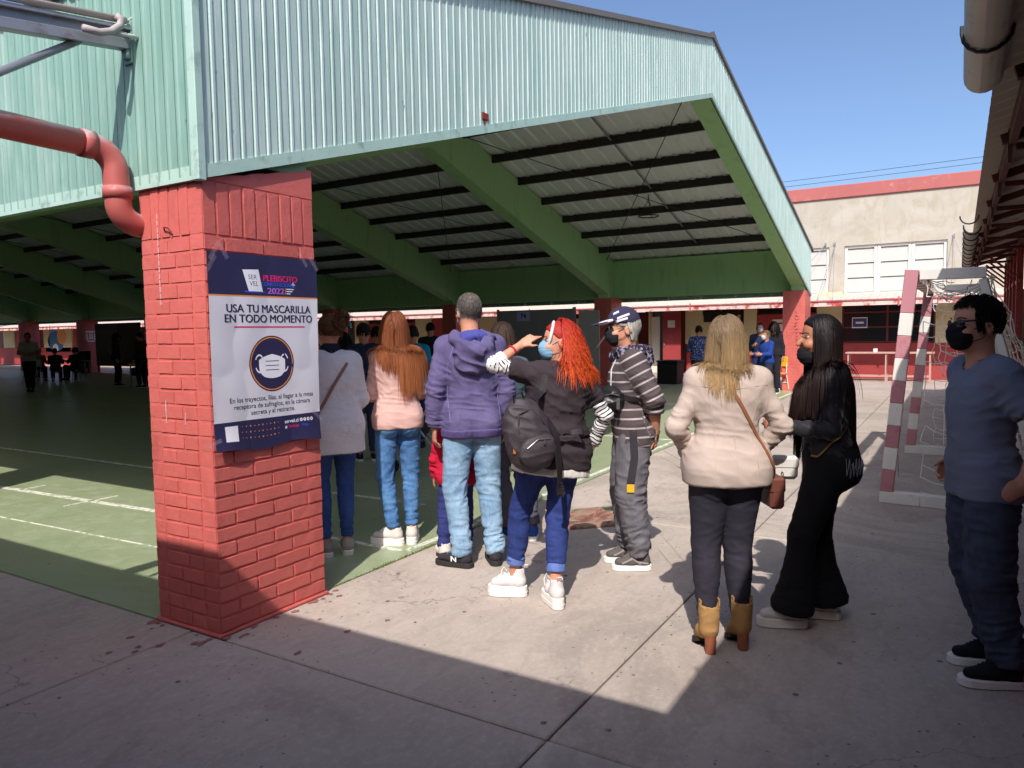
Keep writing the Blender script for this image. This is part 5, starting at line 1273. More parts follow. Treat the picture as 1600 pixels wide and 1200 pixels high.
def hair(pn, n, length, mat, collide, az=(-180, 180), el=(5, 85), wd=.013, th=.004, lift=.010, wave=.0, seed=1, fwd=None, nseg=14, grav=.5, taper=.35, part_=None, front=62, name='hair', capm=True, capr=1.06, jitter=.25, capz=-.03, lens=None, spread=0., cut=True, hl=.045, extra=None, stick=0., to=None, eltop=95):
    """locks combed down from the scalp and draped over `collide`; one mesh"""
    r_ = np.random.RandomState(seed); k = (pn.k**.4 if pn.k < 1 else pn.k**.5); Rh = pn.Rh; c0 = pn.hw((0, -.012, .028)); er = V3(.078, .098, .098)*k
    A = np.radians(r_.uniform(az[0], az[1], n*3)); E = np.radians(np.degrees(np.arcsin(r_.uniform(math.sin(math.radians(el[0])), math.sin(math.radians(el[1])), n*3))))
    # azimuth 0 = back of the head; keep the face clear
    back = np.abs(np.degrees(A)); ok = (back < 180-front) | (np.degrees(E) > eltop)
    A, E = A[ok][:n], E[ok][:n]; n = len(A)
    L0 = np.stack([np.sin(A)*np.cos(E), -np.cos(A)*np.cos(E), np.sin(E)], 1); P = c0+(L0*er)@Rh.T; Nn = L0@Rh.T
    down = V3(0, 0, -1); T = down-Nn*(Nn@down)[:, None]
    if part_ is not None:
        sd_ = np.sign((P-c0)@Rh[:, 0]+part_+1e-6); T = T+np.outer(sd_, Rh[:, 0])*np.clip(Nn[:, 2], 0, 1)[:, None]*1.2
    if fwd is not None: T = T+np.asarray(fwd)
    if to is not None: T = np.asarray(to)-P; T = T-Nn*(T*Nn).sum(1)[:, None]
    T /= np.maximum(1e-6, np.linalg.norm(T, axis=1))[:, None]
    Ln = (length*(1-jitter*r_.rand(n)) if lens is None else lens(A, E, r_)); ds = Ln/nseg; paths = [P.copy()]; layer = lift*(.35+1.0*r_.rand(n)); ph = r_.rand(n)*6.28; sideways = r_.normal(0, 1, (n, 3))*spread
    for q in range(nseg):
        Pn = P+T*ds[:, None]; d = collide.at(Pn); m_ = (d < layer) | ((q+1)/nseg <= stick)
        if m_.any(): g_ = collide.grad(Pn[m_]); Pn[m_] += g_*(layer[m_]-d[m_])[:, None]
        if wave:
            sN = np.cross(T, V3(0, 0, 1)); sN /= np.maximum(.05, np.linalg.norm(sN, axis=1))[:, None]; o_ = np.outer(np.ones(n), V3(1, 0, 0))*.3+sN*.7
            Pn = Pn+o_*(wave*np.sin(ph+q*1.5)*min(1, q/4))[:, None]
        T2 = Pn-P; T2 /= np.maximum(1e-6, np.linalg.norm(T2, axis=1))[:, None]; T = T2*(1-grav)+down*grav+sideways*.3; T /= np.linalg.norm(T, axis=1)[:, None]; P = Pn; paths.append(P.copy())
    Q = np.stack(paths, 1); n_, K, _ = Q.shape; Tn = np.gradient(Q, axis=1); Tn /= np.maximum(1e-6, np.linalg.norm(Tn, axis=2))[:, :, None]
    ref = (Q-c0); ref = ref-Tn*(ref*Tn).sum(2)[:, :, None]; ref /= np.maximum(1e-6, np.linalg.norm(ref, axis=2))[:, :, None]; B = np.cross(Tn, ref)
    tt = np.linspace(0, 1, K); wp = np.interp(tt, [0, .08, taper if taper < .9 else .9, 1], [.55, 1, 1, .12]); wdn = wd*(.6+.8*r_.rand(n_))
    hw_ = B*(.5*wdn[:, None]*wp)[:, :, None]; dip = ref*(th*(.4+.6*wp))[None, :, None]
    V = np.stack([Q-hw_-dip, Q+dip*0, Q+hw_-dip], 2).reshape(-1, 3); ii = ((np.arange(n_)[:, None]*K+np.arange(K-1)[None, :])*3).ravel()
    F = np.concatenate([np.stack([ii+a, ii+a+1, ii+a+4, ii+a+3], -1) for a in (0, 1)])
    lk = np.repeat(r_.rand(n_), K*3); lt = np.tile(np.repeat(tt, 3), n_)*np.repeat(Ln/Ln.max(), K*3)
    if capm:
        sh = Shape().add(Ell(c0, er*capr, Rh)); hh = c0
        sh.cuts.append(lambda X, Y, Z: -((X-hh[0])*Rh[0, 2]+(Y-hh[1])*Rh[1, 2]+(Z-hh[2])*Rh[2, 2])+capz*k+np.maximum(0, ((X-hh[0])*Rh[0, 1]+(Y-hh[1])*Rh[1, 1]+(Z-hh[2])*Rh[2, 1])-.0)*1.05)
        if extra: extra(sh)
        D, lo = sh.field(.008); Vc, Fc = nets(D, lo, .008); F = np.concatenate([F, Fc+len(V)]); V = np.concatenate([V, Vc]); lk = np.concatenate([lk, .35+.3*vnoise(Vc*V3(120, 120, 20))]); lt = np.concatenate([lt, np.full(len(Vc), .1)])
    return np_obj(name, V, F, mat, pn.root, True, {'lk': lk, 'lt': lt})
def scalp(pn):
    return pn.bs
# ------------------------------------------------------------------ people in the queue
def carry(name, label, cat, pn, c):
    """a thing of its own that sits at the point c of a person's frame"""
    M_ = Matrix.Translation(pn.root.location) @ Euler(pn.root.rotation_euler).to_matrix().to_4x4(); p = M_ @ Vector(c)
    t_ = thing(name, label, cat, p, pn.root.rotation_euler.z); t_['c'] = 0; del t_['c']; return t_, Vector(c)
def shift(o, c): o.location = -c; return o
def rowob(mb, name, mat, parent, c, **k): return shift(mb.obj(name, mat, parent, **k), c)
def mask_part(pn, hexc, loops=True, sc_=1., dy=0, name='face_mask'):
    sh = Shape().add(Ell(pn.hw((0, .062, -.044+dy)), V3(.056, .050, .060)*sc_, pn.Rh)).add(Ell(pn.hw((0, .094, -.026+dy)), V3(.024, .026, .036)*sc_, pn.Rh), .025)
    yy = pn.hw((0, .045, 0)); ff = pn.Rh[:, 1]; sh.cuts.append(lambda X, Y, Z: -((X-yy[0])*ff[0]+(Y-yy[1])*ff[1]+(Z-yy[2])*ff[2]))
    o = sculpt(name, sh, .005, cloth('mask_'+hexc, hexc, .8, .04), pn.root, [(None, 1, .003, pn.Rh[:, 2], 60, 10)])
    for e in (-1, 1):
        mb = MB(); mb.tube([tuple(pn.hw(p)) for p in ((e*.056, .055, -.02), (e*.074, .02, .0), (e*.083, -.02, .02), (e*.084, -.028, -.01), (e*.072, .015, -.055), (e*.052, .055, -.07))], .0018, 5); mb.obj('ear_loop', cloth('loop_'+hexc, hexc, .8), o)
    return o
def pocket(pn, sx, mat, z=-.06, w=.115, h=.13):
    c = pn.P+pn.R@V3(sx*.082*pn.k, -.22, z*pn.k); return patch('pocket', pn.ts, c+V3(-w/2, 0, h/2), V3(w, 0, 0), V3(0, 0, -h), V3(0, 1, 0), mat, pn.root, .0035)
def seam(pn, shape, pts, mat, wd=.003, name='seam'):
    pts = np.array(pts, float); k_ = np.linspace(0, len(pts)-1, 24); Q = np.stack([np.interp(k_, range(len(pts)), pts[:, i]) for i in range(3)], 1); Q = project(shape, Q, np.tile(V3(0, 1, 0), (24, 1)), .001, 40)
    return strap(name, shape, Q, wd, mat, pn.root, lift=.003, th=.0025, n=40)

# --- woman in the white fluffy sweater, half hidden by the pillar
p = Person('woman in a fluffy white sweater with her hair pinned up, half behind the poster pillar', (1.362, .519), 55, 1.67, 'f', .03, feet=((-.075, 0, 12), (.075, 0, -4)), head=(24, 4), armL=((-.2, .05, -1), (.3, .9, -.1)), armR=((.2, .04, -1), (-.35, .9, -.05)), wide=1.05, legk=1.0)
p.body(.011, ())
jm = denim('dark_blue_denim', '25396b', '3a5797')
p.trousers(jm, .006, th=(.084, .080, .064, .052), ca=(.050, .052, .047, .039, .036), folds_=.8)
fl = NB('fluffy_white_knit'); fl.b.inputs['Sheen Weight'].default_value = .6; fc = fl.mix(fl.noise((70, 70, 130), 3), lin('c6c4cb'), lin('e6e3e6')); fl.bump(fl.noise((90, 90, 160), 3, .7), .8, .006); fl = fl.out(fc, .95, 0, .1)
p.top(fl, .034, sl=((.075, .074, .070, .068), (.068, .072, .066, .050)), hem=-.34, hemw=.012, folds_=.7, cutneck=.066)
def fuzz(pn, n, L, r, mat, seed=2):
    r_ = np.random.RandomState(seed); me = [o for o in pn.root.children if o.name.startswith('top')][-1].data; V = np.empty(len(me.vertices)*3, np.float32); me.vertices.foreach_get('co', V); V = V.reshape(-1, 3).astype(float); V = V[r_.choice(len(V), n)]; g_ = pn.tp.grad(V); mb = MB()
    D = unit0(g_+r_.normal(0, .6, g_.shape)); B = np.cross(D, V3(.3, .2, .9)); P2 = V+D*L*(.5+r_.rand(n)[:, None])
    for i in range(n): mb.add([V[i]-B[i]*r, V[i]+B[i]*r, P2[i]], [(0, 1, 2)])
    return stuff(mb.obj('knit_fuzz', mat, pn.root))
def unit0(a): return a/np.maximum(1e-9, np.linalg.norm(a, axis=1))[:, None]
fuzz(p, 9000, .012, .0009, fl)
p.shoe(0, 'sneaker', cloth('grey_suede', '9b958f'), RUB, lace=RUB); p.shoe(1, 'sneaker', cloth('grey_suede2', 'a39d98'), RUB, lace=RUB)
HB = hairm('brown_pinned_hair', '3b2a20', '8a6038')
hair(p, 1100, .16, HB, p.bs, el=(-30, 80), wd=.008, th=.003, lift=.010, grav=.0, seed=5, nseg=8, jitter=.5, to=p.hw((0, -.10, .08)), front=62, stick=1., capz=-.05)
bn = Shape().add(Ell(p.hw((0.01, -.115, .075)), V3(.055, .05, .06))).add(Ell(p.hw((.035, -.13, .12)), V3(.03, .03, .04)), .03); bo = sculpt('hair_bun', bn, .006, HB, p.root, [(None, 1, .012, V3(.6, .2, .8), 60, 16)])
r_ = np.random.RandomState(4); mb = MB()
for i in range(60):
    d = unit(r_.normal(0, 1, 3)+V3(0, -.8, .8)); b0 = p.hw((.015, -.12, .085)); q = [b0+d*.04, b0+d*.08+r_.normal(0, .012, 3), b0+d*(.09+.05*r_.rand())+r_.normal(0, .025, 3)+V3(0, 0, -.03)]; mb.tube([tuple(x) for x in q], [.003, .0022, .0006], 4)
mb.obj('loose_strands', HB, bo)
cb = Shape().add(Cone(p.hw((.075, -.12, .10)), p.hw((.095, -.135, .04)), [.007, .011, .006])); sculpt('hair_clip', cb, .004, simple('turquoise_clip', '5fb7c4', .3), p.root, smooth=0)
nv = cloth('navy_collar', '23243a'); sculpt('undershirt_collar', Shape().add(Cone(p.N-p.R[:, 2]*.012, p.N+p.R[:, 2]*.022, [.074, .066], ks=1.15, side=V3(1, 0, 0))), .006, nv, p.root)
strap('bag_strap', p.tp, [(p.N+V3(.085, .06, .0)), (p.N+V3(.1, -.05, -.03)), p.P+V3(-.02, -.2, .28), p.P+V3(-.19, -.1, .02), p.P+V3(-.2, .05, -.06)], .022, cloth('tan_strap', '8d6a60', .6), p.root)

# --- woman in the pink sweater with long auburn hair
p = Person('woman with long auburn hair, pale pink sweater, blue jeans and white platform shoes', (1.78, .25), 47, 1.665, 'f', .05, feet=((-.075, .01, 62), (.062, .03, -12)), head=(-6, 0), lean=(-.01, 0), armL=((-.18, .12, -1), (.05, 1, -.15)), armR=((.18, .08, -1), (-.2, 1, -.15)), wide=.93, hipx=-.02, hipy=.04, legk=.93)
p.body(.0105, ((1, (-1, 0, 0), {}),))
p.trousers(denim('mid_blue_denim', '33588c', '5f8ab8'), .005, folds_=1.2)
pk = cloth('pale_pink_knit', 'd2a9a0', .9, .05, 260, .3)
p.top(pk, .014, sl=((.056, .052, .048, .046), (.050, .053, .046, .036)), hem=-.10, folds_=1.1, hemw=.012, cutneck=.07)
for sx in (-1, 1): pocket(p, sx, denim('pocket_denim', '4273ad', '73a1d0'))
WS = cloth('white_leather', 'd8d0c8', .5, .04, 60, .1)
for i in (0, 1): p.shoe(i, 'sneaker', WS, RUB, lace=RUB)
col = Shape(); col.p = p.bs.p+p.tp.p
rv = hairm('auburn_hair', '643420', 'a4633c', .5, .3)
hair(p, 3000, .60, rv, col, el=(0, 88), wd=.0058, th=.0025, lift=.016, stick=.2, grav=.42, seed=8, front=66, eltop=60, part_=0, nseg=18, jitter=.38, wave=.002, taper=.45, lens=lambda A, E, r: np.where(A > .2, .66, .42)*(1-.28*r.rand(len(A))))

# --- man in the purple hoodie
p = Person('man in a faded purple hoodie and light jeans, greying hair thin at the crown', (1.64, -.50), 47, 1.80, 'm', .028, feet=((-.11, .0, 48), (.115, .0, -6)), head=(10, 3), armL=((-.24, -.02, -1), (.0, .26, -1)), armR=((.22, -.04, -1), (.02, .26, -1)), wide=.89, hipx=-.015, hipy=.05)
p.body(.0085, ((0, (1, 0, 0), {}), (1, (-1, 0, 0), {})))
p.trousers(denim('light_blue_denim', '6484a4', '9ab6cb'), .007, th=(.093, .090, .078, .068), ca=(.066, .066, .061, .055, .060), folds_=1.5, t1=1.10)
pj = denim('pocket_light_denim', '7090ae', 'a3bccf')
for sx in (-1, 1): pocket(p, sx, pj, -.07, .13, .15)
pu = cloth('faded_purple_fleece', '5b5378', .95, .08, 300, .3, wash='6b638a', stretch=(6, 6, 5))
N = p.N; hd = Shape()
for e in (-1, 1):
    rg = [(e*.055, .085, -.035), (e*.088, .03, .0), (e*.112, -.055, -.008), (e*.080, -.135, -.055), (0, -.170, -.095)]
    for a0 in range(4): hd.add(Cone(N+V3(*rg[a0]), N+V3(*rg[a0+1]), [.034, .040, .040]), .025)
hd.add(Ell(N+V3(0, -.115, -.125), V3(.135, .070, .125)), .035)
sculpt('hood', hd, .007, pu, p.root, [(None, 1, .016, V3(.5, .4, .8), 26, 9)])
p.top(pu, .022, sl=((.058, .063, .062, .058), (.058, .062, .060, .048)), hem=-.19, folds_=1.3, cutneck=.07, end=.96)
p.band('cuff', 0, 'f', .90, 1.0, [.046, .042], pu); p.band('cuff', 1, 'f', .90, 1.0, [.046, .042], pu)
wb = Shape().add(Wrap([q for q in p.tp.p if (isinstance(q[0], Loft) or isinstance(q[0], Cut))], .006, p.P, p.R[:, 2], p.Ls, -.205, -.10)); wb.p[0][0].sh = [((Loft(p.P, p.R, p.Ls, p.topst, .022, t0=-.3)) if isinstance(q[0], Loft) else q[0].p if isinstance(q[0], Cut) else q[0], q[1], 1) for q in wb.p[0][0].sh]; wr = NB('purple_rib'); wr_ = wr.noise((120, 120, 6), 2); wr.bump(wr_, .6, .004); wr = wr.out(lin('5b507e'), .95, 0, .1); sculpt('waistband', wb, .0075, wr, p.root, [(None, 1, .003, V3(1, .3, 0), 60, 8)])
hl = Shape().add(Ell(p.N+V3(0, -.078, .004), V3(.088, .085, .032))).add(Ell(p.N+V3(0, -.105, -.025), V3(.085, .055, .045)), .03); sculpt('hood_lining', hl, .006, cloth('blue_violet_lining', '4a4d92', .9), p.root, [(None, 1, .016, V3(.6, .9, .2), 40, 12)])
for sg in (-1, 1): seam(p, p.tp, [p.N+V3(sg*.12, -.05, -.03), p.P+V3(sg*.175, -.12, .36), p.P+V3(sg*.17, -.15, .22), p.P+V3(sg*.165, -.15, .0)], cloth('purple_seam', '7d73a4'), .005)
dk = cloth('charcoal_suede', '37343b', .8)
for i in (0, 1): p.shoe(i, 'sneaker', dk, RUBD, lace=cloth('grey_lace', '8f8c90'))
# sole edge and the letter on the left shoe
W0 = None
p.shoe_dummy = None
me = text_mesh('N', .062, 'CENTER', 0, .03)
R0 = rot('Z', p.fy[0]); g0 = V3(p.an[0][0], p.an[0][1], 0)
for v in me.vertices: v.co = Vector(g0+R0@V3(-.055, .035-v.co.x, .045+v.co.y*.8))
shL = Shape().add(Cone(g0+R0@V3(0, -.03, .058), g0+R0@V3(0, .06, .064), [.040, .043])); me.materials.clear(); me.materials.append(RUB); link('shoe_letter', me, p.root)
hm = hairm('greying_dark_hair', '2a2522', '77706a', .5, .4)
hair(p, 2200, .030, hm, p.bs, el=(-30, 64), wd=.0045, th=.0016, lift=.0045, stick=1., grav=.0, seed=3, nseg=4, jitter=.4, front=64, eltop=45, capr=1.03, capz=-.052, extra=lambda sh: sh.sub(Ell(p.hw((.0, -.055, .115)), V3(.05, .055, .035), p.Rh), .01))
hair(p, 260, .030, hm, p.bs, el=(58, 88), wd=.0026, th=.001, lift=.003, stick=1., grav=.0, seed=31, nseg=4, jitter=.4, front=40, capm=False, name='thin_crown_hair', taper=.8)
mask_part(p, 'c9d3dc')

# --- child in red, just in front of the man
p = Person('small child in a red top and navy trousers, mostly hidden by the man in jeans', (1.78, -.235), 40, 1.03, 'm', .02, feet=((-.10, -.06, 20), (.06, .03, 0)), head=(0, 0), armL=((-.25, .1, -1), (-.02, .3, -1)), armR=((.3, .0, -1), (.1, .25, -1)), wide=1.12)
p.body(.010, ((0, (1, 0, 0), {}), (1, (-1, 0, 0), {'sc_': 1.1})))
p.trousers(cloth('navy_fleece', '34386e', .9), .014, ca=(.062, .062, .060, .056, .052), folds_=1.2); p.top(cloth('bright_red_fleece', 'c01c3c', .9, .08), .018, hem=-.16, hemw=.03, folds_=.9)
for i in (0, 1): p.shoe(i, 'sneaker', WS, RUBD, L=.24)
hair(p, 420, .05, hairm('child_dark_hair', '1e1714', '3a2c24'), p.bs, el=(-20, 88), wd=.008, lift=.007, stick=1., grav=0, seed=12, nseg=5)
# --- person hidden behind the man: grey trousers and blue shoes
p = Person('person in grey trousers and blue shoes, hidden behind the man in the purple hoodie', (2.28, -.44), 40, 1.6, 'f', .03, feet=((-.06, 0, 20), (.10, .0, -10)), armL=((-.2, .05, -1), (.3, .9, .1)), armR=((.2, .05, -1), (-.3, .9, .1)), wide=1.0, hipx=-.1)
p.body(.010, ()); p.trousers(cloth('dusty_grey_cloth', '5d5a66', .9, .1), .012, ca=(.060, .060, .058, .052, .05), folds_=1.3); p.top(cloth('dull_teal', '4b5d63', .9), .018, hem=-.05)
for i in (0, 1): p.shoe(i, 'sneaker', cloth('royal_blue_shoe', '2a4da0'), RUB)
hair(p, 300, .16, hairm('plain_dark_hair', '2a1f1a', '4a382c'), p.bs, seed=13, wd=.013, nseg=7)

# --- woman with bright red hair, pointing
p = Person('woman with bright red wavy hair raising her arm, black tee over zebra sleeves', (1.256, -1.146), 45, 1.555, 'f', .058, feet=((-.09, .10, 66), (.09, -.13, 2)), hipx=.115, hipy=-.01, lean=(.13, .02), head=(78, -3), tilt=4, armL=((-.27, .06, .06), (.18, .07, .11)), armR=((.16, -.04, -.27), (-.05, .12, -.22)), wide=1.13, legk=1.10, twist=8)
p.body(.0062, ((0, (.5, .6, -.55), dict(dr=V3(.20, .0, .13), curls=(.08, .45, .8, 1.0), spread=.16)), (1, (-1, 0, 0), {})))
p.eyes()
p.trousers(denim('indigo_denim', '202c60', '354580'), .006, th=(.090, .086, .068, .058), ca=(.056, .058, .052, .045, .043), t1=.80, folds_=1.0)
lb = denim('turned_up_denim', '4c61a0', '6a80b8')
for i in (0, 1): p.band('jeans_cuff', i, 'c', .70, .835, np.array([.058, .056, .054])*p.k*1.12, lb)
def tee(sh): pass
zb = NB('zebra_print'); su_ = zb.attr('su').outputs['Fac']; zn = zb.noise((9, 9, 9), 2, .5); zw = zb.math('SINE', zb.math('ADD', zb.math('MULTIPLY', su_, 300), zb.math('MULTIPLY', zn, 16))); zc = zb.mix(zb.ramp(zw, .44, .56), lin('d9d5d3'), lin('1d1a1d')); zb.bump(zb.noise(300, 2), .2, .001); zb = zb.out(zc, .85, 0, .2)
bt = cloth('washed_black_tee', '3b3236', .92, .1, 380, .2)
p.top(zb, .008, sl=((.058, .055, .051, .049), (.050, .051, .046, .041)), hem=.30, end=(.30, .95), name='zebra_sleeves', su=True, h=.007)
p.top(bt, .032, sl=((.074, .074, .072, .070), (.05, .05, .05, .05)), end=(.62, .62), upper_only=(True, True), hem=-.20, hemw=.026, folds_=1.7, fol=[(p.P+V3(.1, -.15, .25), .3, .013, V3(.75, 0, .65), 20, 7)])
hemS = Shape().add(Loft(p.P, p.R, p.Ls, [(-.36, p.topst[0][1]*1.0, p.topst[0][2]*1.0, p.topst[0][3])]+p.topst, .027, t0=-.29, t1=-.18)); sculpt('white_shirt_hem', hemS, .0075, cloth('white_cotton', 'd9d2ca', .9, .04), p.root, [(None, 1, .004, V3(1, .2, 0), 34, 8)])
br = Shape(); a, b = p.limb(0, 'f'); br.add(Cone(a, b, [.038, .036], t0=.66, t1=.71)); sculpt('red_bracelet', br, .0045, simple('red_cord', 'b3202e', .6), p.root)
cu = Shape().add(Cone(a, b, np.array([.050, .049, .047])*p.k, t0=-.2, t1=.36)); sculpt('white_cuff', cu, .006, cloth('white_sleeve_lining', 'dcd8d4', .9, .04), p.root, [(None, 1, .003, b-a, 50, 10)])
WB = cloth('white_boot_leather', 'dcd7d6', .45, .03, 50, .08)
for i in (0, 1):
    o = p.shoe(i, 'high', WB, RUB, L=.265, lace=RUB)
    mb = MB(); q = p.W(0, -.068, .17); mb.tube([tuple(q+V3(-.010, 0, 0)), tuple(q+V3(-.012, -.012, .02)), tuple(q+V3(.012, -.012, .02)), tuple(q+V3(.010, 0, 0))], .004, 6); mb.obj('heel_loop', WB, o)
    for sg in (-1, 1):
        mb = MB(); q = p.W(sg*.02, .045, .15); mb.tube([tuple(q), tuple(q+V3(sg*.02, 0, .03)), tuple(q+V3(sg*.035, 0, .0)), tuple(q+V3(sg*.03, .0, -.04))], .003, 5); mb.obj('loose_lace', RUB, o)
mask_part(p, '7fa9c6', sc_=1.0)
col = Shape(); col.p = p.bs.p+p.tp.p
hair(p, 3000, .36, hairm('bright_red_hair', '8e1420', 'c84e1e', .5, .3, (.05, .75)), col, el=(-2, 88), wd=.0062, th=.002, lift=.019, stick=.12, grav=.42, seed=21, front=90, eltop=80, fwd=-p.Rh[:, 1]*.4, nseg=18, jitter=.45, wave=.013, taper=.5, capr=1.06, spread=.05)
hb = Shape().add(Ell(p.hw((0, .045, .045)), V3(.076, .020, .090), p.Rh@rot('X', .30))); hb.sub(Ell(p.hw((0, -.012, .028)), V3(.077, .097, .097), p.Rh), .002); sculpt('white_headband', hb, .0048, cloth('headband_white', 'd6dbe0', .8), p.root)
# backpack slung at her back
bc = V3(-.085, -.27, 1.00); B_, cc = carry('backpack', 'small black backpack with a front pocket, on the back of the red haired woman', 'backpack', p, bc)
bk = NB('black_nylon'); bcx = bk.mix(bk.noise(12, 4), lin('2c2529'), lin('433a3f')); bk.bump(bk.noise((20, 20, 26), 5, .65), .5, .008); bk.bump(bk.noise(500, 2), .2, .001); bk = bk.out(bcx, .6, 0, .4)
Rb = rot('Y', -.32)@rot('Z', .15)
bp = Shape().add(Ell(bc+Rb@V3(0, .01, -.035), V3(.150, .085, .165), Rb)).add(Ell(bc+Rb@V3(0, .02, .07), V3(.115, .07, .14), Rb), .05); bp.cuts.append(lambda X, Y, Z: (Y-(bc[1]+.075)))
shift(sculpt('bag_body', bp, .007, bk, B_, [(None, 1, .008, V3(.4, .2, 1), 24, 9)]), cc)
bq = Shape().add(Ell(bc+Rb@V3(-.005, -.065, -.075), V3(.112, .040, .085), Rb)); shift(sculpt('front_pocket', bq, .006, bk, B_, [(None, 1, .004, V3(0, 0, 1), 30, 9)]), cc)
cmb = Shape(); cmb.p = bp.p+bq.p
class Tmp: pass
tp_ = Tmp(); tp_.root = B_
zm = simple('zip_metal', '8d8a8c', .35, metal=.8)
for nm, pts, wd, mt in (('zip', [bc+Rb@V3(-.09, -.2, -.02), bc+Rb@V3(0, -.2, .012), bc+Rb@V3(.09, -.2, -.02)], .007, zm), ('top_zip', [bc+Rb@V3(-.10, -.12, .06), bc+Rb@V3(-.05, -.1, .16), bc+Rb@V3(.05, -.1, .16), bc+Rb@V3(.1, -.12, .06)], .009, RUBD)):
    P_ = np.array(pts); kk_ = np.linspace(0, len(P_)-1, 26); P_ = np.stack([np.interp(kk_, range(len(pts)), P_[:, i]) for i in range(3)], 1); P_ = settle(cmb, P_, .003); mb = MB(); mb.tube([tuple(x) for x in P_], wd/2, 6); rowob(mb, nm, mt, B_, cc)
mb = MB(); q = bc+Rb@V3(.03, -.115, -.02); mb.box(tuple(q-V3(.004, .003, .03)), tuple(q+V3(.004, .003, 0))); rowob(mb, 'zip_pull', zm, B_, cc); mb = MB(); q = bc+Rb@V3(-.12, -.04, -.02); mb.box(tuple(q-V3(.006, .004, .03)), tuple(q+V3(.006, .004, 0))); rowob(mb, 'orange_pull', simple('orange_pull', 'b0662e', .5), B_, cc)
allc = Shape(); allc.p = p.tp.p+bp.p
st_ = cloth('black_webbing', '2b2629', .6, .05, 200, .3)
o = strap('shoulder_strap', p.tp, [bc+V3(.03, .02, .19), p.N+p.R@V3(-.115, -.12, -.12), p.N+p.R@V3(-.105, -.02, .0), p.N+p.R@V3(-.10, .06, -.02), p.N+p.R@V3(-.10, .12, -.12)], .038, st_, B_, .008, .006); shift(o, cc)
o = strap('hanging_strap', allc, [bc+V3(.09, .0, .10), bc+V3(.13, -.06, .0), bc+V3(.14, -.07, -.16), bc+V3(.15, -.05, -.30), bc+V3(.16, -.05, -.33)], .045, st_, B_, .01, .006, hug=False); shift(o, cc)
o = strap('waist_strap', allc, [bc+V3(.10, .03, .03), p.P+p.R@V3(.1, -.25, .13), p.P+p.R@V3(.22, -.1, .14), p.P+p.R@V3(.24, .0, .14)], .03, st_, B_, .006, .006); shift(o, cc)
mb = MB(); mb.tube([tuple(bc+Rb@V3(-.025, .0, .19)), tuple(bc+Rb@V3(-.02, -.01, .235)), tuple(bc+Rb@V3(.03, -.01, .235)), tuple(bc+Rb@V3(.035, .0, .19))], .009, 7, flat=.5); rowob(mb, 'grab_loop', st_, B_, cc)

# --- older man in the cap
p = Person('older man in a dark cap, black mask and striped jacket, hands behind him', (2.143, -1.456), 119, 1.66, 'm', .03, feet=((-.085, .02, 0), (.10, .06, 6)), hipy=.055, lean=(0, .04), head=(6, -3), armL=((-.16, -.52, -1), (.40, -.08, -1)), armR=((.16, -.52, -1), (-.40, -.08, -1)), wide=.98, skin='a')
p.body(.0065, ((0, (.2, 1, 0), dict(curl=.7)), (1, (-.2, 1, 0), dict(curl=.6))))
p.eyes()
sw_ = cloth('grey_sweatpants', '68656a', .92, .1, 300, .25, wash='77747a')
p.trousers(sw_, .020, th=(.098, .096, .088, .078), ca=(.076, .074, .070, .060, .048), folds_=2.0, t1=1.02)
bnd = np.array([p.P+V3(-.3, .02, .02), p.P+V3(-.3, .01, -.15), p.P+V3(-.3, .035, -.32)]); kk_ = np.linspace(0, 2, 20); Pq = np.stack([np.interp(kk_, range(3), bnd[:, i]) for i in range(3)], 1)
Pq = project(p.ts, Pq, np.tile(V3(1, 0, 0), (20, 1)), .004); n_ = 20; V_ = np.concatenate([Pq+V3(0, .024, 0), Pq-V3(0, .024, 0)]); V_ = project(p.ts, V_-V3(.04, 0, 0), np.tile(V3(1, 0, 0), (40, 1)), .010); F_ = np.array([(i, i+1, n_+i+1, n_+i) for i in range(n_-1)]); np_obj('side_band', V_, F_, cloth('dark_grey_band', '3a373b'), p.root)
patch('yellow_tag', p.ts, p.P+V3(-.3, .012, -.325), V3(0, .045, 0), V3(0, 0, -.052), V3(1, 0, 0), simple('yellow_tag', 'e0aa1e', .6), p.root, .013)
sj = NB('striped_jersey'); s_ = sj.attr('su').outputs['Fac']; fr_ = sj.math('FRACT', sj.math('MULTIPLY', s_, 17.0)); stp = sj.math('MULTIPLY', sj.math('GREATER_THAN', fr_, .40), sj.math('LESS_THAN', fr_, .58)); st2 = sj.math('MULTIPLY', sj.math('GREATER_THAN', fr_, .465), sj.math('LESS_THAN', fr_, .49)); cc_ = sj.mix(sj.noise(6, 4), lin('4a4041'), lin('574c4c')); cc_ = sj.mix(stp, cc_, lin('b9b0b2')); cc_ = sj.mix(st2, cc_, lin('55494b')); sj.bump(sj.noise(380, 2), .2, .001); sj.bump(sj.noise((16, 16, 22), 4), .25, .004); sj = sj.out(cc_, .9, 0, .2)
p.top(sj, .026, sl=((.074, .070, .064, .060), (.060, .062, .058, .052)), hem=-.16, end=.34, folds_=1.5, su=True, cutneck=.07)
hp = NB('patterned_hood'); v_ = hp.noise((38, 38, 26), 4, .6, 1.0); hc_ = hp.mix(hp.ramp(v_, .52, .58), lin('2b2633'), lin('8b8594')); hp.bump(hp.noise(200), .2, .002); hp = hp.out(hc_, .9, 0, .2)
hs = Shape(); N = p.N
for a0, a1 in ((0, 1), (1, 2), (2, 3), (3, 4), (4, 5)):
    ring = [(.03, .085, -.03), (-.08, .05, .0), (-.09, -.05, .005), (0, -.105, .0), (.09, -.05, .005), (.08, .05, .0)]; hs.add(Cone(N+V3(*ring[a0]), N+V3(*ring[a1]), [.036, .042, .036]), .02)
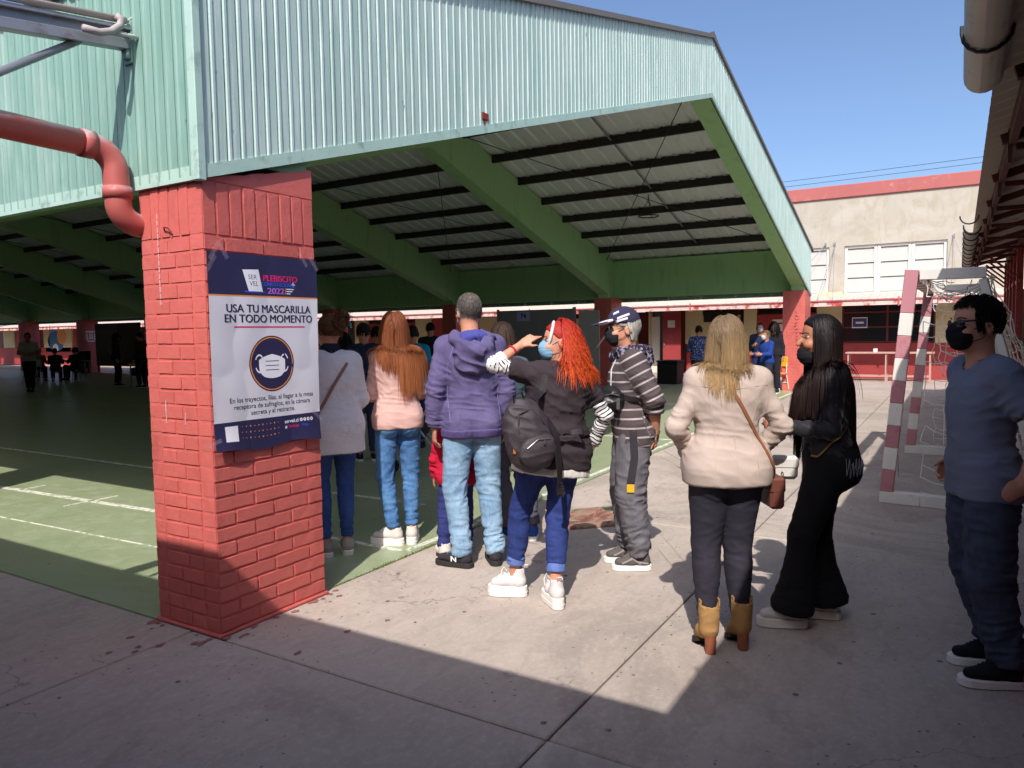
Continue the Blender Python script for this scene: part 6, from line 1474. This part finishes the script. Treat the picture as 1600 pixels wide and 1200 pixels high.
hs.add(Ell(N+V3(0, -.10, -.05), V3(.10, .055, .075)), .03); sculpt('hood', hs, .0065, hp, p.root, [(None, 1, .012, V3(.3, .5, .8), 34, 12)])
gs = cloth('grey_runner', '615a57', .8, .12)
for i in (0, 1):
    o = p.shoe(i, 'sneaker', gs, RUB, lace=cloth('taupe_lace', '857c76')); fx = p.lastshoe
    for pts in ([p.W(-.1, .12, .05), p.W(-.1, .05, .085), p.W(-.1, .0, .045)], [p.W(-.1, .06, .09), p.W(-.1, .02, .06), p.W(-.1, -.05, .05)]):
        Pp = np.array(pts); kq = np.linspace(0, 2, 12); Pp = np.stack([np.interp(kq, range(3), Pp[:, j]) for j in range(3)], 1); Rr = rot('Z', p.fy[i]); Pp = project(fx, Pp, np.tile(Rr@V3(1, 0, 0), (12, 1)), .001); mb = MB(); mb.tube([tuple(x) for x in Pp], .006, 5); mb.obj('shoe_stripe', cloth('pale_grey_suede', '9d9795'), o)
    p.band('red_sock', i, 'c', .86, 1.02, [.040, .038], cloth('red_sock', 'b04438'))
mask_part(p, '23252b', sc_=1.08)
hair(p, 1100, .06, hairm('grey_hair', '8f8a82', 'b7b1a8', .6, .3), p.bs, el=(-34, 40), wd=.007, th=.0025, lift=.010, stick=.6, grav=.15, seed=14, nseg=6, front=92, capz=-.055, capr=1.04)
cp_ = cloth('cap_charcoal', '38334a', .85, .08, 420, .3)
R = p.Rh; cpS = Shape().add(Ell(p.hw((0, -.006, .050)), V3(.089, .108, .098), R)); o_ = p.hw((0, 0, .040)); up = unit(R@V3(0, -.10, 1)); cpS.cuts.append(lambda X, Y, Z: -((X-o_[0])*up[0]+(Y-o_[1])*up[1]+(Z-o_[2])*up[2])); cap = sculpt('cap', cpS, .0055, cp_, p.root)
bs_ = Shape().add(Ell(p.hw((0, .125, .052)), V3(.078, .090, .011), R@rot('X', -.20))); q0 = p.hw((0, .075, 0)); f0 = R[:, 1]; bs_.cuts.append(lambda X, Y, Z: -((X-q0[0])*f0[0]+(Y-q0[1])*f0[1]+(Z-q0[2])*f0[2])); sculpt('brim', bs_, .0045, cp_, cap)
bw = Shape().add(Ell(p.hw((-.045, .115, .053)), V3(.032, .070, .0125), R@rot('X', -.20))); bw.cuts.append(lambda X, Y, Z: -((X-q0[0])*f0[0]+(Y-q0[1])*f0[1]+(Z-q0[2])*f0[2])); sculpt('brim_panel', bw, .0045, cloth('cap_white', 'd5d2dc', .8, .03), cap)
for z0, z1, y0, y1 in ((.088, .112, .052, -.03), (.066, .084, .075, -.015), (.126, .138, .07, .035)):
    Pp = np.array([p.hw((-.15, y0+(y1-y0)*q+w__*.5, z0+(z1-z0)*q+(.0075 if e else -.0075))) for e in (0, 1) for q, w__ in [(k/10, 0) for k in range(11)]]); Pp = project(cpS, Pp, np.tile(R@V3(1, 0, -.25), (22, 1)), .002); np_obj('cap_stripe', Pp, np.array([(i, i+1, 12+i, 11+i) for i in range(10)]), cloth('cap_white2', 'd5d2dc', .8, .03), cap)
mb = MB(); mb.tube([tuple(p.hw(x)) for x in ((-.050, .090, .022), (-.072, .07, .022), (-.083, .0, .016))], .0016, 5); g_ = mb.obj('glasses', MT['black'], p.root)
mb = MB(); mb.tube([tuple(p.hw((-.034+.019*math.cos(a), .099-.004*math.cos(a), .012+.016*math.sin(a)))) for a in np.linspace(0, 6.283, 13)], .0016, 5); mb.obj('lens_rim', MT['steel'], g_)
wc = p.P+V3(-.10, .165, .205); WB_, cc = carry('waist_bag', 'black waist bag on a white cord worn by the man in the cap', 'bag', p, wc)
ws = Shape().add(Ell(wc, V3(.135, .075, .085), rot('Z', .55)@rot('Y', .15))).add(Ell(wc+V3(-.04, .04, -.02), V3(.09, .05, .06), rot('Z', .55)), .02); lt_ = simple('black_leather', '1f1d20', .4, bump=.4, bscale=40); shift(sculpt('bag_body', ws, .0065, lt_, WB_, [(None, 1, .008, V3(.3, .2, 1), 30, 10)]), cc)
mb = MB(); mb.tube([tuple(wc+V3(-.085, .04, .03)), tuple(wc+V3(-.12, -.01, .045)), tuple(wc+V3(-.135, -.06, .035))], .004, 5); rowob(mb, 'zip', zm, WB_, cc); mb = MB(); q = wc+V3(-.135, -.05, -.0); mb.box(tuple(q-V3(.006, .01, .05)), tuple(q+V3(.004, .01, .02))); rowob(mb, 'buckle', zm, WB_, cc)
o = strap('cord', p.tp, [p.N+V3(-.06, .07, .02), p.N+V3(-.07, .16, -.08), p.P+V3(-.11, .16, .36), wc+V3(-.02, .02, .07)], .010, cloth('white_cord', 'cfc8c6', .8), WB_, .006, .006); shift(o, cc)
o = strap('belt', p.tp, [wc+V3(-.06, -.06, .03), p.P+V3(-.24, .0, .20), p.P+V3(-.2, -.14, .20), p.P+V3(0, -.2, .20)], .03, st_, WB_, .004, .005); shift(o, cc)

# --- woman in the cream blazer
p = Person('woman in a cream blazer seen from behind, dark tight trousers and tan heeled boots', (1.13, -2.278), 33, 1.535, 'f', .075, feet=((-.085, -.0, 6), (.085, .03, 4)), hipx=.018, hipy=.04, head=(-32, 2), lean=(.01, .0), armL=((-.55, -.10, -1), (.55, .62, -.75)), armR=((.55, -.10, -1), (-.42, .62, -.75)), wide=1.08, legk=1.27)
p.body(.0105, ())
p.trousers(cloth('charcoal_stretch', '35323c', .75, .06, 500, .12), .004, th=(.088, .085, .069, .058), ca=(.054, .056, .051, .041, .034), folds_=.55, seat=1.02)
cw = cloth('cream_wool', 'c2afa3', .9, .03, 420, .25)
def blz(sh):
    for e in (-1, 1): sh.add(Cone(p.N+p.R@V3(e*.05, -.03, -.025), p.sh[0 if e < 0 else 1]+V3(e*.02, 0, .012), [.05, .055]), .03)
sts = [(t, a*(1.06 if t < .2 else .93 if t < .5 else 1.0), b*(1.0), c) for t, a, b, c in p.st]
p.top(cw, .024, sl=((.070, .066, .061, .058), (.057, .058, .053, .048)), hem=-.135, hemw=.012, folds_=.9, extra=blz, cutneck=.06, st=sts, end=.93)
for i in (0, 1): p.band('cuff', i, 'f', .80, .95, [.056, .055], cw)
sm_ = cloth('cream_seam', 'c4af9f', .9, .02)
seam(p, p.tp, [p.P+V3(0, -.3, .36), p.P+V3(0, -.3, .2), p.P+V3(0, -.3, .0), p.P+V3(0, -.3, -.13)], sm_)
seam(p, p.tp, [p.P+V3(-.17, -.25, .40), p.P+V3(0, -.3, .385), p.P+V3(.17, -.25, .40)], sm_)
for e in (-1, 1): seam(p, p.tp, [p.P+V3(e*.12, -.3, .38), p.P+V3(e*.085, -.3, .2), p.P+V3(e*.11, -.3, -.1)], sm_); seam(p, p.tp, [p.P+V3(e*.165, -.2, .44), p.P+V3(e*.18, -.2, .36), p.P+V3(e*.17, -.15, .28)], sm_, .004)
sd2 = simple('tan_suede', 'a8804f', .9, bump=.4, bscale=90, dirt='b58e5c'); hl2 = simple('stacked_heel', '8f5238', .6, streak=(10, 10, 60), dirt='6a3a28')
for i in (0, 1):
    o = p.shoe(i, 'boot', sd2, hl2, L=.245)
    mb = MB(); mb.tube([tuple(p.W(.047, -.03, .10)), tuple(p.W(.05, -.035, .18)), tuple(p.W(.054, -.035, .232))], .003, 5); mb.obj('zip', zm, o)
    for e in (-1, 1): mb = MB(); q = p.W(e*.05, -.03, .235); mb.tube([tuple(q+V3(0, -.012, -.01)), tuple(q+V3(0, -.012, .022)), tuple(q+V3(0, .012, .022)), tuple(q+V3(0, .012, -.01))], .004, 5); mb.obj('pull_tab', sd2, o)
col = Shape(); col.p = p.bs.p+p.tp.p
hair(p, 3000, .36, hairm('dark_blonde_hair', '5f5040', 'aa895f', .5, .3, (.1, .8)), col, el=(-2, 88), wd=.0055, th=.002, lift=.011, stick=.22, grav=.46, seed=17, front=84, eltop=60, fwd=-p.Rh[:, 1]*.35, part_=.01, nseg=15, jitter=.35, wave=.0025, taper=.3, spread=.06, capr=1.06, lens=lambda A, E, r: np.where((np.abs(A+.25) < .5), .38, .25)*(1-.40*r.rand(len(A))))
mb = MB(); mb.tube([tuple(p.hw(x)) for x in ((.030, .102, .016), (.06, .092, .018), (.080, .04, .02), (.084, -.02, .018))], .0022, 6); mb.obj('glasses', MT['steel'], p.root)
bc2 = p.P+V3(.235, .035, -.13); BG, cc = carry('handbag', 'small brown shoulder bag at the hip of the woman in the cream blazer', 'bag', p, bc2)
br_ = simple('brown_leather', '6e3f34', .5, bump=.2); mb = MB(); mb.box(tuple(bc2-V3(.035, .09, .075)), tuple(bc2+V3(.035, .09, .075))); rowob(mb, 'bag_body', br_, BG, cc, bevel=.014); mb = MB(); mb.box(tuple(bc2+V3(-.039, -.092, .0)), tuple(bc2+V3(.039, .092, .08))); rowob(mb, 'flap', br_, BG, cc, bevel=.012)
o = strap('bag_strap', p.tp, [p.N+V3(-.06, -.03, .0), p.P+V3(.0, -.3, .36), p.P+V3(.14, -.25, .12), p.P+V3(.20, -.14, .0), bc2+V3(.02, -.05, .08)], .016, simple('tan_strap_leather', '8c5a3e', .5), BG, .005, .005, 60, proj=(0, 1, 0)); shift(o, cc)
mb = MB(); q = bc2+V3(.03, -.06, .09); mb.tube([tuple(q+V3(0, .012*math.cos(a), .012*math.sin(a))) for a in np.linspace(0, 6.28, 11)], .003, 5); rowob(mb, 'ring', zm, BG, cc)

# --- woman in black with long dark hair
p = Person('woman all in black with very long dark hair, flared trousers and white trainers', (1.681, -2.619), 108, 1.575, 'f', .04, feet=((-.07, .135, 4), (.085, -.055, -8)), hipx=-.0, hipy=-.03, lean=(0, .02), head=(10, -4), armL=((-.14, .02, -1), (.22, .9, .02)), armR=((.14, .05, -1), (-.2, .9, .05)), wide=1.05, legk=1.13, skin='b')
p.body(.0068, ((0, (1, 0, 0), dict(curl=.6)),))
p.eyes()
bl = cloth('black_crepe', '18171b', .85, .1, 400, .15)
p.trousers(bl, .008, th=(.092, .088, .072, .062), ca=(.060, .058, .064, .078, .100), t1=1.09, folds_=.8, seat=1.14)
bv = NB('black_velvet'); bv.b.inputs['Sheen Weight'].default_value = .6; bv.b.inputs['Sheen Roughness'].default_value = .35; bv_ = bv.mix(bv.noise(18, 4), lin('1b1a1f'), lin('2b2930')); bv.bump(bv.noise((20, 20, 26), 4, .6), .4, .005); bv = bv.out(bv_, .7, 0, .3)
p.top(bv, .008, sl=((.056, .054, .050, .048), (.048, .049, .043, .036)), hem=.05, folds_=1.2, cutneck=.058)
for i in (0, 1): p.shoe(i, 'sneaker', WS, RUB, L=.285, lace=RUB)
mask_part(p, '1b1a1e', dy=-.045, sc_=.9)
# white scrawl on the seat of the trousers
mb = MB(); r_ = np.random.RandomState(6); Z0 = p.P+V3(-.5, -.115, -.02)
pts = []
for q in range(15): pts.append(Z0+V3(0, .055-.0085*q+.006*(q % 2), (.055 if q % 2 == 0 else -.045)*(1-.25*abs(q-7)/7)+r_.uniform(-.015, .015)))
for q in range(4): pts.append(Z0+V3(0, -.06+.03*q, r_.uniform(-.03, .03)))
Pp = np.array(pts); kq = np.linspace(0, len(pts)-1, 120); Pp = np.stack([np.interp(kq, range(len(pts)), Pp[:, j]) for j in range(3)], 1); Pp = project(p.ts, Pp, np.tile(V3(1, 0, 0), (120, 1)), .002, 40); mb.tube([tuple(x) for x in Pp], .0016, 4); mb.obj('white_scrawl', cloth('grey_thread', '8d8d92'), p.root)
col = Shape(); col.p = p.bs.p+p.tp.p
hair(p, 3000, .78, hairm('long_black_hair', '0d0a0b', '2a1a17', .42, .4), col, el=(-4, 89), wd=.006, th=.002, lift=.013, stick=.15, grav=.40, seed=25, front=70, eltop=62, fwd=-p.Rh[:, 1]*.25, part_=0, nseg=20, jitter=.18, taper=.6, capr=1.07, wave=.001, lens=lambda A, E, r: np.where((A < -.45) & (A > -1.35), .30, np.where(A <= -1.35, .62, .78))*(1-.15*r.rand(len(A))))
bc3 = p.P+V3(-.17, .225, -.02); BG, cc = carry('handbag', 'small white quilted bag on a gold chain, held by the woman in black', 'bag', p, bc3)
wl = simple('white_quilted_leather', 'd2cdc4', .45, bump=.3, bscale=25); mb = MB(); mb.box(tuple(bc3-V3(.03, .062, .058)), tuple(bc3+V3(.03, .062, .055))); rowob(mb, 'bag_body', wl, BG, cc, bevel=.018); mb = MB(); mb.box(tuple(bc3+V3(-.034, -.064, -.008)), tuple(bc3+V3(.034, .064, .06))); rowob(mb, 'flap', wl, BG, cc, bevel=.014)
o = strap('chain', p.tp, [bc3+V3(-.0, -.06, .06), p.P+V3(-.2, .1, .04), p.P+V3(-.19, -.05, .14), p.P+V3(-.13, -.13, .20)], .008, simple('gold_chain', 'a8813f', .35, metal=.8), BG, .004, .004); shift(o, cc)

# --- man in the grey blue T-shirt on the right
p = Person('man in a blue grey T-shirt, sunglasses and black mask, hand on hip', (1.45, -3.44), 116, 1.645, 'm', .03, feet=((-.10, .06, -4), (.12, .0, -4)), hipy=.135, lean=(0, .025), head=(6, -2), armL=((-.46, -.50, -1), (.28, .16, -.92)), armR=((.4, -.5, -1), (-.2, .6, -.8)), wide=.90, skin='a')
p.body(.0065, ((0, (.9, 0, -.2), dict(curl=.6, dr=V3(.15, .75, -.55))), (1, (-.9, 0, -.2), dict(curl=.6))))
p.eyes()
p.trousers(cloth('navy_chino', '3f4557', .9, .12, 350, .2, wash='4b5266'), .006, th=(.094, .100, .096, .088), ca=(.087, .086, .079, .068, .060), folds_=2.2, t1=1.03)
tg = cloth('blue_grey_jersey', '767c90', .92, .06, 380, .2)
p.top(tg, .015, sl=((.070, .072, .072, .074), (.05, .05)), end=.66, upper_only=True, hem=-.17, hemw=.006, folds_=1.5, cutneck=.062)
ks = cloth('black_mesh_shoe', '19191c', .75, .2)
for i in (0, 1):
    o = p.shoe(i, 'sneaker', ks, RUB, L=.285, lace=cloth('black_lace', '2b2b30')); mb = MB(); q = p.W(-.04, -.06, .05); mb.box(tuple(q-V3(.012, .012, .015)), tuple(q+V3(.012, .012, .02))); mb.obj('red_heel_tab', simple('red_tab', 'a5253a', .6), o, bevel=.005)
mask_part(p, '17181b', sc_=1.06)
hair(p, 2200, .030, hairm('short_black_hair', '0f0c0b', '221b18', .65, .2), p.bs, el=(-28, 88), wd=.007, th=.003, lift=.014, stick=1., grav=.0, seed=33, nseg=4, jitter=.5, front=58, eltop=36, capr=1.06, capz=.0)
mb = MB(); mb.tube([tuple(p.hw(x)) for x in ((-.062, .090, .022), (-.078, .06, .024), (-.086, -.01, .018))], .004, 6); sg_ = mb.obj('sunglasses', MT['black'], p.root)
for e in (-1, 1): ls = Shape().add(Ell(p.hw((e*.034, .092, .012)), V3(.029, .007, .019), p.Rh@rot('Z', -e*.35))); sculpt('lens', ls, .004, MT['glass'], sg_)
mb = MB(); mb.tube([tuple(p.N+V3(-.06, -.02, .02)), tuple(p.N+V3(-.055, .05, -.0)), tuple(p.N+V3(-.03, .09, -.03))], .0018, 5); mb.obj('thin_necklace', zm, p.root)

# ------------------------------------------------------------------ people further back
def extra(label, loc, face, H, sex, topc, legc, hairc, hl=.05, h=.016, group='people in the background', sl=True, seed=1, skin='b', seat=False, armL=None, armR=None, head=(0, 0), lean=(0, 0), mask=None, hem=-.05, long=0, hair_el=(-20, 88), feet=None, topmat=None):
    p = Person(label, loc, face, H, sex, .02, feet=feet or (((-.12, .40, 5), (.12, .38, -5)) if seat else ((-.09, .02, 8), (.09, -.03, -8))), head=head, lean=lean, armL=armL, armR=armR, skin=skin, drop=.46*H/1.75 if seat else 0, group=group)
    p.body(h, ((0, (1, 0, 0), {'sc_': 1.15}), (1, (-1, 0, 0), {'sc_': 1.15})))
    p.trousers(cloth('cloth_'+legc, legc), .012, ca=(.064, .064, .06, .054, .05), h=h); p.top(topmat or cloth('cloth_'+topc, topc), .02, end=.95 if sl else .7, upper_only=not sl, hem=hem, h=h)
    for i in (0, 1): p.shoe(i, 'sneaker', cloth('dark_shoe', '2b2a2c'), RUB if seed % 2 else RUBD, h=.010)
    hair(p, 320, long or hl, hairm('hair_'+hairc, hairc, hairc), p.bs if not long else (lambda c: (setattr(c, 'p', p.bs.p+p.tp.p), c)[1])(Shape()), el=hair_el, wd=.018, lift=.008, stick=.2 if long else 1., grav=.3 if long else .0, seed=seed, nseg=8 if long else 4, eltop=45, front=60)
    if mask: mask_part(p, mask)
    return p
extra('man in a dark navy shirt standing in the shade between the white and pink sweaters', (4.41, 3.0), 50, 1.68, 'm', '27304a', '3a3f58', '14100f', seed=41, sl=False, head=(-30, 0))
extra('person with black hair in shade, beside the hair bun of the woman in white', (4.67, 3.6), 60, 1.58, 'f', '2b2932', '30303a', '120e0d', seed=42, long=.3)
extra('person in black behind the navy shirted man, head just showing', (6.0, 4.2), 45, 1.66, 'm', '29282f', '2e2e38', '120e0d', seed=43)
extra('man in a teal T-shirt just past the auburn haired woman', (5.5, 3.12), 42, 1.65, 'm', '1c86a8', '25355e', '1a1412', seed=44, sl=False, armR=((.3, .1, -1), (-.1, .6, -.6)))
extra('tall figure all in black standing before the red wall beyond the queue', (8.84, 5.37), 40, 1.75, 'm', '212128', '202027', '0d0b0b', seed=45)
dots = NB('blue_dotted_print'); dn = dots.noise(38, 2); dc_ = dots.mix(dots.ramp(dn, .54, .6), lin('2c3766'), lin('8d93b4')); dots = dots.out(dc_, .9, 0, .2)
extra('person in a blue patterned shirt with back turned, left of the blonde woman', (14.44, 1.92), 20, 1.62, 'm', '2c3766', '20273f', '15110f', seed=46, topmat=dots, armL=((-.3, .3, -1), (.1, .9, .2)), armR=((.3, .3, -1), (-.1, .9, .2)))
extra('masked man in a dark jacket by the red pillar, reading a paper', (15.3, .74), 190, 1.66, 'm', '26304c', '2a3560', '2a2320', seed=47, mask='aab4c0', armL=((-.2, .2, -1), (.4, .9, .3)), armR=((.2, .2, -1), (-.4, .9, .3)))
extra('youth in a blue jacket and cap beside the masked man', (14.75, .47), 140, 1.48, 'm', '24418c', '2b3146', '5b4a36', seed=48, mask='c3c6c8', armL=((-.2, .3, -1), (.2, .9, .0)), armR=((.2, .3, -1), (-.2, .9, .0)))
extra('person in black standing behind the two masked figures at the red pillar', (15.9, .55), 170, 1.70, 'f', '25242b', '25242b', '0f0d0d', seed=49, long=.4)
GL = 'people at the back of the hall'
extra('man in a pale grey polo shirt walking through the shaded hall at far left', (9.05, 20.6), 235, 1.76, 'm', '9a9a98', '17181f', '120e0d', seed=50, sl=False, skin='c', group=GL, feet=((-.08, .18, 0), (.08, -.2, 0)), armL=((-.3, .2, -1), (.5, .8, -.1)), armR=((.3, .2, -1), (-.5, .8, -.1)))
extra('person in black standing at the small table in deep shade', (11.5, 20.2), 320, 1.72, 'f', '26262d', '25252b', '0e0c0c', seed=51, group=GL, long=.25)
extra('person bending low over the small table in deep shade', (11.8, 19.75), 330, 1.6, 'm', '28282f', '26262d', '0e0c0c', seed=52, group=GL, lean=(0, .9), seat=True)
extra('person in dark brown standing beside the poster pillar edge in deep shade', (11.34, 18.6), 100, 1.72, 'f', '362c2c', '362c2c', '0e0c0c', seed=53, group=GL)
for i, (x, y, a, c, lb) in enumerate(((12.1, 25.1, 60, '1d2233', 'seated voter in navy at the left end of the far table'), (12.75, 25.0, 80, '15151a', 'seated voter in black at the middle of the far table'), (13.3, 25.9, 150, '4a4f86', 'seated voter in violet blue at the right end of the far table'), (12.2, 26.4, 250, '7a6a2e', 'seated official in mustard behind the far table'))):
    extra(lb, (x, y), a, 1.66, 'mfmf'[i], c, '26283a', '120e0d', seed=60+i, group=GL, seat=True, armL=((-.2, .6, -.8), (.2, .9, .1)), armR=((.2, .6, -.8), (-.2, .9, .1)))
    t = thing('stool', ['stool under the voter in navy', 'stool under the voter in black', 'stool under the voter in violet blue', 'stool under the official in mustard'][i]+' at the far table', 'stool', (x, y, 0), math.radians(a), 'stools at the far table')
    mb = MB(); mb.prism([(.17*math.cos(q), .17*math.sin(q)) for q in np.linspace(0, 6.2832, 13)[:-1]], .37, .40); mb.obj('seat', MT['wood'], t)
    for q in range(4): mb = MB(); mb.bar((.14*math.cos(q*1.571+.78), .14*math.sin(q*1.571+.78), 0), (.11*math.cos(q*1.571+.78), .11*math.sin(q*1.571+.78), .37), .025, .025); mb.obj('leg', MT['steel'], t)
